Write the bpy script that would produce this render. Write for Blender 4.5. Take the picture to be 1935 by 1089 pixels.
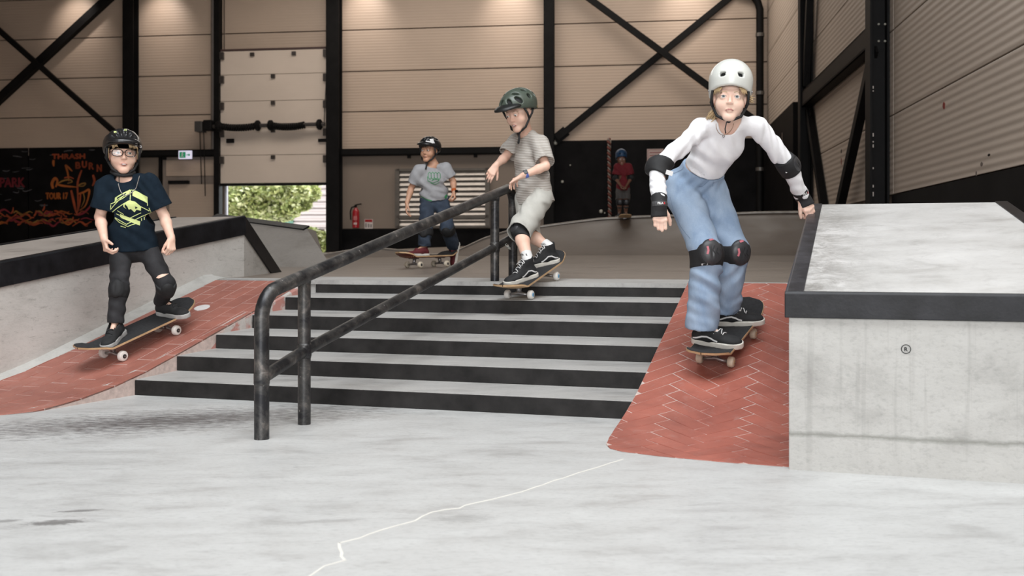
import bpy, bmesh, math, random
import numpy as np
from mathutils import Vector, Matrix
from mathutils.bvhtree import BVHTree

for _o in list(bpy.data.objects):
    bpy.data.objects.remove(_o)
scene = bpy.context.scene
COL = scene.collection
random.seed(4)

# ------------------------------------------------------------------ camera
F = 1881.0            # focal length in pixels of the 1935 wide frame
CX, HY = 967.5, 475.0  # principal column, horizon row
H = 0.78              # camera height
cam_d = bpy.data.cameras.new('camera')
cam_d.sensor_width = 36.0
cam_d.lens = 36.0 * F / 1935.0
cam_d.shift_y = -(544.5 - HY) / 1935.0
cam_d.clip_end = 200
cam_d.dof.use_dof = True
cam_d.dof.focus_distance = 5.1
cam_d.dof.aperture_fstop = 4.0
cam = bpy.data.objects.new('camera', cam_d)
cam.location = (0, 0, H)
cam.rotation_euler = (math.pi / 2, 0, 0)
COL.objects.link(cam)
scene.camera = cam

# ------------------------------------------------------------------ world
world = bpy.data.worlds.new('overcast_sky')
scene.world = world
world.use_nodes = True
wb = world.node_tree.nodes['Background']
wb.inputs[0].default_value = (0.93, 0.97, 1.0, 1)
wb.inputs[1].default_value = 6.0

def area_light(name, loc, rot, sx, sy, power, color):
    l = bpy.data.lights.new(name, 'AREA')
    l.shape = 'RECTANGLE'
    l.size, l.size_y = sx, sy
    l.energy = power
    l.color = color
    o = bpy.data.objects.new(name, l)
    o.location = loc
    o.rotation_euler = rot
    COL.objects.link(o)
    return o
# assumed daylight from above and from behind the photographer, added as area lights
area_light('assumed_roof_fill_light', (0.8, 1.6, 7.9), (0, 0, 0), 9.0, 6.0, 1180, (0.93, 0.97, 1.0))  # stands for an assumed skylight; the roof above it is solid
area_light('assumed_entrance_fill_light', (1.0, -6.6, 2.9), (math.radians(82), 0, 0), 10.0, 4.6, 1050, (0.95, 0.975, 1.0))  # added for an assumed open entrance; wall_front has no opening
area_light('rear_fill_light', (-1.0, 20.6, 8.1), (0, 0, 0), 13.0, 2.2, 430, (1.0, 0.92, 0.83))  # added fill under the roof, placed to brighten the rear wall

vs = scene.view_settings
vs.view_transform = 'Standard'
vs.look = 'None'
vs.gamma = 1.0
vs.use_curve_mapping = False
vs.exposure = 0.06

# ------------------------------------------------------------------ coordinates
def at(px, py, d):
    return Vector(((px - CX) * d / F, d, H - (py - HY) * d / F))
K = 0.78 / 0.85
TH = math.radians(16.74)
TC, TS = math.cos(TH), math.sin(TH)
def P(r, n, z):
    """stair frame: r along the risers (to the right), n up the flight, z up"""
    return Vector((K * (r * TC + n * TS), K * (-r * TS + n * TC), K * z))
def lerp(a, b, t):
    return a + (b - a) * t
# back wall and right wall frames
WQ = 0.1297
WN = math.sqrt(1 + WQ * WQ)
def bw_d(px):
    u = (px - CX) / F
    return 24.0 / (1 + WQ * u)
def bw_a(px):
    return (px - CX) / F * bw_d(px) * WN
def bw_z(px, py):
    return H - (py - HY) * bw_d(px) / F
def BWP(a, z, off):
    return Vector((a / WN - WQ / WN * off, 24.0 - WQ * a / WN - off / WN, z))
def rw_d(px):
    u = (px - CX) / F
    return 2.966 / (u - WQ)
def rw_b(px):
    return rw_d(px) * WN
def rw_z(px, py):
    return H - (py - HY) * rw_d(px) / F
def RWP(b, z, off):
    return Vector((2.966 + WQ * b / WN - off / WN, b / WN + WQ / WN * off, z))

# ------------------------------------------------------------------ materials
MATS = {}
def _nodes(name):
    m = bpy.data.materials.new(name)
    m.use_nodes = True
    nt = m.node_tree
    b = nt.nodes['Principled BSDF']
    return m, nt, b
def N(nt, t, **kw):
    n = nt.nodes.new(t)
    for k, v in kw.items():
        if hasattr(n, k):
            setattr(n, k, v)
    return n
def ramp(nt, pts):
    r = nt.nodes.new('ShaderNodeValToRGB')
    el = r.color_ramp.elements
    while len(el) > 1:
        el.remove(el[-1])
    el[0].position, el[0].color = pts[0][0], pts[0][1]
    for p, c in pts[1:]:
        e = el.new(p)
        e.color = c
    return r
def g(v, a=1):
    return (v, v, v, a)
def c4(c):
    return (c[0], c[1], c[2], 1)
def mixc(nt, fac, a, b, mode='MIX'):
    m = nt.nodes.new('ShaderNodeMix')
    m.data_type = 'RGBA'
    m.blend_type = mode
    for s, v in ((0, fac), (6, a), (7, b)):
        if hasattr(v, 'links') or hasattr(v, 'is_linked'):
            nt.links.new(v, m.inputs[s])
        else:
            m.inputs[s].default_value = v
    return m.outputs[2]
def noise(nt, vec, scale, detail=4, rough=.55, dist=0):
    n = nt.nodes.new('ShaderNodeTexNoise')
    n.inputs['Scale'].default_value = scale
    n.inputs['Detail'].default_value = detail
    n.inputs['Roughness'].default_value = rough
    n.inputs['Distortion'].default_value = dist
    if vec is not None:
        nt.links.new(vec, n.inputs['Vector'])
    return n.outputs[0]
def mapping(nt, vec, scale=(1, 1, 1), rot=(0, 0, 0), loc=(0, 0, 0)):
    m = nt.nodes.new('ShaderNodeMapping')
    m.inputs['Scale'].default_value = scale
    m.inputs['Rotation'].default_value = rot
    m.inputs['Location'].default_value = loc
    nt.links.new(vec, m.inputs[0])
    return m.outputs[0]
def bump(nt, b, h, strength, dist=.01):
    n = nt.nodes.new('ShaderNodeBump')
    n.inputs['Strength'].default_value = strength
    n.inputs['Distance'].default_value = dist
    nt.links.new(h, n.inputs['Height'])
    nt.links.new(n.outputs[0], b.inputs['Normal'])
def wpos(nt):
    return nt.nodes.new('ShaderNodeNewGeometry').outputs['Position']

def mat(name, col, rough=.6, metal=0., var=.12, scale=6., bumpk=0., spec=None, bscale=None, col2=None, coat=0):
    """plain procedural: colour with noise variation and fine relief"""
    if name in MATS:
        return MATS[name]
    m, nt, b = _nodes(name)
    v = wpos(nt)
    n1 = noise(nt, v, scale, 5, .6)
    r = ramp(nt, [(.3, g(0)), (.7, g(1))])
    nt.links.new(n1, r.inputs[0])
    lo = col2 if col2 else tuple(x * (1 - var) for x in col)
    hi = tuple(min(1, x * (1 + var)) for x in col)
    nt.links.new(mixc(nt, r.outputs[0], c4(lo), c4(hi)), b.inputs['Base Color'])
    b.inputs['Roughness'].default_value = rough
    b.inputs['Metallic'].default_value = metal
    if spec is not None:
        b.inputs['Specular IOR Level'].default_value = spec
    if coat:
        b.inputs['Coat Weight'].default_value = coat
    if bumpk:
        bump(nt, b, noise(nt, v, bscale or scale * 8, 3, .6), bumpk, .004)
    MATS[name] = m
    return m

def mat_concrete(name, base, dark, scale=1.6, rough=.62, streak=(1, 1, 1), rotz=0, spots=.25, bumpk=.25, contrast=1.0, extra=None):
    m, nt, b = _nodes(name)
    v = wpos(nt)
    vs_ = mapping(nt, v, streak, (0, 0, rotz))
    n1 = noise(nt, vs_, scale, 8, .66, .3)
    r1 = ramp(nt, [(.30, c4(dark)), (.46 / contrast ** .2, c4(tuple(lerp(x, y, .72) for x, y in zip(dark, base)))), (.62, c4(base)), (.85, c4(tuple(min(1, x * 1.08) for x in base)))])
    nt.links.new(n1, r1.inputs[0])
    n2 = noise(nt, vs_, scale * 14, 5, .7)
    r2 = ramp(nt, [(.25, g(.55)), (.5, g(1)), (.75, g(1.0))])
    nt.links.new(n2, r2.inputs[0])
    c = mixc(nt, spots, r1.outputs[0], r2.outputs[0], 'MULTIPLY')
    if extra:
        c = extra(nt, v, c)
    nt.links.new(c, b.inputs['Base Color'])
    rr = ramp(nt, [(.2, g(rough - .14)), (.8, g(rough + .12))])
    nt.links.new(n1, rr.inputs[0])
    nt.links.new(rr.outputs[0], b.inputs['Roughness'])
    bump(nt, b, n2, bumpk, .004)
    MATS[name] = m
    return m

def sep(nt, v):
    s = nt.nodes.new('ShaderNodeSeparateXYZ')
    nt.links.new(v, s.inputs[0])
    return s.outputs
def math_(nt, op, a, b=0., clamp=False):
    n = nt.nodes.new('ShaderNodeMath')
    n.operation = op
    n.use_clamp = clamp
    for i, x in enumerate((a, b)):
        if hasattr(x, 'is_linked'):
            nt.links.new(x, n.inputs[i])
        else:
            n.inputs[i].default_value = x
    return n.outputs[0]
def blob(nt, v, center, rx, ry, rot, nsc=9., namp=.7):
    """soft stain mask of its own ragged shape on the floor, 1 inside"""
    mp = nt.nodes.new('ShaderNodeMapping')
    mp.vector_type = 'TEXTURE'
    mp.inputs['Location'].default_value = (center[0], center[1], 0)
    mp.inputs['Rotation'].default_value = (0, 0, rot)
    mp.inputs['Scale'].default_value = (rx, ry, 1000)
    nt.links.new(v, mp.inputs[0])
    ln = nt.nodes.new('ShaderNodeVectorMath')
    ln.operation = 'LENGTH'
    nt.links.new(mp.outputs[0], ln.inputs[0])
    ns = noise(nt, mapping(nt, v, (1, 2.2, 1), (0, 0, -rot)), nsc, 6, .7)
    d = math_(nt, 'ADD', ln.outputs['Value'], math_(nt, 'MULTIPLY', math_(nt, 'SUBTRACT', ns, .5), namp * 3))
    return math_(nt, 'SUBTRACT', 1.0, d, True)

# ------------------------------------------------------------------ mesh helpers
class MB:
    def __init__(self):
        self.v, self.f = [], []
    def add(self, vs, fs):
        k = len(self.v)
        self.v += [Vector(p) for p in vs]
        self.f += [tuple(i + k for i in f) for f in fs]
        return self
    def hexa(self, b, t):
        """bottom loop, top loop (same count, counter-clockwise seen from above)"""
        n = len(b)
        fs = [tuple(reversed(range(n))), tuple(range(n, 2 * n))]
        fs += [(i, (i + 1) % n, n + (i + 1) % n, n + i) for i in range(n)]
        return self.add(list(b) + list(t), fs)
    def boxf(self, c, ax, ay, az):
        """centre and three half-axis vectors"""
        c = Vector(c); ax = Vector(ax); ay = Vector(ay); az = Vector(az)
        if ax.cross(ay).dot(az) < 0:
            ax = -ax
        b = [c - ax - ay - az, c + ax - ay - az, c + ax + ay - az, c - ax + ay - az]
        return self.hexa(b, [p + 2 * az for p in b])
    def box(self, x0, x1, y0, y1, z0, z1):
        return self.boxf(((x0 + x1) / 2, (y0 + y1) / 2, (z0 + z1) / 2), ((x1 - x0) / 2, 0, 0), (0, (y1 - y0) / 2, 0), (0, 0, (z1 - z0) / 2))
    def bar(self, a, b, w, h, up=(0, 0, 1)):
        a = Vector(a); b = Vector(b)
        d = (b - a); L = d.length; d.normalize()
        up = Vector(up)
        s = d.cross(up).normalized(); u = s.cross(d).normalized()
        return self.boxf((a + b) / 2, d * (L / 2), s * (w / 2), u * (h / 2))
    def tube(self, path, r, seg=12, caps=True, close=False, flat=None):
        path = [Vector(p) for p in path]
        n = len(path)
        rs = r if isinstance(r, (list, tuple)) else [r] * n
        tang = []
        for i in range(n):
            if close:
                t = path[(i + 1) % n] - path[i - 1]
            else:
                t = path[min(i + 1, n - 1)] - path[max(i - 1, 0)]
            tang.append(t.normalized() if t.length > 1e-9 else Vector((0, 0, 1)))
        ref = Vector((0, 0, 1)) if abs(tang[0].z) < .9 else Vector((1, 0, 0))
        s = tang[0].cross(ref).normalized()
        rings = []
        for i in range(n):
            s = (s - tang[i] * s.dot(tang[i]))
            if s.length < 1e-6:
                s = tang[i].orthogonal()
            s.normalize()
            u = tang[i].cross(s)
            kf = flat if flat else 1
            rings.append([path[i] + (s * math.cos(a) + u * math.sin(a) * kf) * rs[i] for a in [2 * math.pi * k / seg for k in range(seg)]])
        vs_ = [p for rg in rings for p in rg]
        fs = []
        for i in range(n if close else n - 1):
            j = (i + 1) % n
            for k in range(seg):
                k2 = (k + 1) % seg
                fs.append((i * seg + k, i * seg + k2, j * seg + k2, j * seg + k))
        if caps and not close:
            fs.append(tuple(reversed(range(seg))))
            fs.append(tuple((n - 1) * seg + k for k in range(seg)))
        return self.add(vs_, fs)
    def extrude(self, poly, vec):
        """planar polygon extruded along vec"""
        poly = [Vector(p) for p in poly]; vec = Vector(vec)
        nrm = Vector((0, 0, 0))
        for i in range(len(poly)):
            nrm += poly[i].cross(poly[(i + 1) % len(poly)])
        if nrm.dot(vec) < 0:
            poly = poly[::-1]
        return self.hexa(poly, [p + vec for p in poly])
    def lathe(self, o, axis, prof, seg=20):
        """prof: list of (distance along axis, radius)"""
        o = Vector(o); axis = Vector(axis).normalized()
        s = axis.orthogonal().normalized(); u = axis.cross(s)
        vs_ = []
        for h_, r_ in prof:
            for k in range(seg):
                a = 2 * math.pi * k / seg
                vs_.append(o + axis * h_ + (s * math.cos(a) + u * math.sin(a)) * max(r_, 1e-4))
        fs = []
        for i in range(len(prof) - 1):
            for k in range(seg):
                k2 = (k + 1) % seg
                fs.append((i * seg + k, i * seg + k2, (i + 1) * seg + k2, (i + 1) * seg + k))
        fs.append(tuple(reversed(range(seg))))
        fs.append(tuple((len(prof) - 1) * seg + k for k in range(seg)))
        return self.add(vs_, fs)
    def sphere(self, c, rx, ry=None, rz=None, seg=16, rings=10, M=None):
        ry = ry or rx; rz = rz or rx
        c = Vector(c)
        vs_, fs = [], []
        for i in range(rings + 1):
            th = math.pi * i / rings
            for k in range(seg):
                a = 2 * math.pi * k / seg
                p = Vector((rx * math.sin(th) * math.cos(a), ry * math.sin(th) * math.sin(a), rz * math.cos(th)))
                if M is not None:
                    p = M @ p
                vs_.append(c + p)
        for i in range(rings):
            for k in range(seg):
                k2 = (k + 1) % seg
                fs.append((i * seg + k, (i + 1) * seg + k, (i + 1) * seg + k2, i * seg + k2))
        return self.add(vs_, fs)
    def grid(self, fn, nu, nv):
        vs_ = [fn(i / nu, j / nv) for j in range(nv + 1) for i in range(nu + 1)]
        fs = [(j * (nu + 1) + i, j * (nu + 1) + i + 1, (j + 1) * (nu + 1) + i + 1, (j + 1) * (nu + 1) + i) for j in range(nv) for i in range(nu)]
        return self.add(vs_, fs)

def root_loc(parent):
    v = Vector((0, 0, 0))
    while parent is not None:
        v += parent.location
        parent = parent.parent
    return v
def mesh_obj(name, me, parent=None):
    o = bpy.data.objects.new(name, me)
    COL.objects.link(o)
    if parent is not None:
        o.parent = parent
    return o
def build(mb, name, material, parent=None, smooth=False, bevel=0., fix=True, auto=False):
    off = root_loc(parent)
    me = bpy.data.meshes.new(name)
    me.from_pydata([tuple(v - off) for v in mb.v], [], mb.f)
    me.update()
    if fix or bevel:
        bm = bmesh.new()
        bm.from_mesh(me)
        if smooth:
            bmesh.ops.remove_doubles(bm, verts=bm.verts, dist=1e-6)
        if fix:
            bmesh.ops.recalc_face_normals(bm, faces=bm.faces)
        if bevel:
            es = [e for e in bm.edges if len(e.link_faces) == 2 and e.calc_face_angle(0) > .5]
            bmesh.ops.bevel(bm, geom=es, offset=bevel, segments=2, affect='EDGES', profile=.6, clamp_overlap=True)
        bm.to_mesh(me)
        bm.free()
    if smooth:
        me.polygons.foreach_set('use_smooth', [True] * len(me.polygons))
        if auto:
            me.set_sharp_from_angle(angle=math.radians(38))
    if material is not None:
        for m_ in (material if isinstance(material, (list, tuple)) else [material]):
            me.materials.append(m_)
    return mesh_obj(name, me, parent)
def tag(o, label=None, cat=None, group=None, kind=None):
    if label: o['label'] = label
    if cat: o['category'] = cat
    if group: o['group'] = group
    if kind: o['kind'] = kind
    return o
def thing(name, label, cat, loc=(0, 0, 0), group=None, kind=None):
    o = bpy.data.objects.new(name, None)
    o.empty_display_size = .1
    COL.objects.link(o)
    o.location = loc
    return tag(o, label, cat, group, kind)
def text_mesh(txt, size):
    """2D outline of lettering as (verts, faces) in the xy plane, lower left at the origin, cap height = size"""
    cu = bpy.data.curves.new('lettering', 'FONT')
    cu.body = txt
    cu.size = size / .7
    cu.resolution_u = 3
    o = bpy.data.objects.new('lettering', cu)
    COL.objects.link(o)
    dg = bpy.context.evaluated_depsgraph_get()
    dg.update()
    me = bpy.data.meshes.new_from_object(o.evaluated_get(dg))
    vs_ = [v.co.copy() for v in me.vertices]
    fs = [tuple(p.vertices) for p in me.polygons]
    bpy.data.objects.remove(o)
    bpy.data.meshes.remove(me)
    bpy.data.curves.remove(cu)
    return vs_, fs
def text_on(name, txt, size, origin, right, up, material, parent, out=.0015, center=True, bold=0., width=None):
    vs_, fs = text_mesh(txt, size)
    right = Vector(right).normalized(); up = Vector(up).normalized()
    nrm = right.cross(up).normalized()
    w = max(v.x for v in vs_) if vs_ else 0
    x0 = min(v.x for v in vs_) if vs_ else 0
    sx = (width / (w - x0)) if width else 1.
    ox = -(w + x0) / 2 if center else -x0
    mb = MB()
    pts = [Vector(origin) + right * ((v.x + ox) * sx) + up * (v.y - (size / 2 if center else 0)) + nrm * out for v in vs_]
    mb.add(pts, fs)
    if bold:
        for dx, dy in ((bold, 0), (-bold, 0), (0, bold), (0, -bold)):
            mb.add([p + right * dx + up * dy for p in pts], fs)
    return build(mb, name, material, parent, fix=False)
# ================================================================== materials of the place
def floor_extra(nt, v, c):
    dirt = blob(nt, v, at(330, 795, F * H / (795 - HY))[:2], 1.15, .36, math.radians(20), 15., .95)
    c = mixc(nt, math_(nt, 'MULTIPLY', dirt, 1.1, True), c, (.115, .108, .106, 1))
    for px, py, rx, ry, k in ((105, 988, .10, .035, .9), (150, 966, .075, .016, .8), (880, 980, .10, .05, .3), (620, 985, .14, .02, .3), (12, 985, .04, .02, .6)):
        q = at(px, py, F * H / (py - HY))
        s_ = math_(nt, 'MULTIPLY', blob(nt, v, q[:2], rx, ry, math.radians(12), 34., .75), 2.2, True)
        c = mixc(nt, math_(nt, 'MULTIPLY', s_, k, True), c, (.16, .155, .15, 1))
    # scuffs left by wheels: long thin streaks
    w = noise(nt, mapping(nt, v, (1.6, 8, 1), (0, 0, math.radians(-24))), 3.2, 9, .78, .8)
    r = ramp(nt, [(.53, g(0)), (.70, g(1))])
    nt.links.new(w, r.inputs[0])
    return mixc(nt, math_(nt, 'MULTIPLY', r.outputs[0], .42), c, (.24, .235, .23, 1))
M_FLOOR = mat_concrete('floor_concrete', (.53, .53, .52), (.39, .385, .375), 3.0, .5, (1, 2.2, 1), math.radians(-15), .5, .15, extra=floor_extra)
M_TREAD = mat_concrete('tread_concrete', (.43, .42, .405), (.29, .28, .27), 3.0, .62, (1, 3, 1), 0, .45, .25)
def hubba_extra(nt, v, c):
    # rain runs down the cast face and a rough cold joint low on it
    z = sep(nt, v)[2]
    runs = noise(nt, mapping(nt, v, (26, 26, .9)), 1.0, 5, .6, .25)
    rr = ramp(nt, [(.55, g(0)), (.68, g(1))])
    nt.links.new(runs, rr.inputs[0])
    hz = math_(nt, 'MULTIPLY', math_(nt, 'SUBTRACT', .50, math_(nt, 'ABSOLUTE', math_(nt, 'SUBTRACT', z, .33))), 1.4, True)
    c = mixc(nt, math_(nt, 'MULTIPLY', math_(nt, 'MULTIPLY', rr.outputs[0], hz), .6, True), c, (.26, .25, .235, 1))
    wv = noise(nt, mapping(nt, v, (5, 5, 9)), 2.5, 5, .7)
    dz = math_(nt, 'ABSOLUTE', math_(nt, 'SUBTRACT', math_(nt, 'ADD', z, math_(nt, 'MULTIPLY', wv, .03)), .145))
    j = math_(nt, 'SUBTRACT', 1, math_(nt, 'MULTIPLY', dz, 75), True)
    return mixc(nt, math_(nt, 'MULTIPLY', j, .8), c, (.22, .22, .195, 1))
M_HUBBA = mat_concrete('hubba_cast_concrete', (.53, .52, .495), (.36, .35, .33), 3.2, .6, (1, 1, 1.6), 0, .45, .25, extra=hubba_extra)
def left_extra(nt, v, c):
    z = noise(nt, mapping(nt, v, (2, 2, 7)), 4.5, 9, .8, .6)
    r = ramp(nt, [(.56, g(0)), (.68, g(1))])
    nt.links.new(z, r.inputs[0])
    return mixc(nt, math_(nt, 'MULTIPLY', r.outputs[0], .75), c, (.17, .16, .15, 1))
M_HUBBA_L = mat_concrete('hubba_pitted_concrete', (.57, .55, .52), (.40, .385, .36), 2.4, .66, (1, 1, 2.5), 0, .3, .3, extra=left_extra)
def top_extra(nt, v, c):
    # worn and pitted band along the steel edge, trowel clouds elsewhere
    mp = mapping(nt, v, (1, 1, 1), (0, 0, 0))
    sx = sep(nt, v)
    rr_ = math_(nt, 'ADD', math_(nt, 'MULTIPLY', sx[0], TC / K), math_(nt, 'MULTIPLY', sx[1], -TS / K))
    band = math_(nt, 'SUBTRACT', 1.0, math_(nt, 'MULTIPLY', math_(nt, 'SUBTRACT', rr_, .02), 3.2), True)
    n_ = noise(nt, v, 9, 9, .8, .4)
    r = ramp(nt, [(.40, g(0)), (.60, g(1))])
    nt.links.new(n_, r.inputs[0])
    c = mixc(nt, math_(nt, 'MULTIPLY', math_(nt, 'MULTIPLY', r.outputs[0], band), .8, True), c, (.19, .18, .165, 1))
    n2 = noise(nt, mapping(nt, v, (1.5, 1.5, 1)), 3.2, 8, .75, .6)
    r2 = ramp(nt, [(.52, g(0)), (.70, g(1))])
    nt.links.new(n2, r2.inputs[0])
    return mixc(nt, math_(nt, 'MULTIPLY', r2.outputs[0], .4), c, (.28, .27, .255, 1))
M_TOP = mat_concrete('hubba_trowelled_top', (.60, .59, .575), (.42, .41, .39), 2.2, .42, (1, 2, 1), 0, .3, .15, extra=top_extra)
M_LEDGE_TOP = mat_concrete('ledge_top_concrete', (.36, .315, .28), (.24, .205, .18), 2.4, .55, (1, 2.2, 1), 0, .35, .12)
M_DECK = mat_concrete('platform_concrete', (.21, .172, .142), (.125, .10, .082), 1.3, .45, (1, 2.2, 1), 0, .22, .1)
M_RAMP = mat_concrete('ramp_concrete', (.088, .062, .045), (.050, .034, .024), 1.6, .5, (1, 1, 1.6), 0, .25, .1)
M_BANK_GREY = mat_concrete('grey_bank_concrete', (.30, .275, .25), (.2, .18, .16), 2.2, .6, (1, 1, 2), 0, .3, .2)
M_COPING = mat('steel_coping', (.011, .011, .013), .42, .2, .6, 9, .15, bscale=60, spec=.35)
M_COPING_WORN = mat('worn_steel_coping', (.055, .055, .063), .40, .6, .6, 14, .15, bscale=80)
M_RISER = mat('painted_riser', (.021, .0195, .019), .55, 0, .5, 7, .15, bscale=50, spec=.25)
M_GROUT = mat('grout', (.52, .41, .37), .85, 0, .2, 30, .3)
M_SEAL = mat('joint_sealant', (.72, .70, .65), .6, 0, .05, 20)
M_BLACK = mat('black_steel_paint', (.007, .0064, .0064), .55, .0, .3, 4, spec=.12)
M_BLACK2 = mat('black_plywood', (.006, .0056, .006), .6, 0, .5, 2.2, spec=.08)
M_EDGE = mat('ramp_edge_steel', (.30, .27, .24), .4, .6, .2, 8)

def mat_brick(name, c1, c2):
    m, nt, b = _nodes(name)
    v = wpos(nt)
    oi = nt.nodes.new('ShaderNodeObjectInfo')
    n1 = noise(nt, v, 3.0, 7, .68, .3)
    r = ramp(nt, [(.33, c4(c2)), (.62, c4(c1)), (.8, c4(tuple(min(1, x * 1.12) for x in c1)))])
    nt.links.new(n1, r.inputs[0])
    c = mixc(nt, math_(nt, 'MULTIPLY', oi.outputs['Random'], .16), r.outputs[0], c4(tuple(x * .5 for x in c2)))
    n2 = noise(nt, v, 11, 8, .8, .6)
    r2 = ramp(nt, [(.54, g(0)), (.72, g(1))])
    nt.links.new(n2, r2.inputs[0])
    c = mixc(nt, math_(nt, 'MULTIPLY', r2.outputs[0], .28), c, (.50, .40, .37, 1))
    nt.links.new(c, b.inputs['Base Color'])
    b.inputs['Roughness'].default_value = .55
    bump(nt, b, noise(nt, v, 90, 3, .6), .12, .003)
    MATS[name] = m
    return m
M_BRICK_R = mat_brick('red_paver', (.41, .125, .088), (.27, .078, .056))
M_BRICK_L = mat_brick('red_paver_worn', (.38, .145, .108), (.27, .096, .072))

def mat_panel(name, c, rib=70., amp=.5):
    m, nt, b = _nodes(name)
    v = wpos(nt)
    z = sep(nt, v)[2]
    n1 = noise(nt, mapping(nt, v, (.5, .5, .8)), 1.2, 5, .6)
    r = ramp(nt, [(.3, c4(tuple(x * .9 for x in c))), (.7, c4(c))])
    nt.links.new(n1, r.inputs[0])
    nt.links.new(r.outputs[0], b.inputs['Base Color'])
    b.inputs['Roughness'].default_value = .5
    s_ = math_(nt, 'SINE', math_(nt, 'MULTIPLY', z, rib))
    bump(nt, b, s_, amp, .004)
    MATS[name] = m
    return m
M_PANEL = mat_panel('sandwich_panel_beige', (.51, .395, .31), 90, .32)
M_PANEL_R = mat_panel('sandwich_panel_side', (.50, .415, .345), 84, .6)
M_PANEL_LOW = mat_panel('lower_wall_panel', (.235, .185, .148), 30, .05)
M_DOOR = mat_panel('sectional_door_panel', (.70, .59, .50), 150, .15)
M_SEAM = mat('panel_joint', (.16, .125, .10), .7)

# ================================================================== floor
mb = MB()
mb.box(-14.6, 12.5, -8.4, 27.4, -.25, 0)
floor = tag(build(mb, 'floor', M_FLOOR), 'smooth pale grey concrete floor in front of the stairs', 'floor', kind='structure')
def gp(px, py):
    return at(px, py, F * H / (py - HY))
def ribbon(pts, w, z, mb):
    L, R = [], []
    for i, p in enumerate(pts):
        t = (pts[min(i + 1, len(pts) - 1)] - pts[max(i - 1, 0)]).normalized()
        s_ = Vector((-t.y, t.x, 0)) * w / 2
        L.append(p + s_); R.append(p - s_)
    n_ = len(pts)
    vs_ = [q + Vector((0, 0, -.004)) for q in R + L] + [q + Vector((0, 0, z)) for q in R + L]
    fs = []
    for i in range(n_ - 1):
        a, b_, c_, d_ = i, i + 1, n_ + i + 1, n_ + i
        fs += [(a, b_, c_, d_), (2 * n_ + a, 2 * n_ + b_, 2 * n_ + c_, 2 * n_ + d_), (a, b_, 2 * n_ + b_, 2 * n_ + a), (d_, c_, 2 * n_ + c_, 2 * n_ + d_)]
    mb.add(vs_, fs)
def wiggle(pts, amp, step):
    out = []
    for a, b_ in zip(pts, pts[1:]):
        k = max(1, int((b_ - a).length / step))
        for i in range(k):
            q = a.lerp(b_, i / k)
            out.append(q + Vector((random.uniform(-amp, amp), random.uniform(-amp, amp), 0)))
    return out + [pts[-1]]
mb = MB()
pts = [gp(*q) for q in ((1178, 868), (1120, 886), (1050, 908), (985, 930), (930, 944), (880, 955), (868, 961), (846, 963), (815, 968), (785, 985), (745, 995), (715, 1003), (680, 1017), (640, 1027))]
ribbon(wiggle(pts, .003, .04), .0070, .0010, mb)
ribbon(wiggle([gp(*q) for q in ((641, 1027), (644, 1045), (651, 1059))], .004, .03), .008, .0010, mb)
ribbon(wiggle([gp(*q) for q in ((652, 1059), (615, 1070), (588, 1089), (560, 1110))], .004, .04), .006, .0010, mb)
crack = build(mb, 'joint_filler', M_SEAL, floor)

# ================================================================== stairs
N0, TR, RI, TL = 5.0, .336, .092, .0164
STEP = RI + TL
def step_left(n_):   # left end of the risers
    return lerp(-3.844, -3.53, (n_ - 5.0) / 1.68)
def bank_left(n_):   # left edge of the right-hand bank
    return lerp(-.858, -.785, (n_ - 5.0) / 1.68) if n_ > 4.6 else lerp(-.80, -.875, min(1, max(0, (n_ - 4.17) / .43)) ** .5)
stairs = thing('stair_flight', 'six wide concrete steps with black risers between the two red banks', 'stairs', P(-2.3, 5.0, 0))
for i in range(6):
    n0 = N0 + TR * i
    n1 = n0 + TR + (.004 if i < 5 else .06)
    za, zb_ = RI + STEP * i, STEP * (i + 1)
    rl, rr = step_left(n0) - .17, -.77
    b = [P(rl, n0, -.01 if i == 0 else za - RI - .06), P(rr, n0, -.01 if i == 0 else za - RI - .06), P(rr, n1, -.01 if i == 0 else za - RI - .06), P(rl, n1, -.01 if i == 0 else za - RI - .06)]
    t = [P(rl, n0, za), P(rr, n0, za), P(rr, n1, zb_), P(rl, n1, zb_)]
    st = build(MB().hexa(b, t), 'step', M_TREAD, stairs, bevel=.003)
    rl2 = step_left(n0)
    z0 = STEP * i + .001
    b = [P(rl2, n0 - .012, z0), P(rr, n0 - .012, z0), P(rr, n0 + .002, z0), P(rl2, n0 + .002, z0)]
    t = [P(rl2, n0 - .012, za - .004), P(rr, n0 - .012, za - .004), P(rr, n0 + .002, za - .004), P(rl2, n0 + .002, za - .004)]
    build(MB().hexa(b, t), 'riser', M_RISER, st, bevel=.002)

# ================================================================== banks
def zb(n_):
    if n_ < 4.15:
        return 0.
    if n_ < 5.25:
        return .1523 * (n_ - 4.15) ** 2
    return .092 + .323 * (n_ - 5) + .0115
def zslope(n_):
    return (zb(n_ + .01) - zb(n_ - .01)) / .02
NTOP = 6.66
def clip(poly, a, b_):
    """keep the part of a 2D polygon left of line a->b"""
    out = []
    def sd(p):
        return (b_[0] - a[0]) * (p[1] - a[1]) - (b_[1] - a[1]) * (p[0] - a[0])
    for i in range(len(poly)):
        p, q = poly[i], poly[(i + 1) % len(poly)]
        sp, sq = sd(p), sd(q)
        if sp >= 0:
            out.append(p)
        if sp * sq < 0:
            t = sp / (sp - sq)
            out.append((lerp(p[0], q[0], t), lerp(p[1], q[1], t)))
    return out
def area2(p):
    return abs(sum(p[i][0] * p[(i + 1) % len(p)][1] - p[(i + 1) % len(p)][0] * p[i][1] for i in range(len(p)))) / 2
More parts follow.
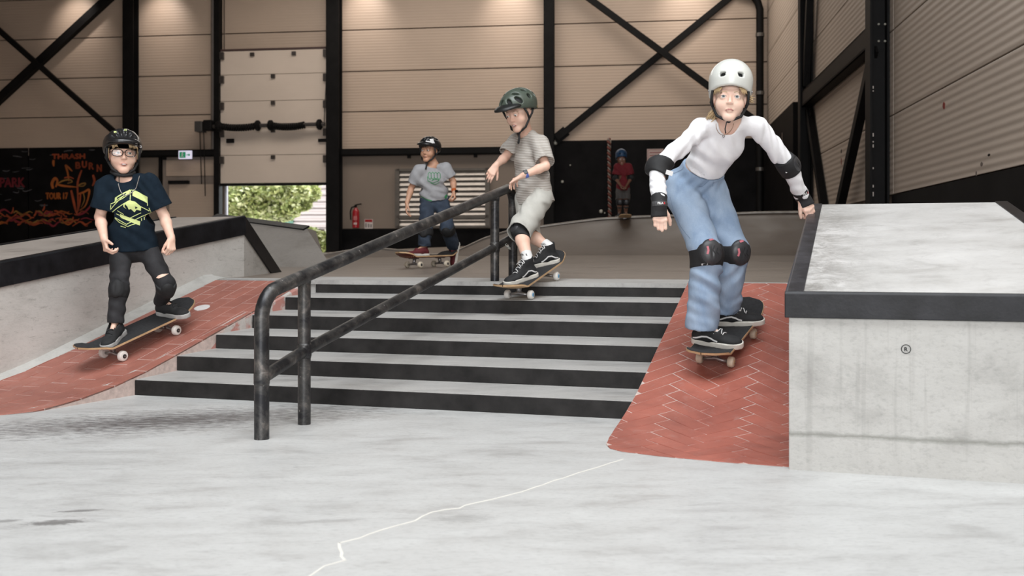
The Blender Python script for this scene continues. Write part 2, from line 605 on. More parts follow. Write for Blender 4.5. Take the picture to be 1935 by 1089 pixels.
def make_bank(name, label, outline, tiles, M_b, side_down, gap):
    """outline: convex CCW polygon in (r, n); tiles: list of quads in (r, n)"""
    t = thing(name, label, 'bank', P(outline[0][0], outline[0][1], 0))
    # the mortar bed: outline swept over the curved surface
    rs = [p[0] for p in outline]; ns = [p[1] for p in outline]
    mb = MB()
    def edges_at(n_):
        lo, hi = 1e9, -1e9
        for i in range(len(outline)):
            (r0, m0), (r1, m1) = outline[i], outline[(i + 1) % len(outline)]
            if min(m0, m1) - 1e-9 <= n_ <= max(m0, m1) + 1e-9:
                if abs(m1 - m0) < 1e-9:
                    lo = min(lo, r0, r1); hi = max(hi, r0, r1)
                else:
                    r_ = lerp(r0, r1, (n_ - m0) / (m1 - m0))
                    lo = min(lo, r_); hi = max(hi, r_)
        return lo, hi
    nn = sorted(set([min(ns) + (max(ns) - min(ns)) * i / 30 for i in range(31)] + ns))
    rows = [(n_,) + edges_at(n_) for n_ in nn]
    vs_, fs = [], []
    for n_, lo, hi in rows:
        vs_ += [P(lo, n_, zb(n_) + .0014), P(hi, n_, zb(n_) + .0014), P(hi, n_, -.04), P(lo, n_, -.04)]
    for i in range(len(rows) - 1):
        a, b_ = 4 * i, 4 * i + 4
        fs += [(a + k, a + (k + 1) % 4, b_ + (k + 1) % 4, b_ + k) for k in range(4)]
    fs += [(0, 1, 2, 3), tuple(4 * (len(rows) - 1) + k for k in (3, 2, 1, 0))]
    mb.add(vs_, fs)
    build(mb, 'mortar_bed', M_GROUT, t, smooth=False)
    for q in tiles:
        q = list(q)
        if sum(q[i][0] * q[(i + 1) % 4][1] - q[(i + 1) % 4][0] * q[i][1] for i in range(4)) < 0:
            q = q[::-1]
        for i in range(len(outline)):
            q = clip(q, outline[i], outline[(i + 1) % len(outline)])
            if len(q) < 3:
                break
        if len(q) < 3 or area2(q) < .0006:
            continue
        # drop doubled points
        qq = [q[0]]
        for p_ in q[1:]:
            if (p_[0] - qq[-1][0]) ** 2 + (p_[1] - qq[-1][1]) ** 2 > 1e-6:
                qq.append(p_)
        if (qq[0][0] - qq[-1][0]) ** 2 + (qq[0][1] - qq[-1][1]) ** 2 < 1e-6:
            qq.pop()
        if len(qq) < 3:
            continue
        cx = sum(p_[0] for p_ in qq) / len(qq); cn = sum(p_[1] for p_ in qq) / len(qq)
        up = random.uniform(-.0006, .0006)
        ins = []
        for p_ in qq:
            dx, dn = p_[0] - cx, p_[1] - cn
            L = math.hypot(dx, dn)
            ins.append((p_[0] - dx / L * .003, p_[1] - dn / L * .003))
        b0 = [P(p_[0], p_[1], zb(p_[1]) - .008) for p_ in qq]
        m0 = [P(p_[0], p_[1], zb(p_[1]) + .0012 + up) for p_ in qq]
        t0 = [P(p_[0], p_[1], zb(p_[1]) + .0032 + up) for p_ in ins]
        k = len(qq)
        f2 = [tuple(range(2 * k, 3 * k))]
        for a in (0, 1):
            f2 += [(a * k + i, a * k + (i + 1) % k, (a + 1) * k + (i + 1) % k, (a + 1) * k + i) for i in range(k)]
        build(MB().add(b0 + m0 + t0, f2), 'brick', M_b, t)
    return t
# right: herringbone laid askew
def herringbone(r0, r1, n0, n1, L, W, ang, gap):
    ca, sa = math.cos(ang), math.sin(ang)
    out = []
    k = int(round(L / W))
    m = int(4.5 / W)
    for i in range(-m, m):
        for j in range(-m, m):
            if (i - j) % (2 * k) == 0:
                a = (i * W, j * W, i * W + L, j * W + W)
            elif (i - j) % (2 * k) == 2 * k - 1:
                a = (i * W, j * W, i * W + W, j * W + L)
            else:
                continue
            x0, y0, x1, y1 = a[0] + gap / 2, a[1] + gap / 2, a[2] - gap / 2, a[3] - gap / 2
            quad = [(x0, y0), (x1, y0), (x1, y1), (x0, y1)]
            quad = [(-.45 + x * ca - y * sa, 5.3 + x * sa + y * ca) for x, y in quad]
            if any(r0 - .3 < p[0] < r1 + .3 and n0 - .3 < p[1] < n1 + .3 for p in quad):
                out.append(quad)
    return out
out_r = [(-.06, 4.06), (-.02, 6.66), (-.785, 6.66), (-.822, 5.83), (-.858, 5.0), (-.873, 4.6), (-.872, 4.42), (-.862, 4.3), (-.83, 4.22), (-.77, 4.17), (-.60, 4.12), (-.35, 4.08)]
hb = herringbone(-.9, 0, 4.0, 6.7, .27, .09, math.radians(45), .0042)
make_bank('brick_bank', 'red herringbone brick bank beside the steps, ridden by the girl in jeans', out_r, hb, M_BRICK_R, False, .005)
# left: courses running down the slope
def bank_l_left(n_):
    return lerp(-4.68, -4.37, (n_ - 4.8) / 1.8)
out_l = [(-3.60, 6.5), (-3.62, 6.62), (-4.37, 6.62), (-4.66, 4.9), (-4.74, 4.45), (-4.72, 4.1), (-4.3, 4.06), (-4.05, 4.12), (-3.93, 4.3)]
tl = []
Lb, Wb, gp_ = .235, .118, .0048
for i in range(-1, 10):
    for j in range(-2, 16):
        # courses follow the slanting left edge
        def q_(a, b_):
            n_ = 3.9 + b_
            return (-4.78 + a + .16 * (n_ - 4.0) , n_)
        a0, a1 = i * Wb + gp_ / 2, (i + 1) * Wb - gp_ / 2
        b0 = j * Lb + (i % 3) * Lb / 3 + gp_ / 2
        b1 = b0 + Lb - gp_
        tl.append([q_(a0, b0), q_(a1, b0), q_(a1, b1), q_(a0, b1)])
bank_l = make_bank('brick_bank', 'red brick bank laid in straight courses beside the boy in the navy shirt', out_l, tl, M_BRICK_L, True, .005)
# rough concrete cheek of the left bank towards the steps and the grey strip towards the ledge
mb = MB()
nn = [4.3 + i * .1 for i in range(24)]
vs_, fs = [], []
for n_ in nn:
    e = step_left(n_) + (.0 if n_ > 4.95 else .02)
    o = e - .075
    z = zb(n_)
    j = random.uniform(-.004, .004)
    vs_ += [P(o - .05, n_, z - .006), P(o + .02 + j, n_, z + .004), P(e - .012 + j, n_, z - .012), P(e + j * .5, n_, max(z - .16, -.02)), P(o - .05, n_, max(z - .16, -.02))]
for i in range(len(nn) - 1):
    a, b_ = 5 * i, 5 * i + 5
    fs += [(a + k, a + (k + 1) % 5, b_ + (k + 1) % 5, b_ + k) for k in range(5)]
fs += [(0, 1, 2, 3, 4), tuple(5 * (len(nn) - 1) + k for k in (4, 3, 2, 1, 0))]
mb.add(vs_, fs)
def cheek_extra(nt, v, c):
    n_ = noise(nt, v, 7, 5, .7, .3)
    r = ramp(nt, [(.47, g(0)), (.56, g(1))])
    nt.links.new(n_, r.inputs[0])
    return mixc(nt, math_(nt, 'MULTIPLY', r.outputs[0], .85), c, (.40, .15, .12, 1))
M_CHEEK = mat_concrete('chipped_cheek', (.50, .46, .43), (.34, .30, .28), 5, .75, (1, 1, 1), 0, .4, .5, extra=cheek_extra)
build(mb, 'side_cheek', M_CHEEK, bank_l)
# painted white dot on the left bank
dn, dr = 6.07, -4.10
mb = MB()
ring = [(dr + .055 * math.cos(2 * math.pi * k / 28), dn + .052 * math.sin(2 * math.pi * k / 28)) for k in range(28)]
mb.add([P(a, b_, zb(b_) + .0062) for a, b_ in ring] + [P(a, b_, zb(b_)) for a, b_ in ring], [tuple(range(28))] + [(i, (i + 1) % 28, 28 + (i + 1) % 28, 28 + i) for i in range(28)])
build(mb, 'painted_dot', mat('white_floor_paint', (.72, .68, .67), .6), bank_l)

# ================================================================== hubba ledges
def wall_l(n_):
    return lerp(-4.70, -4.45, (n_ - 4.87) / 2.03)
def prof_pts(prof, r_of, dz=0., dn=0.):
    return [P(r_of(n_), n_ + dn, z + dz) for n_, z in prof]
def make_hubba(name, label, prof, ra, rb, Mside, Mtop, cop_h=.095, cop_w=.055, zbase=-.02):
    """prof = [(n,z)...] of the top line from the front up to the peak and down the back; ra, rb: left and right side r(n)"""
    t = thing(name, label, 'ledge', P(ra(prof[0][0]), prof[0][0], 0))
    n0, z0 = prof[0]
    k = len(prof)
    vs_ = [P(ra(n_), n_, zbase) for n_, z in prof] + [P(rb(n_), n_, zbase) for n_, z in prof] + [P(ra(n_), n_, z - .02) for n_, z in prof] + [P(rb(n_), n_, z - .02) for n_, z in prof]
    fs = []
    for i in range(k - 1):
        fs += [(i, i + 1, 2 * k + i + 1, 2 * k + i), (k + i, 3 * k + i, 3 * k + i + 1, k + i + 1), (i, k + i, k + i + 1, i + 1), (2 * k + i, 2 * k + i + 1, 3 * k + i + 1, 3 * k + i)]
    fs += [(0, 2 * k, 3 * k, k), (k - 1, 2 * k - 1, 4 * k - 1, 3 * k - 1)]
    build(MB().add(vs_, fs), 'concrete_body', Mside, t, bevel=.004)
    # trowelled top slab between the steel edges
    e = cop_w
    for i in range(k - 1):
        (na, za), (nb, zz) = prof[i], prof[i + 1]
        na2 = na + (e * .55 if i == 0 else 0)
        za2 = lerp(za, zz, (na2 - na) / (nb - na))
        la, lb = ra(na2) + e, ra(nb) + e
        ha, hb_ = rb(na2) - e, rb(nb) - e
        b = [P(la, na2, za2 - .03), P(ha, na2, za2 - .03), P(hb_, nb, zz - .03), P(lb, nb, zz - .03)]
        tt = [P(la, na2, za2 - .002), P(ha, na2, za2 - .002), P(hb_, nb, zz - .002), P(lb, nb, zz - .002)]
        build(MB().hexa(b, tt), 'top_slab', Mtop, t)
    return t
def coping_run(t, a0, a1, inw, cop_h, cop_w, proud=.016, name='steel_edge', M_=None):
    """angle iron along the edge a0->a1 (world points on the top edge); inw = horizontal vector pointing into the ledge"""
    a0 = Vector(a0); a1 = Vector(a1)
    inw = Vector(inw).normalized()
    dz = Vector((0, 0, 1))
    o = -inw * proud * K
    i_ = inw * cop_w * K
    up = dz * .004
    dn_ = -dz * cop_h * K
    th = .012
    sec = lambda a: [a + o + dn_, a + o + up - dz * .008, a + o + up + inw * .008, a + i_ + up, a + i_ + up - dz * .03, a + inw * th + up - dz * .03, a + inw * th + dn_]
    mb = MB()
    A, B = sec(a0), sec(a1)
    k = len(A)
    mb.add(A + B, [tuple(range(k)), tuple(reversed(range(k, 2 * k)))] + [(i, (i + 1) % k, k + (i + 1) % k, k + i) for i in range(k)])
    return build(mb, name, M_ or M_COPING, t, bevel=.0025)
er = Vector((TC, -TS, 0)); en = Vector((TS, TC, 0))
# right ledge
prof_r = [(4.02, .690), (6.09, 1.125), (7.0, .60)]
RA = lambda n_: lerp(-.084, .005, (n_ - 4.02) / 2.07)
RB = lambda n_: lerp(1.12, 1.035, (n_ - 4.02) / 2.07)
hub_r = make_hubba('hubba_ledge', 'pale concrete ledge with black steel edge at the right, under the hand of the girl', prof_r, RA, RB, M_HUBBA, M_TOP)
cr = lambda f_, i, dz=0: P(f_(prof_r[i][0]), prof_r[i][0], prof_r[i][1] + dz)
coping_run(hub_r, cr(RA, 0) - er * .014, cr(RB, 0) + er * .014, en, .098, .030)
coping_run(hub_r, cr(RA, 0), cr(RA, 1), er, .098, .055, M_=M_COPING_WORN)
coping_run(hub_r, cr(RB, 0), cr(RB, 1), -er, .098, .055)
coping_run(hub_r, cr(RA, 1), cr(RA, 2), er, .09, .055)
coping_run(hub_r, cr(RB, 1), cr(RB, 2), -er, .09, .055)
# the stamped mark on its front
fo = P(lerp(RA(4.02), RB(4.02), .0), 4.02, 0)
q = at(1712, 660, 1)
u = (1712 - CX) / F
# point on the front face n = 4.02 under that column
dd = 4.02 / (u * TS + TC)
mk = Vector((u * dd * K, dd * K, H - (660 - HY) * dd * K / F)) - en * .0008
text_on('stamped_mark', 'R', .0135, mk, er, (0, 0, 1), mat('stencil_black', (.015, .015, .015), .6), hub_r, out=.001, bold=.0006)
mb = MB()
ro, ri = .0165, .0135
vs_ = []
for k in range(32):
    a = 2 * math.pi * k / 32
    for r_ in (ri, ro):
        vs_.append(mk + er * math.cos(a) * r_ + Vector((0, 0, 1)) * math.sin(a) * r_ - en * .001)
mb.add(vs_, [(2 * k, 2 * k + 1, (2 * k + 3) % 64, (2 * k + 2) % 64) for k in range(32)])
build(mb, 'stamped_mark', MATS['stencil_black'], hub_r, fix=False)
# left ledge
prof_l = [(3.95, .640), (7.13, 1.135), (8.06, .66)]
LB = lambda n_: wall_l(n_) if n_ <= 7.13 else lerp(wall_l(7.13), -4.62, (n_ - 7.13) / .93)
LA = lambda n_: lerp(-5.75, -5.10, (n_ - 3.95) / 3.18) if n_ <= 7.13 else -5.3
hub_l = make_hubba('hubba_ledge', 'long concrete ledge with thick black steel edge behind the boy in the navy shirt', prof_l, LA, LB, M_HUBBA_L, M_LEDGE_TOP)
cl = lambda f_, i: P(f_(prof_l[i][0]), prof_l[i][0], prof_l[i][1])
coping_run(hub_l, cl(LB, 0), cl(LB, 1), -er, .150, .05)
coping_run(hub_l, cl(LB, 1), cl(LB, 2), -er, .150, .05)
coping_run(hub_l, cl(LA, 0), cl(LA, 1), er, .12, .04)
# grey fillet strip along the foot of the left ledge
mb = MB()
vs_, fs = [], []
nn = [3.95 + i * .1 for i in range(29)]
for n_ in nn:
    w = wall_l(n_)
    z = zb(min(n_, 6.66)) + max(0, n_ - 6.66) * .02
    e = min(bank_l_left(n_) + .02, -4.37 + .03 if n_ > 6.62 else 9)
    e = max(e, w + .05)
    vs_ += [P(w - .01, n_, z + .034), P(w + .02, n_, z + .02), P(e, n_, z + .003), P(e, n_, z - .05), P(w - .01, n_, z - .05)]
for i in range(len(nn) - 1):
    a, b_ = 5 * i, 5 * i + 5
    fs += [(a + k, a + (k + 1) % 5, b_ + (k + 1) % 5, b_ + k) for k in range(5)]
fs += [(0, 1, 2, 3, 4), tuple(5 * (len(nn) - 1) + k for k in (4, 3, 2, 1, 0))]
mb.add(vs_, fs)
M_STRIP = mat_concrete('fillet_concrete', (.46, .45, .425), (.30, .29, .27), 4, .65, (1, 1, 1), 0, .3, .2)
build(mb, 'foot_fillet', M_STRIP, hub_l, smooth=True, auto=True)

# ================================================================== platform
PZ = .6344
def zplat(n_):
    return PZ + .02 * (n_ - 6.68)
mb = MB()
ra_, rb_, nA, nB = -8.5, 6.5, 6.70, 26.5
b = [P(ra_, nA, .001), P(rb_, nA, .001), P(rb_, nB, .001), P(ra_, nB, .001)]
t = [P(ra_, nA, zplat(nA)), P(rb_, nA, zplat(nA)), P(rb_, nB, zplat(nB)), P(ra_, nB, zplat(nB))]
mb.hexa(b, t)
plat = tag(build(mb, 'floor', M_DECK), 'raised concrete platform at the top of the steps', 'floor', kind='structure')
def zp_at(p):
    n_ = (p.x * TS + p.y * TC) / K
    return K * zplat(n_)
# pale nosing strip along the platform edge and above the banks
def strip(name, r0, r1, n0, n1, z0, z1, M_, parent):
    b = [P(r0, n0, z0 - .03), P(r1, n0, z0 - .03), P(r1, n1, z1 - .03), P(r0, n1, z1 - .03)]
    t = [P(r0, n0, z0), P(r1, n0, z0), P(r1, n1, z1), P(r0, n1, z1)]
    return build(MB().hexa(b, t), name, M_, parent)
strip('nosing', -4.45, 0.0, 6.665, 6.86, zplat(6.66) + .001, zplat(6.86) + .003, M_TREAD, plat)

# ================================================================== handrail
M_RAIL = None
def rail_mat():
    m, nt, b = _nodes('worn_black_pipe')
    v = wpos(nt)
    n1 = noise(nt, mapping(nt, v, (1, 1, 1)), 9, 6, .7, .4)
    r = ramp(nt, [(.42, (.034, .034, .037, 1)), (.58, (.10, .096, .092, 1)), (.72, (.26, .23, .21, 1))])
    nt.links.new(n1, r.inputs[0])
    n2 = noise(nt, v, 34, 4, .7)
    r2 = ramp(nt, [(.69, g(0)), (.72, g(1))])
    nt.links.new(n2, r2.inputs[0])
    nt.links.new(mixc(nt, r2.outputs[0], r.outputs[0], (.55, .52, .5, 1)), b.inputs['Base Color'])
    b.inputs['Metallic'].default_value = .65
    rr = ramp(nt, [(.3, g(.3)), (.7, g(.5))])
    nt.links.new(n1, rr.inputs[0])
    nt.links.new(rr.outputs[0], b.inputs['Roughness'])
    return m
M_RAIL = rail_mat()
RR = .031
f1 = gp(494.5, 830); f2 = gp(575, 802)
k1 = at(935, 528, 6.52); k1.z = zp_at(k1)
hd = Vector((k1.x - f1.x, k1.y - f1.y, 0)).normalized()
k2 = k1 + hd * .33; k2.z = zp_at(k2)
rail = thing('handrail', 'worn black steel pipe handrail running down over the steps', 'handrail', f1)
def rail_z(p):   # top rail centre height along the run
    s_ = (Vector((p.x, p.y, 0)) - Vector((f2.x, f2.y, 0))).dot(hd)
    zA = at(575, 517, f2.y).z
    zB = at(938, 367, k1.y).z
    L = (Vector((k1.x, k1.y, 0)) - Vector((f2.x, f2.y, 0))).length
    return lerp(zA, zB, s_ / L)
def on(p, z):
    return Vector((p.x, p.y, z))
path = [on(f1, -.01), on(f1, .2), on(f1, rail_z(f1) - .10)]
for k in range(1, 7):
    a = k / 7 * math.pi / 2
    q = f1 + hd * (.10 * (1 - math.cos(a)))
    path.append(on(q, rail_z(f1) - .10 + .10 * math.sin(a) + (rail_z(q) - rail_z(f1))))
for s_ in (.12, .4, .8, 1.4, 2.0, 2.4):
    q = f1 + hd * s_
    path.append(on(q, rail_z(q)))
q2 = k2 - hd * .10
path.append(on(q2, rail_z(q2)))
for k in range(1, 7):
    a = k / 7 * math.pi / 2
    q = q2 + hd * (.10 * math.sin(a))
    path.append(on(q, rail_z(q2) - .10 * (1 - math.cos(a)) ))
path.append(on(k2, k2.z - .01))
build(MB().tube(path, RR, 20), 'top_rail', M_RAIL, rail, smooth=True, auto=True)
for p_ in (f2, k1):
    build(MB().tube([on(p_, (0 if p_ is f2 else p_.z) - .01), on(p_, rail_z(p_) - .005)], RR * .93, 20), 'post', M_RAIL, rail, smooth=True, auto=True)
mz = at(575, 663, f2.y).z - rail_z(f2)
build(MB().tube([on(f1, rail_z(f1) + mz), on(f2, rail_z(f2) + mz), on(k2, rail_z(k2) + mz)], RR * .86, 20), 'middle_rail', M_RAIL, rail, smooth=True, auto=True)
# weld collars
for p_ in (f1, f2, k1, k2):
    z = rail_z(p_) + mz
    build(MB().tube([on(p_, z - .034), on(p_, z - .02), on(p_, z + .02), on(p_, z + .034)], [RR * .95, RR * 1.06, RR * 1.06, RR * .95], 20), 'weld_collar', M_RAIL, rail, smooth=True)
    if p_ in (f2, k1):
        build(MB().tube([on(p_, rail_z(p_) - .045), on(p_, rail_z(p_) - .02)], [RR * .95, RR * 1.05], 20), 'weld_collar', M_RAIL, rail, smooth=True)

# ================================================================== ramps at the back
rim_px = [(560, 492, 13.6), (610, 484, 13.8), (660, 475, 14), (715, 471, 14.2), (770, 476, 14.4), (825, 484, 14.6), (870, 473, 14.9), (915, 452, 15.2), (960, 438, 15.4), (1010, 431, 15.5), (1060, 424, 15.5), (1130, 415, 15.5), (1200, 411, 15.4), (1300, 408, 15.2), (1380, 405, 15.0), (1430, 403, 14.9), (1500, 402, 14.7), (1580, 401, 14.45)]
def rim(s_):
    x = s_ * (len(rim_px) - 1)
    i = min(int(x), len(rim_px) - 2)
    t = x - i
    t = t
    a, b_ = rim_px[i], rim_px[i + 1]
    return at(lerp(a[0], b_[0], t), lerp(a[1], b_[1], t), lerp(a[2], b_[2], t))
ramp_t = thing('curved_ramp', 'brown concrete curved ramp rising behind the platform', 'ramp', at(1100, 480, 15))
NU, NV = 68, 14
def rf(u_, v_):
    q = rim(u_)
    base = Vector((q.x * .98, q.y - 2.6, 0))
    base.z = zp_at(base) - .004
    z = base.z + max(.01, q.z - base.z) * v_ ** 2.3
    return Vector((lerp(base.x, q.x, v_), lerp(base.y, q.y, v_), z))
mb = MB()
mb.grid(rf, NU, NV)
k = len(mb.v)
back = []
for i in range(NU + 1):
    q = rim(i / NU)
    back += [q, q + Vector((0, .9, -.004)), Vector((q.x, q.y + .95, .4))]
mb.add(back, [(3 * i + a, 3 * i + 3 + a, 3 * i + 4 + a, 3 * i + 1 + a) for i in range(NU) for a in (0, 1)])
build(mb, 'curved_surface', M_RAMP, ramp_t, smooth=True, auto=True)
build(MB().tube([rim(i / 60) + Vector((0, 0, .004)) for i in range(0, 61)], .022, 8), 'coping', M_EDGE, ramp_t, smooth=True)
# grey bank behind the left ledge
bt = thing('bank_ramp', 'dark grey concrete bank with steel lip behind the long ledge', 'ramp', at(520, 500, 9.8))
T1, T2 = at(405, 408, 10.9), at(579, 431, 10.3)
B1, B2 = at(405, 500, 9.5), at(628, 497, 9.5)
B1.z = zp_at(B1) - .01; B2.z = zp_at(B2) - .01
U1, U2 = T1 + Vector((-.1, 1.0, -.01)), T2 + Vector((-.1, 1.0, -.01))
bot = [Vector((p.x, p.y, .45)) for p in (B1, B2, U2, U1)]
mb = MB()
mb.add([B1, B2, T2, T1, U2, U1] + bot, [(0, 1, 2, 3), (3, 2, 4, 5), (1, 7, 8, 4, 2), (0, 3, 5, 9, 6), (5, 4, 8, 9), (6, 7, 1, 0), (6, 9, 8, 7)])
build(mb, 'concrete_wedge', M_BANK_GREY, bt)
lip = (B1 - T1).normalized()
mb = MB().bar(T1 + lip * .02 + Vector((0, 0, .004)), T2 + lip * .02 + Vector((0, 0, .004)), .10, .02, up=(0, -.5, 1))
build(mb, 'steel_lip', M_COPING, bt, bevel=.004)
# ================================================================== hall
CORNER_A = 5.978 * WN
def wbox(mb, a0, a1, z0, z1, o0, o1):
    b = [BWP(a0, z0, o1), BWP(a1, z0, o1), BWP(a1, z0, o0), BWP(a0, z0, o0)]
    t = [BWP(a0, z1, o1), BWP(a1, z1, o1), BWP(a1, z1, o0), BWP(a0, z1, o0)]
    return mb.hexa(b, t)
def rbox(mb, b0, b1, z0, z1, o0, o1):
    b = [RWP(b0, z0, o1), RWP(b0, z0, o0), RWP(b1, z0, o0), RWP(b1, z0, o1)]
    t = [RWP(b0, z1, o1), RWP(b0, z1, o0), RWP(b1, z1, o0), RWP(b1, z1, o1)]
    return mb.hexa(b, t)
ZC = 8.4
A_ = bw_a
dl, dr_ = A_(424), A_(627)          # roller door opening
door_top_lo = bw_z(520, 347)        # underside of the half-raised door
door_hi = bw_z(520, 97)
mb = MB()
wbox(mb, -14.5, dl, -.2, ZC, -.25, -.03)
wbox(mb, dr_, CORNER_A + .4, -.2, ZC, -.25, -.03)
wbox(mb, dl, dr_, door_hi - .15, ZC, -.25, -.03)
wall_back = tag(build(mb, 'wall_back', M_SEAM), 'beige panelled rear wall of the hall', 'wall', kind='structure')
cols = [-142, 254, 636.5, 1039, 1458]
rows = [3.22, 4.21, 5.20, 6.22, 7.24, 8.3]
edges = [-14.4] + [A_(c) for c in cols] + [CORNER_A]
for i in range(len(edges) - 1):
    for j in range(len(rows) - 1):
        a0, a1 = edges[i] + .01, edges[i + 1] - .01
        z0, z1 = rows[j] + .013, rows[j + 1] - .013
        if i == 2:  # bay of the roller door: left strip full height, right only above the door
            build(wbox(MB(), a0, dl - .02, z0, z1, -.02, .03), 'panel', M_PANEL, wall_back, bevel=.008)
            if z1 > door_hi + .05:
                build(wbox(MB(), dl + .02, a1, max(z0, door_hi + .02), z1, -.02, .03), 'panel', M_PANEL, wall_back, bevel=.008)
        else:
            build(wbox(MB(), a0, a1, z0, z1, -.02, .03), 'panel', M_PANEL, wall_back, bevel=.008)
# lower wall fields
zk = bw_z(850, 432)
build(wbox(MB(), A_(648), A_(1030), zk, 3.2, -.02, .025), 'panel', M_PANEL_LOW, wall_back, bevel=.006)
build(wbox(MB(), A_(640), A_(1034), 0, zk - .01, -.02, .05), 'kick_board', M_BLACK2, wall_back)
build(wbox(MB(), A_(266), A_(308), 0, 3.2, -.02, .025), 'panel', M_PANEL_LOW, wall_back, bevel=.006)
for k, (x0, x1) in enumerate(((1042, 1153), (1155, 1300), (1302, 1452))):
    build(wbox(MB(), A_(x0), A_(x1), 0, bw_z(1200, 264) - .01, -.02, .06), 'black_board', M_BLACK2, wall_back, bevel=.006)
for x0, x1 in ((-142, 55), (57, 250)):
    build(wbox(MB(), A_(x0), A_(x1), 0, bw_z(120, 279), -.02, .06), 'black_board', M_BLACK2, wall_back, bevel=.006)
# small fixings on the black boards
for x, y, r_ in ((1063, 344, .035), (1078, 313, .02), (1136, 400, .045), (1143, 403, .02), (1050, 271, .05)):
    z = bw_z(x, y)
    build(MB().lathe(BWP(A_(x), z, .06), BWP(0, 0, 1) - BWP(0, 0, 0), [(0, r_), (.02, r_), (.03, r_ * .6)], 12), 'bolt_plate', mat('zinc', (.30, .29, .25), .4, .3), wall_back)

# right wall
RB0, RB1 = -8.3, 23.2 * WN
mb = rbox(MB(), RB0, RB1 + .3, -.2, ZC, -.25, -.03)
wall_right = tag(build(mb, 'wall_right', M_SEAM), 'ribbed beige panel wall at the right of the hall', 'wall', kind='structure')
rrows = [1.44, 2.37, 3.36, 4.35, 5.34, 6.33, 7.32, 8.3]
cb = [rw_b(1687) - .15, rw_b(1530)]
redge = [RB0, cb[0], cb[1], RB1]
for i in range(3):
    for j in range(len(rrows) - 1):
        build(rbox(MB(), redge[i] + .01, redge[i + 1] - .01, rrows[j] + .007, rrows[j + 1] - .007, -.02, .03), 'panel', M_PANEL_R, wall_right, bevel=.006)
build(rbox(MB(), RB0, cb[0] - .02, 0, 1.43, -.02, .05), 'kick_board', M_BLACK2, wall_right)
build(rbox(MB(), cb[0], cb[1], 0, 1.1, -.02, .05), 'kick_board', M_BLACK2, wall_right)
z_ = rw_z(1508, 197)
build(rbox(MB(), rw_b(1513), RB1, 0, z_, -.02, .14), 'black_board', M_BLACK2, wall_right, bevel=.008)
# weathered marks on the right wall
def splat(px, py, w, h_, M_, name='paint_mark'):
    b0 = rw_b(px); z0 = rw_z(px, py); d = rw_d(px)
    mb = MB(); k = 14
    pts = []
    for i in range(k):
        a = 2 * math.pi * i / k
        rr = random.uniform(.75, 1.15)
        pts.append(RWP(b0 + math.cos(a) * w * d / F * rr * 2.2, z0 + math.sin(a) * h_ * d / F * rr, .0335))
    mb.add(pts + [p + (RWP(0, 0, .004) - RWP(0, 0, 0)) * -1 for p in pts], [tuple(range(k))] + [(i, (i + 1) % k, k + (i + 1) % k, k + i) for i in range(k)])
    return build(mb, name, M_, wall_right)
splat(1790, 200, 3.2, 7, mat('red_rag', (.22, .03, .02), .8))
splat(1594, 305, 1.5, 7, MATS['red_rag'])
splat(1594, 286, 1.5, 4, M_BLACK)
splat(1876, 293, 3.0, 2.5, M_BLACK)
splat(1862, 310, 3.0, 4, mat('grey_smudge', (.13, .10, .085), .8))
splat(1852, 328, 1.5, 5, MATS['grey_smudge'])

# other sides of the hall, behind and beside the photographer
mb = MB().box(-14.5, -14.2, -8, 27, -.2, ZC)
tag(build(mb, 'wall_left', M_PANEL), 'beige wall at the far left of the hall', 'wall', kind='structure')
mb = MB().box(-14.5, 12, -8.3, -8, -.2, ZC)
tag(build(mb, 'wall_front', M_PANEL), 'closed wall of the hall behind the photographer', 'wall', kind='structure')  # no doors are cut into it
mb = MB().box(-15, 13, -9, 29, ZC, ZC + .2)
tag(build(mb, 'ceiling', mat('roof_deck', (.16, .145, .135), .8)), 'dark roof deck of the hall', 'ceiling', kind='structure')

# ------------------------------------------------------------------ columns, rails and braces on the back wall
def h_column(label, a, w, z0, z1, off0=.05, dep=.28):
    mb = MB()
    wbox(mb, a - w / 2, a + w / 2, z0, z1, off0 + dep - .03, off0 + dep)
    wbox(mb, a - w / 2, a + w / 2, z0, z1, off0, off0 + .03)
    wbox(mb, a - .02, a + .02, z0, z1, off0 + .03, off0 + dep - .03)
    t = thing('steel_column', label, 'column', BWP(a, 0, off0 + dep / 2), 'black columns along the rear wall')
    build(mb, 'column_profile', M_BLACK, t)
    mb = wbox(MB(), a - w / 2 - .05, a + w / 2 + .05, z0 - .01, z0 + .03, off0 - .03, off0 + dep + .05)
    build(mb, 'base_plate', M_BLACK, t)
    return t
h_column('black steel column behind the boy in the navy shirt', A_(254), .29, .3, ZC)
h_column('black steel column right of the half-raised door', A_(636.5), .31, .3, ZC)
h_column('black steel column behind the boy in the striped shirt', A_(1039), .24, .3, ZC)
h_column('black steel column in the far right corner of the hall', A_(1459), .24, .3, ZC)
def bpt(px, py, off):
    # point 'off' in front of the back wall seen at that pixel
    u = (px - CX) / F
    d = (24.0 - off * WN) / (1 + WQ * u)
    return at(px, py, d)
def brace(label, p0, p1, w, off, gus=True):
    a, b_ = bpt(*p0, off), bpt(*p1, off)
    t = thing('diagonal_brace', label, 'brace', a, 'diagonal wind braces')
    nv = BWP(0, 0, 1) - BWP(0, 0, 0)
    build(MB().bar(a, b_, w, w * .8, up=nv), 'brace_tube', M_BLACK, t, bevel=.006)
    for p_, q_ in ((a, b_), (b_, a)):
        dd_ = (q_ - p_).normalized()
        build(MB().bar(p_ - dd_ * .05, p_ + dd_ * .3, w * 1.7, .03, up=nv), 'gusset_plate', M_BLACK, t)
    return t
brace('black diagonal brace rising to the right above the mural', (-120, 297), (232, -28), .20, .14)
brace('black diagonal brace falling to the right above the mural', (-120, -47), (246, 276), .13, .32)
brace('black diagonal brace falling to the right behind the white helmet', (1052, -48), (1448, 243), .145, .40)
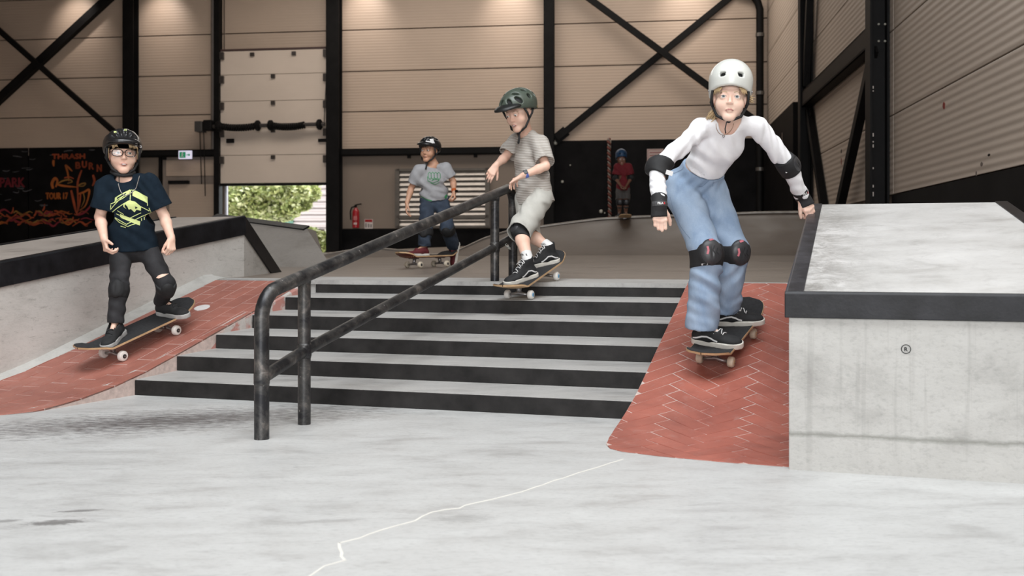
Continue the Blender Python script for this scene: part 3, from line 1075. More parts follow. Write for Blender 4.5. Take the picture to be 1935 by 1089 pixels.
brace('black diagonal brace rising to the right above the black boards', (1052, 262), (1450, -62), .145, .09)
def girt(label, x0, x1, y, hgt, name='steel_girt', z=None):
    t = thing(name, label, 'beam', BWP(A_((x0 + x1) / 2), bw_z((x0 + x1) / 2, y), .1), 'horizontal wall beams')
    zz = z if z else bw_z((x0 + x1) / 2, y)
    mb = wbox(MB(), A_(x0), A_(x1), zz - hgt / 2, zz + hgt / 2, .03, .06)
    wbox(mb, A_(x0), A_(x1), zz - hgt / 2, zz - hgt / 2 + .03, .06, .2)
    wbox(mb, A_(x0), A_(x1), zz + hgt / 2 - .03, zz + hgt / 2, .06, .2)
    wbox(mb, A_(x0), A_(x1), zz - hgt / 2, zz + hgt / 2, .17, .2)
    build(mb, 'beam_profile', M_BLACK, t)
    for f_ in (.33, .66):
        build(wbox(MB(), A_(lerp(x0, x1, f_)) - .04, A_(lerp(x0, x1, f_)) + .04, zz - hgt / 2 - .07, zz - hgt / 2, .08, .16), 'bracket', M_BLACK, t)
    return t
girt('black horizontal beam above the louvred grille', 650, 1029, 287, .17)
girt('black horizontal beam above the exit sign', 267, 411, 291, .17)
# rain pipe with an elbow in the right corner
pp = [bpt(1436, y_, .22) for y_ in (400, 200, 40, 18)] + [bpt(1432, 4, .22), bpt(1422, -8, .22), bpt(1395, -14, .22)]
t = thing('rain_pipe', 'black rain pipe with an elbow left of the corner column', 'pipe', pp[0])
build(MB().tube(pp, .085, 14), 'pipe', M_BLACK, t, smooth=True, auto=True)
for y_ in (66, 176, 320):
    q = bpt(1436, y_, .22)
    build(MB().tube([q - Vector((0, 0, .04)), q + Vector((0, 0, .04))], .10, 14), 'pipe_clip', mat('dull_zinc', (.12, .11, .10), .4, .5), t)
# grey cable duct left of the door
pp = [bpt(403, y_, .10) for y_ in (284, 120, -30)]
t = thing('cable_duct', 'grey vertical conduit left of the half-raised door', 'pipe', pp[0])
build(MB().tube(pp, .06, 12), 'conduit', mat('conduit_grey', (.16, .135, .12), .5), t, smooth=True, auto=True)
pp = [bpt(411, y_, .08) for y_ in (284, 120, -30)]
build(MB().tube(pp, .03, 10), 'conduit', MATS['conduit_grey'], t, smooth=True, auto=True)

# ------------------------------------------------------------------ right wall steel
def r_column(label, b0, w, dep, plates=True):
    t = thing('steel_column', label, 'column', RWP(b0, 0, .04 + dep / 2), 'black columns along the right wall')
    mb = MB()
    rbox(mb, b0 - w / 2, b0 + w / 2, .05, ZC, .04, .065)
    rbox(mb, b0 - w / 2, b0 + w / 2, .05, ZC, .04 + dep - .025, .04 + dep)
    rbox(mb, b0 - .012, b0 + .012, .05, ZC, .06, .04 + dep - .02)
    build(mb, 'column_profile', M_BLACK, t)
    return t
dep_ = .22
c2 = r_column('black steel column rising above the ledge in front of the right wall', rw_b(1687) + .12, .26, dep_)
for y_ in (46, 78):
    for x_ in (1660, 1672):
        q = at(x_, y_, RWP(rw_b(1687) - .03, 0, .2).y - .02)
        build(MB().lathe(q, (0, -1, 0), [(0, .014), (.012, .014), (.016, .008)], 8), 'bolt', MATS['zinc'], c2)
bq = RWP(rw_b(1687) + .1, 0, .3)
for y_, h_ in ((165, .03), (172, .015), (255, .04), (268, .015), (276, .035), (318, .02), (352, .03), (367, .05)):
    q = at(1650, y_, bq.y - .22)
    mb = MB().boxf(q, (.005, 0, 0), (0, .004, 0), (0, 0, h_ / 2))
    build(mb, 'paint_chip', mat('bare_steel_chip', (.45, .40, .37), .5), c2)
c1 = r_column('black steel column in the far part of the right wall', rw_b(1540) + .1, .24, .21)
# rail between the columns
bA, bB = rw_b(1687) + .15, rw_b(1540)
zg = 3.38
t = thing('steel_girt', 'black horizontal beam between the two columns of the right wall', 'beam', RWP((bA + bB) / 2, zg, .2))
mb = rbox(MB(), bA, bB, zg - .13, zg + .13, .05, .075)
rbox(mb, bA, bB, zg - .13, zg - .10, .075, .22)
rbox(mb, bA, bB, zg + .10, zg + .13, .075, .22)
rbox(mb, bA, bB, zg - .13, zg + .13, .195, .22)
build(mb, 'beam_profile', M_BLACK, t)
def rbrace(label, p0, p1):
    a, b_ = RWP(*p0), RWP(*p1)
    t = thing('diagonal_brace', label, 'brace', a, 'diagonal wind braces')
    nv = RWP(0, 0, 1) - RWP(0, 0, 0)
    build(MB().bar(a, b_, .14, .11, up=nv), 'brace_tube', M_BLACK, t, bevel=.006)
    for p_, q_ in ((a, b_), (b_, a)):
        dd_ = (q_ - p_).normalized()
        build(MB().bar(p_ - dd_ * .05, p_ + dd_ * .25, .24, .03, up=nv), 'gusset_plate', M_BLACK, t)
rbrace('black diagonal brace leaning left below the beam of the right wall', (bA, 3.2, .17), (rw_b(1597), .98, .17))
rbrace('black diagonal brace leaning right below the beam of the right wall', (bB, 3.2, .10), (rw_b(1578), 1.0, .10))
rbrace('black diagonal brace above the beam of the right wall', (bB, 3.6, .15), (rw_b(1562), ZC - .9, .15))

# ------------------------------------------------------------------ half-raised sectional door
door = thing('door_1', 'half-raised beige sectional door with black rails', 'door', BWP((dl + dr_) / 2, .4, .1), kind='structure')
ys = [97, 142, 192, 244, 294, 347]
zr = [bw_z(522, y_) for y_ in ys]
da0, da1 = A_(421), A_(624)
for i in range(5):
    s_ = build(wbox(MB(), da0, da1, zr[i + 1] + .005, zr[i] - .005, .10, .16), 'door_section', M_DOOR, door, bevel=.006)
    for px in ((482, 560) if i == 0 else (521,)):
        zz = zr[i] - (.06 if i else .1)
        build(wbox(MB(), A_(px) - .05, A_(px) + .05, zz - .045, zz + .045, .16, .21), 'hinge', mat('hinge_steel', (.07, .06, .055), .4, .5), s_)
    for a in (da0 + .05, da1 - .05):
        zz = zr[i] - .12
        build(wbox(MB(), a - .06, a + .06, zz - .09, zz + .09, .16, .24), 'roller_bracket', MATS['hinge_steel'], s_)
build(wbox(MB(), da0, da1, zr[5] + .01, zr[0] + .05, .07, .115), 'door_core', M_SEAM, door)
build(wbox(MB(), da0 - .02, da1 + .02, zr[5] - .06, zr[5], .09, .17), 'bottom_seal', M_BLACK, door)
build(wbox(MB(), da0 - .02, da1 + .02, zr[0], zr[0] + .05, .09, .17), 'top_seal', mat('dark_red_seal', (.06, .03, .026), .6), door)
build(wbox(MB(), A_(412), A_(422), .3, ZC - .2, .06, .26), 'track', M_BLACK, door)
build(wbox(MB(), A_(622), A_(627), .3, ZC - .2, .06, .26), 'track', M_BLACK, door)
build(wbox(MB(), A_(427.5), A_(431), .3, zr[5], .02, .08), 'jamb_trim', mat('pale_jamb', (.50, .50, .56), .5), door)
zs = bw_z(520, 241)
nv = BWP(0, 0, 1) - BWP(0, 0, 0)
build(MB().tube([BWP(A_(388), zs, .34), BWP(A_(622), bw_z(622, 238), .34)], .05, 12), 'shaft', MATS['hinge_steel'], door, smooth=True, auto=True)
# two drooping torsion springs with cones and drums
for x0, x1 in ((424, 498), (520, 585)):
    sp = []
    for k in range(0, 121):
        f_ = k / 120
        a = f_ * 2 * math.pi * 17
        sag = -.05 * math.sin(math.pi * f_)
        c_ = BWP(lerp(A_(x0), A_(x1), f_), zs + .01 + sag, .34)
        sp.append(c_ + Vector((0, 0, 1)) * (.075 * math.sin(a)) + nv * (.075 * math.cos(a)))
    build(MB().tube(sp, .022, 6), 'torsion_spring', M_BLACK, door, smooth=True)
for x_ in (424, 497, 521, 612):
    ax = (BWP(1, 0, 0) - BWP(0, 0, 0))
    build(MB().lathe(BWP(A_(x_), zs + .01, .34) - ax * .06, ax, [(0, .10), (.03, .13), (.09, .13), (.12, .09)], 14), 'cable_drum', M_BLACK, door, smooth=True, auto=True)
build(wbox(MB(), A_(383), A_(397), zs - .13, zs + .13, .2, .48), 'motor_housing', mat('motor_grey', (.05, .045, .042), .5), door, bevel=.02)
build(wbox(MB(), A_(398), A_(414), zs - .10, zs + .16, .22, .46), 'gearbox', M_BLACK, door, bevel=.03)
build(wbox(MB(), A_(434), A_(448), bw_z(440, 272), bw_z(440, 264), .16, .22), 'door_latch', M_BLACK, door, bevel=.01)
build(wbox(MB(), A_(606), A_(622), bw_z(612, 270), bw_z(612, 264), .16, .22), 'door_latch', M_BLACK, door, bevel=.01)
for x_, y1 in ((389, 350), (396, 372)):
    build(MB().tube([BWP(A_(x_), zs - .1, .34), BWP(A_(x_ + 3), bw_z(x_, y1), .34)], .012, 6), 'hand_chain', M_BLACK, door)
build(MB().tube([bpt(619, 100, .2), bpt(612, 236, .2)], .01, 6), 'lift_cable', MATS['hinge_steel'], door)
# ------------------------------------------------------------------ personnel door with top light panel
d2 = thing('door_2', 'beige personnel door under the exit sign', 'door', BWP(A_(362), .5, .06), kind='structure')
build(wbox(MB(), A_(309), A_(412), .3, bw_z(360, 297), .0, .05), 'door_frame', mat('door_frame_taupe', (.24, .195, .165), .5), d2, bevel=.01)
build(wbox(MB(), A_(316), A_(411), bw_z(360, 333), bw_z(360, 303), .05, .07), 'upper_panel', M_PANEL, d2, bevel=.01)
lf = build(wbox(MB(), A_(322), A_(408), .3, bw_z(360, 349), .05, .08), 'door_leaf', M_PANEL, d2, bevel=.01)
build(wbox(MB(), A_(323), A_(361), bw_z(340, 348), bw_z(340, 342), .08, .16), 'door_closer', M_BLACK, lf)
build(wbox(MB(), A_(303), A_(308), .3, bw_z(306, 297), .02, .1), 'post', M_BLACK, d2)
# exit sign
es = thing('exit_sign', 'small green and white emergency exit sign above the personnel door', 'sign', bpt(360, 302, .3))
M_WH = mat('sign_white', (.8, .85, .85), .4)
def emit_mat(name, c, s_):
    m, nt, b = _nodes(name)
    n_ = noise(nt, wpos(nt), 3)
    nt.links.new(mixc(nt, math_(nt, 'MULTIPLY', n_, .1), c4(c), c4(tuple(x * .9 for x in c))), b.inputs['Base Color'])
    b.inputs['Emission Color'].default_value = c4(c)
    b.inputs['Emission Strength'].default_value = s_
    MATS[name] = m
    return m
M_GRN = emit_mat('exit_sign_green', (.01, .22, .10), .5)
M_SGW = emit_mat('exit_sign_lit_white', (.75, .72, .9), .55)
build(wbox(MB(), A_(347.5), A_(371.5), bw_z(360, 302.5), bw_z(360, 287), .24, .30), 'sign_housing', M_SGW, es, bevel=.01)
z0_, z1_ = bw_z(360, 300.5), bw_z(360, 289.5)
build(wbox(MB(), A_(349.5), A_(361), z0_, z1_, .30, .303), 'pictogram_field', M_GRN, es)
mb = MB()
zc = (z0_ + z1_) / 2
wbox(mb, A_(353.6), A_(355.6), zc - .02, zc + .045, .303, .305)
mb.lathe(BWP(A_(355.4), zc + .06, .303), nv, [(0, .014), (.002, .014)], 10)
mb.bar(BWP(A_(354.4), zc - .015, .304), BWP(A_(352), zc - .06, .304), .016, .002, up=nv)
mb.bar(BWP(A_(354.6), zc - .015, .304), BWP(A_(357), zc - .055, .304), .016, .002, up=nv)
mb.bar(BWP(A_(353.8), zc + .04, .304), BWP(A_(357.4), zc + .01, .304), .012, .002, up=nv)
build(mb, 'running_figure', M_WH, es, fix=False)
mb = MB()
mb.bar(BWP(A_(362.5), zc, .302), BWP(A_(367), zc, .302), .02, .003, up=nv)
mb.add([BWP(A_(366.5), zc - .04, .3035), BWP(A_(370), zc, .3035), BWP(A_(366.5), zc + .04, .3035)], [(0, 1, 2)])
build(mb, 'arrow', M_GRN, es, fix=False)
build(MB().tube([bpt(355, 288, .27), bpt(355, 283, .2)], .012, 6), 'hanger', M_BLACK, es)

# ------------------------------------------------------------------ louvred grille
lv = thing('louvre_grille', 'grey louvred ventilation grille in the rear wall behind the boy in the grey shirt', 'grille', BWP(A_(835), zk, .05))
M_LFR = mat('grille_frame', (.13, .115, .10), .45, .2)
M_SLAT = mat('galvanised_slat', (.44, .40, .365), .35, .35)
x0, x1 = A_(750), A_(925)
zt, zbm = bw_z(835, 319), zk + .02
mb = MB()
wbox(mb, x0 - .02, x0 + .09, zbm, zt, .02, .12)
wbox(mb, x1 - .09, x1 + .02, zbm, zt, .02, .12)
wbox(mb, x0, x1, zt - .06, zt, .02, .12)
wbox(mb, x0, x1, zbm, zbm + .05, .02, .12)
wbox(mb, x0, x1, bw_z(835, 413), bw_z(835, 407), .02, .12)
build(mb, 'grille_frame', M_LFR, lv)
build(wbox(MB(), x0, x1, zbm, zt, .005, .03), 'grille_back', M_BLACK, lv)
ns_ = 11
for i in range(ns_):
    zc = lerp(zbm + .1, zt - .12, i / (ns_ - 1))
    b = [BWP(x0 + .09, zc - .05, .105), BWP(x1 - .09, zc - .05, .105), BWP(x1 - .09, zc - .062, .10), BWP(x0 + .09, zc - .062, .10)]
    tt = [BWP(x0 + .09, zc + .055, .045), BWP(x1 - .09, zc + .055, .045), BWP(x1 - .09, zc + .045, .035), BWP(x0 + .09, zc + .045, .035)]
    build(MB().hexa(b, tt), 'slat', M_SLAT, lv)
# ------------------------------------------------------------------ fire extinguisher and its sign
fe = thing('fire_extinguisher', 'red fire extinguisher with black hose on the rear wall', 'fire extinguisher', bpt(672, 432, .2))
M_RED = mat('extinguisher_red', (.33, .012, .018), .3, 0, .1)
base = bpt(672.5, 431, .2)
hgt = 41 * base.y / F
build(MB().lathe(base, (0, 0, 1), [(0, .07), (.01, .085), (hgt * .72, .085), (hgt * .82, .07), (hgt * .9, .035), (hgt * .94, .03)], 20), 'cylinder', M_RED, fe, smooth=True, auto=True)
top = base + Vector((0, 0, hgt * .94))
build(MB().tube([top, top + Vector((0, 0, .05))], .026, 12), 'valve', M_BLACK, fe)
build(MB().tube([top + Vector((-.03, -.02, .05)), top + Vector((.03, -.02, .07)), top + Vector((.14, -.02, .09))], .016, 8), 'lever', M_BLACK, fe)
build(MB().tube([top + Vector((-.02, -.03, .03)), top + Vector((-.10, -.03, -.0)), top + Vector((-.13, -.03, -.10)), top + Vector((-.12, -.03, -.30))], .017, 8), 'hose', M_BLACK, fe, smooth=True)
q = base + Vector((0, -.087, hgt * .2))
build(MB().boxf(q, (.04, 0, 0), (0, .002, 0), (0, 0, .025)), 'printed_label', mat('label_pale', (.55, .42, .4), .5), fe)
build(MB().boxf(base + Vector((0, -.087, hgt * .45)), (.045, 0, 0), (0, .002, 0), (0, 0, .05)), 'printed_label', mat('label_red', (.45, .12, .12), .5), fe)
sg = thing('safety_sign', 'small red and white safety sign beside the fire extinguisher', 'sign', bpt(697, 432, .03))
a0, a1 = A_(689.5), A_(705)
build(wbox(MB(), a0, a1, zk, bw_z(697, 414.5), .026, .032), 'plate', mat('sign_offwhite', (.62, .55, .52), .5), sg)
build(wbox(MB(), a0 + .01, a1 - .01, bw_z(697, 420), bw_z(697, 415.2), .032, .034), 'red_field', M_RED, sg)
for f_ in (.18, .5, .8):
    build(wbox(MB(), lerp(a0, a1, f_) - .022, lerp(a0, a1, f_) + .022, zk + .03, bw_z(697, 421.5 + f_ * 3), .032, .034), 'pictogram', mat('sign_grey', (.25, .22, .21), .5), sg)
# ------------------------------------------------------------------ striped rope, poster on the black boards
rp = thing('striped_rope', 'red and white twisted rope hanging on the black boards', 'rope', bpt(1152, 416, .15))
ra = bpt(1150.5, 262, .15); rb2 = bpt(1152.5, 416, .15)
M_RR = mat('rope_dull_red', (.12, .035, .025), .8)
M_RW = mat('rope_white', (.22, .19, .17), .8)
L_ = (rb2 - ra).length
for ph, M_, r_ in ((0, M_RR, .03), (math.pi, M_RW, .018)):
    pts = []
    for k in range(0, 161):
        f_ = k / 160
        a = f_ * 2 * math.pi * 14 + ph
        pts.append(ra.lerp(rb2, f_) + Vector((math.cos(a) * .022, math.sin(a) * .022, 0)))
    build(MB().tube(pts, r_, 7), 'strand', M_, rp, smooth=True)
po = thing('poster', 'pale pink paper poster pinned to the black boards behind the girl', 'poster', bpt(1238, 320, .07))
a0, a1 = A_(1222.5), A_(1254)
z0_, z1_ = bw_z(1238, 325), bw_z(1238, 282)
build(wbox(MB(), a0, a1, z0_, z1_, .062, .066), 'paper', mat('poster_paper', (.42, .33, .31), .7), po)
mb = MB()
wbox(mb, a0 + .02, a1 - .02, z1_ - .03, z1_ - .02, .066, .067)
wbox(mb, a0 + .02, a0 + .03, z0_, z1_ - .02, .066, .067)
for k in range(4):
    wbox(mb, a0 + .06, a1 - .06 - .04 * (k % 2), z1_ - .10 - .07 * k, z1_ - .075 - .07 * k, .066, .067)
build(mb, 'printing', mat('poster_ink', (.25, .10, .10), .7), po, fix=False)
nt_ = thing('paper_note', 'narrow orange-white paper strip on the black board in the right corner', 'note', RWP(rw_b(1482), 2.2, .15))
q0 = at(1481, 266, RWP(rw_b(1492), 0, .2).y)
build(MB().boxf(q0, (.035, 0, 0), (0, .004, 0), (0, 0, .16)), 'strip', mat('note_pale', (.40, .30, .25), .7), nt_)
build(MB().boxf(q0 + Vector((0, -.005, .05)), (.02, 0, 0), (0, .001, 0), (0, 0, .05)), 'coloured_field', mat('note_orange', (.40, .16, .06), .7), nt_)

# ------------------------------------------------------------------ mural on the left black boards
mu = thing('mural', 'dark wall mural with red and orange lettering, an arrow figure and flames', 'mural', BWP(A_(100), .6, .08))
M_MRED = mat('mural_red', (.20, .012, .022), .7)
M_MOR = mat('mural_orange', (.34, .085, .010), .7, 0, .4, 3)
M_MOR2 = mat('mural_burnt_orange', (.30, .05, .012), .7, 0, .4, 3)
M_MYE = mat('mural_ochre', (.24, .115, .02), .7, 0, .4, 3)
M_MGR = mat('mural_grey', (.055, .055, .06), .8, 0, .5, 5)
right = (BWP(1, 0, 0) - BWP(0, 0, 0)).normalized()
def mtext(s_, px, py, h_px, wpx, M_):
    d = bw_d(px)
    text_on('lettering', s_, h_px * d / F, BWP(A_(px), bw_z(px, py), .061), right, (0, 0, 1), M_, mu, out=.0015, bold=.012, width=wpx * d / F)
mtext('PARK', 26, 345, 17, 50, M_MRED)
mtext('TOUR 17', 110, 370.5, 11.5, 44, M_MOR)
mtext('THRASH', 132, 296, 9, 66, M_MOR2)
for ch, x_, y_, hh in (('B', 150, 313, 12), ('U', 162, 311, 12), ('R', 175, 314, 12), ('N', 190, 318, 13)):
    mtext(ch, x_, y_, hh, 9, M_MOR2)
def mstroke(pts, w, M_, name='brush_stroke', smooth_n=6):
    P3 = [BWP(A_(x_), bw_z(x_, y_), .062) for x_, y_ in pts]
    sm = []
    n_ = len(P3)
    for i in range(n_ - 1):
        p0, p1, p2, p3 = P3[max(i - 1, 0)], P3[i], P3[i + 1], P3[min(i + 2, n_ - 1)]
        for k in range(smooth_n):
            t_ = k / smooth_n
            sm.append(.5 * ((2 * p1) + (p2 - p0) * t_ + (2 * p0 - 5 * p1 + 4 * p2 - p3) * t_ ** 2 + (3 * p1 - p0 - 3 * p2 + p3) * t_ ** 3))
    sm.append(P3[-1])
    d = 25.5
    vs_ = []
    for i, p_ in enumerate(sm):
        t_ = (sm[min(i + 1, len(sm) - 1)] - sm[max(i - 1, 0)]).normalized()
        s2 = t_.cross(nv).normalized()
        ww = w * d / F / 2 * (.55 + .45 * math.sin(math.pi * min(1, .15 + i / len(sm))))
        vs_ += [p_ + s2 * ww, p_ - s2 * ww]
    build(MB().add(vs_, [(2 * i, 2 * i + 1, 2 * i + 3, 2 * i + 2) for i in range(len(sm) - 1)]), name, M_, mu, fix=False)
mstroke([(104, 303), (103.5, 309), (104.5, 315)], 5, M_MOR)
mstroke([(126, 312), (130, 325), (133, 343)], 4, M_MOR)
mstroke([(126, 312), (133, 318), (139, 324)], 4, M_MOR)
mstroke([(103, 357), (101, 347), (106, 338), (111, 342), (108, 354)], 6, M_MOR)
mstroke([(110, 349), (125, 352), (148, 354)], 4, M_MOR)
mstroke([(148, 353), (156, 348), (164, 347), (160, 352), (150, 352)], 3, M_MYE)
mstroke([(112, 347), (122, 342), (134, 340), (139, 344), (130, 347)], 3, M_MYE)
mstroke([(124, 337), (133, 335), (142, 338)], 3, M_MOR2)
mstroke([(157, 322), (152, 335), (149, 350), (150, 378), (149, 402)], 4, M_MOR2)
mstroke([(137, 360), (141, 378), (145, 396), (149, 407)], 5, M_MOR2)
mstroke([(149, 407), (160, 403), (170, 394), (176, 385)], 4, M_MRED)
mstroke([(151, 367), (162, 363), (171, 359), (169, 375), (163, 390), (153, 398)], 4, M_MOR)
mstroke([(178, 331), (181, 342), (177, 352)], 5, M_MOR2)
mstroke([(155, 366), (153, 385), (150, 400)], 3, M_MOR2)
mstroke([(160, 365), (162, 378), (156, 392)], 2.2, M_MYE)
for k in range(46):
    x_, y_ = random.uniform(-60, 165), random.uniform(400, 424)
    M_ = random.choice((M_MYE, M_MOR, M_MOR2, M_MOR2, M_MRED))
    pts_ = []
    ph, am = random.uniform(0, 6), random.uniform(1.5, 4.5)
    for j in range(6):
        pts_.append((x_, y_ + am * math.sin(j * 1.3 + ph) + (1.5 if x_ > 120 else 0)))
        x_ += random.uniform(3.5, 7)
    mstroke(pts_, random.uniform(2, 4.2), M_, 'flame')
for x_, y_, a in ((27, 399, -7), (86, 394, -8), (70, 404, -6), (118, 412, -5), (140, 414, -4)):
    mstroke([(x_ - 3, y_ + 5), (x_, y_), (x_ + 1, y_ + a)], 3.5, M_MOR2, 'flame')
for k in range(34):
    x_, y_ = random.uniform(-30, 190), random.uniform(283, 392)
    if 92 < x_ < 186 and y_ > 300:
        continue
    mstroke([(x_, y_), (x_ + random.uniform(4, 12), y_ + random.uniform(-2, 2)), (x_ + random.uniform(10, 18), y_ + random.uniform(-3, 3))], random.uniform(1.2, 2.6), M_MGR)

# ------------------------------------------------------------------ wall-washer lamps below the roof
for k, px in enumerate((150, 310, 690, 965, 1300)):
    q = BWP(A_(px), 7.5, .95)
    nm = ('left end', 'bay of the personnel door', 'left part of the wide middle bay', 'right part of the wide middle bay', 'bay behind the girl')[k]
    t = thing('wall_lamp', 'black downlight high on the rear wall, ' + nm, 'lamp', q, 'downlights on the rear wall')
    build(MB().lathe(q + Vector((0, 0, .02)), (0, 0, 1), [(0, .12), (.02, .13), (.16, .09), (.22, .03)], 16), 'lamp_shade', M_BLACK, t, smooth=True, auto=True)
    build(MB().tube([q + Vector((0, 0, .2)), BWP(A_(px), 7.9, .0)], .02, 8), 'lamp_arm', M_BLACK, t)
    build(MB().lathe(q + Vector((0, 0, .012)), (0, 0, 1), [(0, .10), (.006, .10)], 16), 'lamp_lens', emit_mat('lamp_lens_warm', (1, .9, .78), 4) if 'lamp_lens_warm' not in MATS else MATS['lamp_lens_warm'], t)
    l = bpy.data.lights.new('lamp_light', 'SPOT')
    l.energy = 95
    l.color = (1, .9, .82)
    l.spot_size = math.radians(78)
    l.spot_blend = 1.0
    l.shadow_soft_size = .1
    o = bpy.data.objects.new('lamp_light', l)
    COL.objects.link(o)
    o.parent = t
    o.location = (0, 0, -.02)
    dirv = (BWP(0, 0, 0) - BWP(0, 0, 1)) * 1.0 + Vector((0, 0, -1))
    o.rotation_euler = dirv.to_track_quat('-Z', 'Y').to_euler()

# ------------------------------------------------------------------ outdoors beyond the half-raised door
og = MB().box(-40, 14, 27.45, 75, -.2, .25)
tag(build(og, 'ground_outside', mat('outside_gravel', (.45, .43, .38), .9)), 'pale ground outside the half-raised door', 'ground', kind='structure')
M_CLAD = mat_panel('outside_cladding', (.34, .29, .285), 45, .9)
sh = thing('shed', 'grey corrugated shed outside behind the tree', 'building', at(640, 480, 40))
s0, s1 = at(556, 470, 40), at(690, 470, 40)
mb = MB().box(s0.x, s1.x, 40, 46, 0, 4.6)
build(mb, 'wall', M_CLAD, sh)
for i in range(16):
    z = .45 + i * .26
    build(MB().box(s0.x - .02, s1.x, 39.94, 40.0, z, z + .19), 'cladding_board', M_CLAD, sh)
build(MB().box(s0.x - .15, s1.x, 39.8, 46.2, 4.6, 4.8), 'roof', M_BLACK, sh)
build(MB().box(s0.x - .35, s0.x - .02, 39.9, 40.2, .25, 2.6), 'green_post', mat('green_post', (.06, .13, .10), .6), sh)
M_LEAF = []
for i, c in enumerate(((.30, .36, .12), (.45, .48, .20), (.62, .64, .38), (.17, .21, .07))):
    M_LEAF.append(mat('leaf_%s' % ('mid', 'fresh', 'pale', 'deep')[i], c, .5, 0, .25, 2))
def leaf_cloud(name, parent, blobs, n_, size, seed):
    rnd = random.Random(seed)
    vs_, fs, mi = [], [], []
    for k in range(n_):
        c, r_ = rnd.choice(blobs)
        while True:
            d_ = Vector((rnd.uniform(-1, 1), rnd.uniform(-1, 1), rnd.uniform(-1, 1)))
            if d_.length < 1:
                break
        p_ = c + Vector((d_.x * r_[0], d_.y * r_[1], d_.z * r_[2]))
        a = Vector((rnd.gauss(0, 1), rnd.gauss(0, 1), rnd.gauss(0, .5))).normalized()
        b_ = a.cross(Vector((rnd.gauss(0, 1), rnd.gauss(0, 1), rnd.gauss(0, 1)))).normalized()
        s_ = size * rnd.uniform(.6, 1.3)
        k0 = len(vs_)
        vs_ += [p_ - a * s_, p_ + b_ * s_ * .45, p_ + a * s_, p_ - b_ * s_ * .45]
        fs.append((k0, k0 + 1, k0 + 2, k0 + 3))
        mi.append(rnd.choices((0, 1, 2, 3), (3, 3, 2.4, 1.2))[0])
    o = build(MB().add(vs_, fs), name, M_LEAF, parent, fix=False)
    o.data.polygons.foreach_set('material_index', mi)
    o['kind'] = 'stuff'
    return o
M_BARK = mat('bark', (.10, .075, .055), .9, 0, .3, 6, .4)
def tree(label, px, d, blobs_px, n_, size, seed, name='tree'):
    b0 = at(px, 478, d); b0.z = .25
    t = thing(name, label, 'tree', b0)
    blobs = [(at(x_, y_, d + dd_), (rx * d / F, rx * .8 * d / F, ry * d / F)) for x_, y_, dd_, rx, ry in blobs_px]
    topz = max(c.z for c, r_ in blobs)
    trunk = [b0, b0 + Vector((.1, 0, 1.2)), Vector((b0.x + .05, d, topz))]
    build(MB().tube(trunk, [.16, .12, .05], 10), 'trunk', M_BARK, t, smooth=True)
    for c, r_ in blobs:
        build(MB().tube([trunk[1].lerp(trunk[2], .4), c], [.05, .015], 6), 'branch', M_BARK, t)
    leaf_cloud('foliage', t, blobs, n_, size, seed)
tree('leafy tree with bright sunlit leaves right outside the half-raised door', 520, 33, [(470, 370, 0, 60, 26), (540, 362, -.5, 48, 22), (520, 395, 0, 50, 25), (440, 400, .2, 34, 30), (500, 345, .6, 90, 26), (570, 340, 1, 40, 20), (590, 366, .2, 14, 14), (575, 385, .2, 12, 12)], 15000, .11, 3)
tree('large pale green tree farther off to the left of the door opening', 430, 52, [(430, 350, 0, 90, 50), (480, 400, .5, 60, 60), (520, 330, 0, 80, 40), (400, 430, 0, 60, 40), (500, 430, 0, 50, 30)], 11000, .17, 5)
tree('low pale bush at the right foot of the door opening', 600, 30, [(600, 455, 0, 22, 24), (612, 478, 0, 24, 20), (588, 442, .3, 14, 12)], 3500, .09, 7, 'bush')
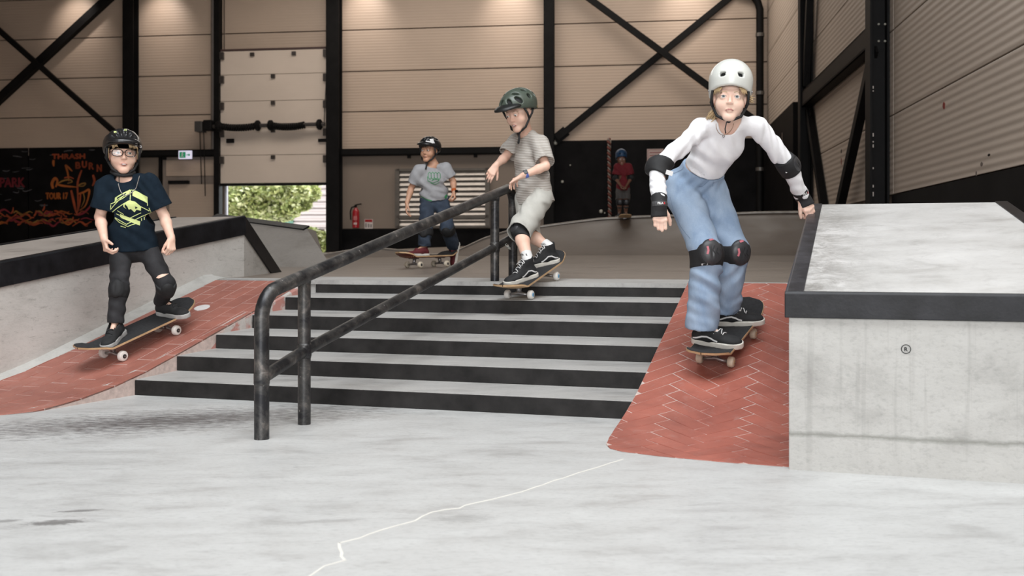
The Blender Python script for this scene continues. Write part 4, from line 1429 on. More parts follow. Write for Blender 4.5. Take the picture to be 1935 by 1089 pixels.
# ================================================================== implicit-surface modelling of people and soft things
BIG = .09
f32 = np.float32
class Field:
    def __init__(self, lo, hi, vox):
        self.lo = np.array(lo, float); self.vox = vox
        self.n = np.maximum(4, np.ceil((np.array(hi, float) - self.lo) / vox).astype(int) + 1)
        self.d = np.full(tuple(self.n), BIG, f32)
        self.ax = [(self.lo[i] + vox * np.arange(self.n[i])).astype(f32) for i in range(3)]
    def win(self, lo, hi):
        a = np.clip(np.floor((np.array(lo) - self.lo) / self.vox).astype(int), 0, self.n)
        b = np.clip(np.ceil((np.array(hi) - self.lo) / self.vox).astype(int) + 1, 0, self.n)
        if np.any(b <= a):
            return None, None
        sl = tuple(slice(a[i], b[i]) for i in range(3))
        return sl, (self.ax[0][sl[0]][:, None, None], self.ax[1][sl[1]][None, :, None], self.ax[2][sl[2]][None, None, :])
    def merge(self, sl, dn, k, op):
        a = self.d[sl]
        if op == 'sub':
            dn = -dn
            if k > 0:
                h = np.clip(.5 - .5 * (a - dn) / k, 0, 1)
                self.d[sl] = a * (1 - h) + dn * h + k * h * (1 - h)
            else:
                self.d[sl] = np.maximum(a, dn)
        else:
            if k > 0:
                h = np.clip(.5 + .5 * (a - dn) / k, 0, 1)
                self.d[sl] = a * (1 - h) + dn * h - k * h * (1 - h)
            else:
                self.d[sl] = np.minimum(a, dn)
    def cone(self, a, b, ra, rb, k=.01, op='add'):
        a = np.array(a, float); b = np.array(b, float)
        R = max(ra, rb) + k + .025
        sl, X = self.win(np.minimum(a, b) - R, np.maximum(a, b) + R)
        if sl is None: return self
        ab = b - a; L2 = max(float(ab @ ab), 1e-12)
        q = [X[i] - f32(a[i]) for i in range(3)]
        t = np.clip((q[0] * f32(ab[0]) + q[1] * f32(ab[1]) + q[2] * f32(ab[2])) / f32(L2), 0, 1)
        d = np.sqrt((q[0] - t * f32(ab[0])) ** 2 + (q[1] - t * f32(ab[1])) ** 2 + (q[2] - t * f32(ab[2])) ** 2) - (f32(ra) + f32(rb - ra) * t)
        self.merge(sl, d, k, op)
        return self
    def econe(self, a, b, ra, rb, side, k=.02, op='add'):
        """tapered limb of elliptical section; ra, rb = (half width along side, half depth)"""
        a = np.array(a, float); b = np.array(b, float)
        ab = b - a; L = max(np.linalg.norm(ab), 1e-6); w = ab / L
        s = np.array(side, float); s = s - w * (s @ w); s /= np.linalg.norm(s)
        f = np.cross(w, s)
        R = max(*ra, *rb) + k + .025
        sl, X = self.win(np.minimum(a, b) - R, np.maximum(a, b) + R)
        if sl is None: return self
        q = [X[i] - f32(a[i]) for i in range(3)]
        dot = lambda v: q[0] * f32(v[0]) + q[1] * f32(v[1]) + q[2] * f32(v[2])
        tl = dot(w); t = np.clip(tl / f32(L), 0, 1)
        e = tl - t * f32(L); qs = dot(s); qf = dot(f)
        ws = f32(ra[0]) + f32(rb[0] - ra[0]) * t; wf = f32(ra[1]) + f32(rb[1] - ra[1]) * t
        we = np.minimum(ws, wf)
        k0 = np.sqrt((qs / ws) ** 2 + (qf / wf) ** 2 + (e / we) ** 2) + f32(1e-6)
        k1 = np.sqrt((qs / ws ** 2) ** 2 + (qf / wf ** 2) ** 2 + (e / we ** 2) ** 2) + f32(1e-6)
        self.merge(sl, k0 * (k0 - 1) / k1, k, op)
        return self
    def ell(self, c, rad, R=None, k=.01, op='add'):
        """ellipsoid; R = 3 axis vectors"""
        c = np.array(c, float); rad = np.array(rad, float)
        R = np.eye(3) if R is None else np.array(R, float)
        m = max(rad) + k + .025
        sl, X = self.win(c - m, c + m)
        if sl is None: return self
        q = [X[i] - f32(c[i]) for i in range(3)]
        y = [q[0] * f32(R[i][0]) + q[1] * f32(R[i][1]) + q[2] * f32(R[i][2]) for i in range(3)]
        k0 = np.sqrt(sum((y[i] / f32(rad[i])) ** 2 for i in range(3))) + f32(1e-6)
        k1 = np.sqrt(sum((y[i] / f32(rad[i] ** 2)) ** 2 for i in range(3))) + f32(1e-6)
        self.merge(sl, k0 * (k0 - 1) / k1, k, op)
        return self
    def box(self, c, half, R=None, rnd=.003, k=.0, op='add'):
        c = np.array(c, float); half = np.array(half, float)
        R = np.eye(3) if R is None else np.array(R, float)
        m = np.linalg.norm(half) + k + .025
        sl, X = self.win(c - m, c + m)
        if sl is None: return self
        q = [X[i] - f32(c[i]) for i in range(3)]
        y = [np.abs(q[0] * f32(R[i][0]) + q[1] * f32(R[i][1]) + q[2] * f32(R[i][2])) - f32(half[i] - rnd) for i in range(3)]
        d = np.sqrt(sum(np.maximum(v, 0) ** 2 for v in y)) + np.minimum(np.maximum(np.maximum(y[0], y[1]), y[2]), 0) - f32(rnd)
        self.merge(sl, d, k, op)
        return self
    def chain(self, pts, rs, k=.02, op='add'):
        for i in range(len(pts) - 1):
            self.cone(pts[i], pts[i + 1], rs[i], rs[i + 1], k, op)
        return self
    def plane(self, p, n, rad=None):
        """remove everything on the side n points to (within rad of p)"""
        p = np.array(p, float); n = np.array(n, float); n /= np.linalg.norm(n)
        r = rad or 9.
        sl, X = self.win(p - r, p + r)
        if sl is None: return self
        d = sum((X[i] - f32(p[i])) * f32(n[i]) for i in range(3))
        if rad:
            rr = np.sqrt(sum((X[i] - f32(p[i])) ** 2 for i in range(3)))
            d = np.where(rr < rad, d, f32(-1))
        self.d[sl] = np.maximum(self.d[sl], d)
        return self
    def hem(self, p, n, rad, wall=.009, depth=.03):
        """cut by a plane and hollow the opening so that the hem has an edge"""
        p = np.array(p, float); n = np.array(n, float); n /= np.linalg.norm(n)
        sl, X = self.win(p - rad, p + rad)
        if sl is None: return self
        d = sum((X[i] - f32(p[i])) * f32(n[i]) for i in range(3))
        rr = np.sqrt(sum((X[i] - f32(p[i])) ** 2 for i in range(3)))
        near = rr < rad
        a = self.d[sl]
        pocket = np.maximum(a + f32(wall), -(d + f32(depth)))
        b = np.maximum(np.maximum(a, d), -pocket)
        self.d[sl] = np.where(near & (d > -depth - .01), b, a)
        return self
    def wrinkle(self, waves):
        """waves: (direction, wavelength, amplitude, phase, centre or None, reach)"""
        for dr, wl, amp, ph, c, reach in waves:
            dr = np.array(dr, float); dr /= np.linalg.norm(dr)
            kk = f32(2 * math.pi / wl)
            if c is not None:
                sl, X = self.win(np.array(c) - reach, np.array(c) + reach)
                if sl is None: continue
            else:
                sl = tuple(slice(None) for _ in range(3)); X = (self.ax[0][:, None, None], self.ax[1][None, :, None], self.ax[2][None, None, :])
            u = X[0] * f32(dr[0]) + X[1] * f32(dr[1]) + X[2] * f32(dr[2])
            w = np.sin(X[0] * f32(23.) + X[2] * f32(17.) + f32(ph * 2)) * f32(.35) + np.sin(X[1] * f32(19.) - X[2] * f32(11.)) * f32(.3)
            dd = np.sin(u * kk + f32(ph) + w * f32(3.)) * f32(amp)
            if c is not None:
                rr = np.sqrt(sum((X[i] - f32(c[i])) ** 2 for i in range(3))) / f32(reach)
                dd = dd * np.clip(1 - rr * rr, 0, 1)
            self.d[sl] += dd
        return self
    def mesh(self):
        d = self.d
        for ax in range(3):   # keep the border closed
            for e in (0, -1):
                ix = [slice(None)] * 3; ix[ax] = e
                d[tuple(ix)] = np.maximum(d[tuple(ix)], 1e-4)
        ins = d < 0
        n = self.n
        cnt = np.zeros(tuple(n - 1), np.uint8)
        offs = [(i, j, k) for i in (0, 1) for j in (0, 1) for k in (0, 1)]
        for o in offs:
            cnt += ins[o[0]:n[0] - 1 + o[0], o[1]:n[1] - 1 + o[1], o[2]:n[2] - 1 + o[2]]
        act = (cnt > 0) & (cnt < 8)
        idx = np.argwhere(act)
        vi = np.full(act.shape, -1, np.int32)
        vi[act] = np.arange(len(idx))
        cv = np.stack([d[idx[:, 0] + o[0], idx[:, 1] + o[1], idx[:, 2] + o[2]] for o in offs], 1)
        acc = np.zeros((len(idx), 3)); c_ = np.zeros(len(idx))
        for a in range(8):
            for b in range(a + 1, 8):
                oa, ob = np.array(offs[a]), np.array(offs[b])
                if np.abs(oa - ob).sum() != 1: continue
                va, vb = cv[:, a], cv[:, b]
                m = (va < 0) != (vb < 0)
                t = va[m] / (va[m] - vb[m])
                acc[m] += oa + t[:, None] * (ob - oa)
                c_[m] += 1
        v = self.lo + (idx + acc / c_[:, None]) * self.vox
        quads = []
        for ax in range(3):
            o1, o2 = (ax + 1) % 3, (ax + 2) % 3
            s0 = [slice(1, n[i] - 1) for i in range(3)]; s1 = list(s0)
            s0[ax] = slice(0, n[ax] - 1); s1[ax] = slice(1, n[ax])
            A, B = ins[tuple(s0)], ins[tuple(s1)]
            e = np.argwhere(A != B)
            sg = A[e[:, 0], e[:, 1], e[:, 2]]
            base = e + 1; base[:, ax] -= 1
            def cell(d1, d2):
                q = base.copy(); q[:, o1] -= d1; q[:, o2] -= d2
                return vi[q[:, 0], q[:, 1], q[:, 2]]
            Q = np.stack([cell(0, 0), cell(1, 0), cell(1, 1), cell(0, 1)], 1)
            Q[~sg] = Q[~sg][:, ::-1]
            quads.append(Q)
        q = np.concatenate(quads)
        q = q[(q >= 0).all(1)]
        return v, q

def smooth_mesh(v, q, it=1, lam=.5):
    n_ = len(v)
    src = np.concatenate([q[:, a] for a in (0, 1, 2, 3)] + [q[:, b] for b in (1, 2, 3, 0)])
    dst = np.concatenate([q[:, b] for b in (1, 2, 3, 0)] + [q[:, a] for a in (0, 1, 2, 3)])
    c = np.maximum(np.bincount(src, minlength=n_), 1)
    for _ in range(it):
        acc = np.stack([np.bincount(src, v[dst, k], n_) for k in range(3)], 1)
        v = v + lam * (acc / c[:, None] - v)
    return v
def np_obj(name, v, q, material, parent=None, smooth=True):
    off = np.array(root_loc(parent))
    me = bpy.data.meshes.new(name)
    me.vertices.add(len(v))
    me.vertices.foreach_set('co', (v - off).astype(f32).ravel())
    me.loops.add(q.size)
    me.loops.foreach_set('vertex_index', q.astype(np.int32).ravel())
    me.polygons.add(len(q))
    me.polygons.foreach_set('loop_start', np.arange(0, q.size, q.shape[1], dtype=np.int32))
    me.polygons.foreach_set('use_smooth', np.ones(len(q), bool))
    me.update(calc_edges=True)
    me.validate()
    for m_ in (material if isinstance(material, (list, tuple)) else [material]):
        me.materials.append(m_)
    return mesh_obj(name, me, parent)
def field_obj(F_, name, material, parent, M=None, it=1):
    v, q = F_.mesh()
    if it:
        v = smooth_mesh(v, q, it)
    if M is not None:
        A = np.array(M)
        v = v @ A[:3, :3].T + A[:3, 3]
        if np.linalg.det(A[:3, :3]) < 0:
            q = q[:, ::-1]
    return np_obj(name, v, q, material, parent)
def bvh_of(o):
    me = o.data
    off = np.array(root_loc(o.parent))
    v = np.empty(len(me.vertices) * 3, f32)
    me.vertices.foreach_get('co', v)
    v = (v.reshape(-1, 3) + off).tolist()
    q = np.empty(len(me.loops), np.int32)
    me.loops.foreach_get('vertex_index', q)
    return BVHTree.FromPolygons(v, q.reshape(-1, 4).tolist())
def frame(f, up):
    """columns right, forward, up"""
    f = Vector(f).normalized(); up = Vector(up)
    r = f.cross(up).normalized()
    u = r.cross(f).normalized()
    return r, f, u
def mtx(o, r, f, u, s=1.):
    return Matrix(((r.x * s, f.x * s, u.x * s, o.x), (r.y * s, f.y * s, u.y * s, o.y), (r.z * s, f.z * s, u.z * s, o.z), (0, 0, 0, 1)))
def decal_lines(bvh, o, r, u, lines, w, name, M_, parent, cast=.25, off=.0015, closed=False):
    """ribbons drawn on a surface: lines in (x, z) of the plane o, r, u, projected along r x u (backwards)"""
    nrm = u.cross(r)   # from the viewer into the body
    mb = MB()
    for ln in lines:
        ww = w
        if isinstance(ln, tuple) and isinstance(ln[0], (int, float)):
            ww, ln = ln
        pts = []
        for a, b in zip(ln, ln[1:]):
            k = max(1, int(math.hypot(b[0] - a[0], b[1] - a[1]) / .008))
            pts += [(lerp(a[0], b[0], i / k), lerp(a[1], b[1], i / k)) for i in range(k)]
        pts.append(ln[-1])
        hit = []
        for x, z in pts:
            q = o + r * x + u * z
            h = bvh.ray_cast(q - nrm * cast, nrm, 1.)
            if h[0] is not None:
                hit.append((h[0], h[1] if h[1].dot(nrm) < 0 else -h[1]))
        if len(hit) < 2: continue
        vs_ = []
        for i, (p, n_) in enumerate(hit):
            t = (hit[min(i + 1, len(hit) - 1)][0] - hit[max(i - 1, 0)][0])
            s_ = t.cross(n_)
            if s_.length < 1e-9: s_ = r.copy()
            s_ = s_.normalized() * ww / 2
            vs_ += [p + s_ + n_ * off, p - s_ + n_ * off]
        mb.add(vs_, [(2 * i, 2 * i + 1, 2 * i + 3, 2 * i + 2) for i in range(len(hit) - 1)])
    if not mb.v: return None
    return build(mb, name, M_, parent, fix=False)
def decal_fill(bvh, o, r, u, polys, name, M_, parent, cast=.25, off=.0015, cell=.01):
    nrm = u.cross(r)
    mb = MB()
    for poly in polys:
        xs = [p[0] for p in poly]; zs = [p[1] for p in poly]
        # clip a grid of cells by the polygon: convex pieces come from ear-free fans over cells
        nx = max(1, int((max(xs) - min(xs)) / cell)); nz = max(1, int((max(zs) - min(zs)) / cell))
        bm = bmesh.new()
        bm.faces.new([bm.verts.new((p[0], p[1], 0)) for p in poly])
        for i in range(1, nx):
            bmesh.ops.bisect_plane(bm, geom=bm.verts[:] + bm.edges[:] + bm.faces[:], plane_co=(lerp(min(xs), max(xs), i / nx), 0, 0), plane_no=(1, 0, 0))
        for i in range(1, nz):
            bmesh.ops.bisect_plane(bm, geom=bm.verts[:] + bm.edges[:] + bm.faces[:], plane_co=(0, lerp(min(zs), max(zs), i / nz), 0), plane_no=(0, 1, 0))
        bm.verts.index_update()
        ok = True; vs_ = []
        for v in bm.verts:
            q = o + r * v.co.x + u * v.co.y
            h = bvh.ray_cast(q - nrm * cast, nrm, 1.)
            if h[0] is None:
                ok = False; vs_.append(q); continue
            n_ = h[1] if h[1].dot(nrm) < 0 else -h[1]
            vs_.append(h[0] + n_ * off)
        if ok:
            mb.add(vs_, [tuple(v.index for v in f.verts) for f in bm.faces])
        bm.free()
    if not mb.v: return None
    return build(mb, name, M_, parent, fix=False)
def decal_text(bvh, txt, size, o, r, u, name, M_, parent, off=.0015, cast=.2, bold=0.):
    nrm = u.cross(r)
    vs_, fs = text_mesh(txt, size)
    w = max(v.x for v in vs_)
    mb = MB()
    for dx, dz in ((0, 0),) + (((bold, 0), (-bold, 0), (0, bold), (0, -bold)) if bold else ()):
        out = []
        for v in vs_:
            q = o + r * (v.x - w / 2 + dx) + u * (v.y - size / 2 + dz)
            h = bvh.ray_cast(q - nrm * cast, nrm, 1.)
            out.append((h[0] if h[0] is not None else q) - nrm * off)
        mb.add(out, fs)
    return build(mb, name, M_, parent, fix=False)
# ================================================================== skateboards
M_GRIP = mat('grip_tape', (.022, .022, .024), .85, 0, .3, 60, .5, bscale=900)
M_PLY = mat('maple_ply', (.55, .36, .20), .5, 0, .2, 14)
M_TRUCK = mat('cast_truck', (.32, .31, .31), .35, .8, .2, 20)
M_WHEEL_W = mat('urethane_white', (.78, .76, .72), .45, 0, .06, 20)
M_WHEEL_C = mat('urethane_cream', (.62, .54, .42), .5, 0, .15, 20)
M_BEAR = mat('wheel_core_dark', (.03, .03, .03), .5)
M_BLUE_CORE = mat('wheel_core_blue', (.10, .32, .55), .5)
def skateboard(label, front, rear, up, length=.76, width=.195, wheel=.027, M_deck=None, M_wheel=None, M_core=None, M_under=None, nose=1.):
    """front, rear: ground points midway between each pair of wheels"""
    M_deck = M_deck or M_PLY; M_wheel = M_wheel or M_WHEEL_W; M_core = M_core or M_BEAR
    front = Vector(front); rear = Vector(rear)
    r, f, u = frame(front - rear, up)
    mid = (front + rear) / 2
    wb_ = (front - rear).length
    t = thing('skateboard', label, 'skateboard', mid)
    T = mtx(mid, r, f, u)
    zt = wheel * 2 + .042          # top of the deck above the ground
    hl = length / 2
    def outline(y):
        e = abs(y) / hl
        w = width / 2
        if e > .72:
            q = (e - .72) / .28
            w *= math.sqrt(max(0, 1 - q ** 2.6))
        return w
    def lift(y, x):
        flat = wb_ / 2 + .055
        k = max(0, abs(y) - flat)
        return .36 * k * min(1, k / .05) + .010 * (abs(x) / (width / 2)) ** 2
    ys_ = [-hl + length * i / 40 for i in range(41)]
    def deck_mb(z0, z1, inset):
        vs_, fs = [], []
        nx = 8
        for y in ys_:
            w = max(outline(y) - inset, .002)
            yy = y * (1 - inset / hl)
            for z in (z0, z1):
                for i in range(nx + 1):
                    x = -w + 2 * w * i / nx
                    vs_.append(T @ Vector((x, yy, zt + lift(y, x) + z)))
        row = 2 * (nx + 1)
        for j in range(len(ys_) - 1):
            for i in range(nx):
                a = j * row + i; b = a + row
                fs.append((a, a + 1, b + 1, b))
                fs.append((a + nx + 1, b + nx + 1, b + nx + 2, a + nx + 2))
            a = j * row; b = a + row
            fs.append((a, b, b + nx + 1, a + nx + 1))
            fs.append((a + nx, a + 2 * nx + 1, b + 2 * nx + 1, b + nx))
        return MB().add(vs_, fs)
    dk = build(deck_mb(-.011, 0, 0), 'deck', M_deck, t, smooth=True, auto=True)
    build(deck_mb(-.001, .0015, .0025), 'grip_tape', M_GRIP, dk, smooth=True, auto=True)
    if M_under:
        build(deck_mb(-.0125, -.0105, .004), 'deck_graphic', M_under, dk, smooth=True, auto=True)
    for sy in (1, -1):
        y = sy * wb_ / 2
        tr = build(MB().boxf(T @ Vector((0, y, zt - .015)), r * .028, f * .04, u * .005), 'truck', M_TRUCK, t, bevel=.002)
        mb = MB().tube([T @ Vector((-.062, y, wheel)), T @ Vector((-.03, y, wheel + .004)), T @ Vector((0, y, wheel + .012)), T @ Vector((.03, y, wheel + .004)), T @ Vector((.062, y, wheel))], [.008, .010, .014, .010, .008], 10)
        mb.tube([T @ Vector((0, y, wheel + .01)), T @ Vector((0, y - sy * .012, zt - .017))], [.014, .018], 10)
        build(mb, 'hanger', M_TRUCK, tr, smooth=True)
        build(MB().tube([T @ Vector((-.1, y, wheel)), T @ Vector((.1, y, wheel))], .004, 8), 'axle', M_TRUCK, tr)
        for sx in (1, -1):
            c = T @ Vector((sx * .063, y, wheel))
            build(MB().lathe(c, r * sx, [(0, wheel * .62), (.002, wheel * .86), (.007, wheel), (.024, wheel), (.030, wheel * .86), (.032, wheel * .6)], 20), 'wheel', M_wheel, tr, smooth=True, auto=True)
            build(MB().lathe(c + r * sx * .0315, r * sx, [(0, wheel * .42), (.002, wheel * .42), (.003, wheel * .2)], 14), 'wheel_core', M_core, tr)
    return t, T, zt, lift

# ================================================================== heads, hands, bodies
def mat_skin(name, c, blush):
    m, nt, b = _nodes(name)
    v = wpos(nt)
    n1 = noise(nt, v, 18, 4, .6)
    r = ramp(nt, [(.35, c4(c)), (.75, c4(blush))])
    nt.links.new(n1, r.inputs[0])
    nt.links.new(r.outputs[0], b.inputs['Base Color'])
    b.inputs['Roughness'].default_value = .5
    b.inputs['Subsurface Weight'].default_value = .12
    b.inputs['Subsurface Radius'].default_value = (.012, .005, .003)
    b.inputs['Subsurface Scale'].default_value = .6
    MATS[name] = m
    return m
M_SKIN = mat_skin('skin_fair', (.84, .61, .49), (.84, .54, .43))
M_SKIN_F = mat_skin('skin_freckled', (.82, .56, .44), (.82, .49, .37))
M_SKIN_T = mat_skin('skin_tan', (.56, .32, .21), (.56, .285, .18))
M_SKIN_D = mat_skin('skin_shadowed_tan', (.20, .10, .065), (.20, .09, .055))  # tan darkened in the colour itself for the child's dim corner
M_SCLERA = mat('eye_white', (.72, .70, .68), .25)
M_IRIS_B = mat('iris_blue_grey', (.10, .125, .13), .2)
M_IRIS_D = mat('iris_brown', (.03, .018, .012), .2)
M_PUPIL = mat('pupil', (.004, .004, .004), .15)
M_LIP = mat('lips', (.64, .29, .25), .45)
M_MOUTH = mat('mouth_inside', (.10, .02, .02), .5)
M_TEETH = mat('teeth', (.8, .78, .72), .3)
M_BLONDE = mat('hair_blonde', (.50, .36, .20), .45, 0, .3, 40)
M_DKHAIR = mat('hair_dark', (.03, .022, .018), .45, 0, .3, 40)
M_BRHAIR = mat('hair_brown', (.34, .21, .13), .45, 0, .3, 40)
M_STRAP = mat('nylon_strap', (.012, .012, .013), .7)
M_PAD = mat('pad_fabric_black', (.012, .012, .013), .75, 0, .3, 30)
M_SHELLCAP = mat('pad_hard_cap', (.035, .035, .038), .38, 0, .25, 25)
M_WHITE = mat('print_white', (.75, .74, .73), .6)
M_LRED = mat('print_red', (.50, .03, .04), .6)

def add_head(F_, C, r, f, u, s, neck_to, neck_r=.043, eye_open=1.):
    A = [list(r), list(f), list(u)]
    L = lambda x, y, z: np.array(C + r * (x * s) + f * (y * s) + u * (z * s))
    E = lambda c, rad, k, op='add': F_.ell(L(*c), [q * s for q in rad], A, k * s, op)
    Cn = lambda a, b, ra, rb, k, op='add': F_.cone(L(*a), L(*b), ra * s, rb * s, k * s, op)
    F_.cone(L(0, -.018, -.05), np.array(neck_to), neck_r * s, neck_r * 1.12 * s, .03 * s)
    E((0, -.014, .036), (.073, .092, .078), .02)
    E((0, .016, -.03), (.058, .068, .070), .03)
    for sx in (-1, 1):
        E((sx * .036, .046, -.034), (.030, .030, .030), .022)
        Cn((sx * .045, -.005, -.046), (sx * .014, .060, -.094), .016, .014, .022)
        Cn((sx * .034, .0765, .022), (sx * .012, .0785, .018), .007, .007, .016)
    E((0, .063, -.095), (.019, .018, .016), .022)
    Cn((0, .077, .010), (0, .0945, -.025), .0055, .0085, .010)
    E((0, .0955, -.030), (.0095, .0095, .0080), .006)
    for sx in (-1, 1):
        E((sx * .0095, .0885, -.0325), (.0068, .0085, .0060), .005)
        # eye socket, lids, opening
        E((sx * .031, .094, .001), (.020, .011, .014), .012, 'sub')
        E((sx * .031, .0715, .0), (.0180, .0165, .0160), .004)
        E((sx * .031, .090, -.0016), (.0142, .0120, .0050 * eye_open), .002, 'sub')
        E((sx * .074, -.010, -.012), (.008, .019, .031), .006)
        E((sx * .081, -.004, -.010), (.005, .010, .018), .004, 'sub')
    # lips
    Cn((-.014, .0765, -.0620), (.014, .0765, -.0620), .0050, .0050, .008)
    E((0, .0830, -.0592), (.0125, .0055, .0048), .006)
    E((0, .0825, -.0685), (.0125, .0060, .0052), .006)
    return L
def face_parts(body, bvh, C, r, f, u, s, iris, hair, mouth='closed', brow_z=.0, look=(0, 0), lash=True, lipM=None, brow_w=.0042, eo=1.):
    L = lambda x, y, z: C + r * (x * s) + f * (y * s) + u * (z * s)
    for sx in (-1, 1):
        c = L(sx * .031, .0720, 0)
        g_ = (f + r * look[0] + u * look[1]).normalized()
        mb = MB().lathe(c, -g_, [(-.0150 * s, .0005), (-.0148 * s, .0026 * s), (-.0147 * s, .0030 * s), (-.0140 * s, .0056 * s), (-.0138 * s, .0060 * s), (-.0112 * s, .0102 * s), (-.006 * s, .0138 * s), (0, .0150 * s), (.006 * s, .0135 * s), (.0148 * s, .001)], 18)
        e = build(mb, 'eye', [M_SCLERA, iris, M_PUPIL], body, smooth=True)
        mi = []
        for p in e.data.polygons:
            cc = Vector((0, 0, 0))
            for i in p.vertices: cc += e.data.vertices[i].co
            cc = cc / len(p.vertices) + root_loc(body) - c
            ang = (cc - g_ * cc.dot(g_)).length
            fr = cc.dot(g_) > 0
            mi.append(2 if fr and ang < .0029 * s else 1 if fr and ang < .0058 * s else 0)
        e.data.polygons.foreach_set('material_index', mi)
    rr, uu = (r, u)
    o = C + f * (.02 * s)
    # r of the figure points to its own right hand; seen from the front that is the viewer's left
    vr = -r
    S = lambda pts: [(x * s, z * s) for x, z in pts]
    for sx in (-1, 1):
        decal_lines(bvh, o, vr, u, [(brow_w * s, S([(sx * .015, .0205 + brow_z), (sx * .030, .0245 + brow_z), (sx * .046, .0185 + brow_z)]))], .004, 'eyebrow', hair, body, off=.0012)
        if lash:
            decal_lines(bvh, o, vr, u, [(.0020 * s, S([(sx * .0175, .0000), (sx * .024, .0036 * eo), (sx * .036, .0040 * eo), (sx * .0455, .0004)]))], .002, 'eyelashes', M_DKHAIR, body, off=.0012)
    lipM = lipM or M_LIP
    zz = -.064
    if mouth == 'open':
        decal_fill(bvh, o, vr, u, [S([(-.018, -.062), (-.006, -.057), (.006, -.057), (.018, -.062), (.010, -.073), (0, -.0755), (-.010, -.073)])], 'lips', lipM, body, off=.001, cell=.006)
        decal_fill(bvh, o, vr, u, [S([(-.0135, -.0632), (0, -.0608), (.0135, -.0632), (.008, -.0700), (0, -.0715), (-.008, -.0700)])], 'mouth_opening', M_MOUTH, body, off=.0018, cell=.006)
        decal_fill(bvh, o, vr, u, [S([(-.0105, -.0634), (0, -.0618), (.0105, -.0634), (.009, -.0662), (-.009, -.0662)])], 'teeth', M_TEETH, body, off=.0026, cell=.006)
    else:
        decal_fill(bvh, o, vr, u, [S([(-.019, -.0635), (-.007, -.0570), (0, -.0580), (.007, -.0570), (.019, -.0635), (.009, -.0725), (-.009, -.0725)])], 'lips', lipM, body, off=.0008, cell=.006)
        decal_lines(bvh, o, vr, u, [(.0018 * s, S([(-.018, -.0638), (-.006, -.0636), (.006, -.0636), (.018, -.0638)]))], .002, 'mouth_line', M_MOUTH, body, off=.0018)

def add_hand(F_, wrist, d, pn, side, s, curls, thumb=(.5, .55, .25), spread=0., tcurl=.3):
    """wrist point, direction of the hand, palm normal, direction of the thumb side; curls = 4 x (a1, a2, a3) radians"""
    W = Vector(wrist)
    d = Vector(d).normalized()
    pn = Vector(pn); pn = (pn - d * pn.dot(d)).normalized()
    side_ = Vector(side); side_ = (side_ - d * side_.dot(d) - pn * side_.dot(pn)).normalized()
    lat = (.027, .0095, -.0085, -.0255)
    fw = (.076, .081, .077, .069)
    ph = ((.040, .024, .019), (.044, .027, .020), (.040, .025, .019), (.031, .019, .017))
    rad = (.0088, .0090, .0086, .0077)
    F_.cone(W - d * .02 * s, W + d * .012 * s, .021 * s, .019 * s, .01 * s)
    for i in range(4):
        kn = W + d * (fw[i] * s) + side_ * (lat[i] * s) - pn * (.003 * s)
        F_.cone(W + side_ * (lat[i] * .55 * s) + d * .008 * s, kn, .0135 * s, .0105 * s, .010 * s)
        F_.ell(kn - pn * (.002 * s), (.0098 * s,) * 3, None, .005 * s)
        p = kn; a = 0.
        sp = spread * (1.5 - i) * .12
        for j in range(3):
            a += curls[i][j]
            dir_ = (d * math.cos(a) + pn * math.sin(a) + side_ * sp).normalized()
            q = p + dir_ * (ph[i][j] * s)
            F_.cone(p, q, rad[i] * (1 - .07 * j) * s, rad[i] * (.93 - .08 * j) * s, .0028 * s)
            p = q
    # thumb leaves the side of the palm near its base
    b0 = W + d * (.020 * s) + side_ * (.020 * s) + pn * (.004 * s)
    t1 = (side_ * thumb[0] + d * thumb[1] + pn * thumb[2]).normalized()
    b1 = b0 + t1 * (.036 * s)
    t2 = (t1 * math.cos(tcurl) + (d * .5 - side_ * .6 + pn * .4).normalized() * math.sin(tcurl)).normalized()
    b2 = b1 + t2 * (.030 * s)
    t3 = (t2 * math.cos(tcurl) + (d * .3 - side_ * .8 + pn * .3).normalized() * math.sin(tcurl)).normalized()
    b3 = b2 + t3 * (.022 * s)
    F_.cone(b0, b1, .0150 * s, .0115 * s, .010 * s)
    F_.cone(b1, b2, .0112 * s, .0098 * s, .004 * s)
    F_.cone(b2, b3, .0098 * s, .0082 * s, .003 * s)
FIST = [(1.35, 1.6, 1.1)] * 4
LOOSE = [(.75, 1.0, .6), (.85, 1.05, .6), (.95, 1.1, .6), (1.0, 1.1, .6)]
RELAX = [(.25, .45, .3), (.35, .5, .35), (.42, .55, .35), (.5, .6, .4)]

def bounds(pts, pad):
    a = np.array([list(p) for p in pts], float)
    return a.min(0) - pad, a.max(0) + pad

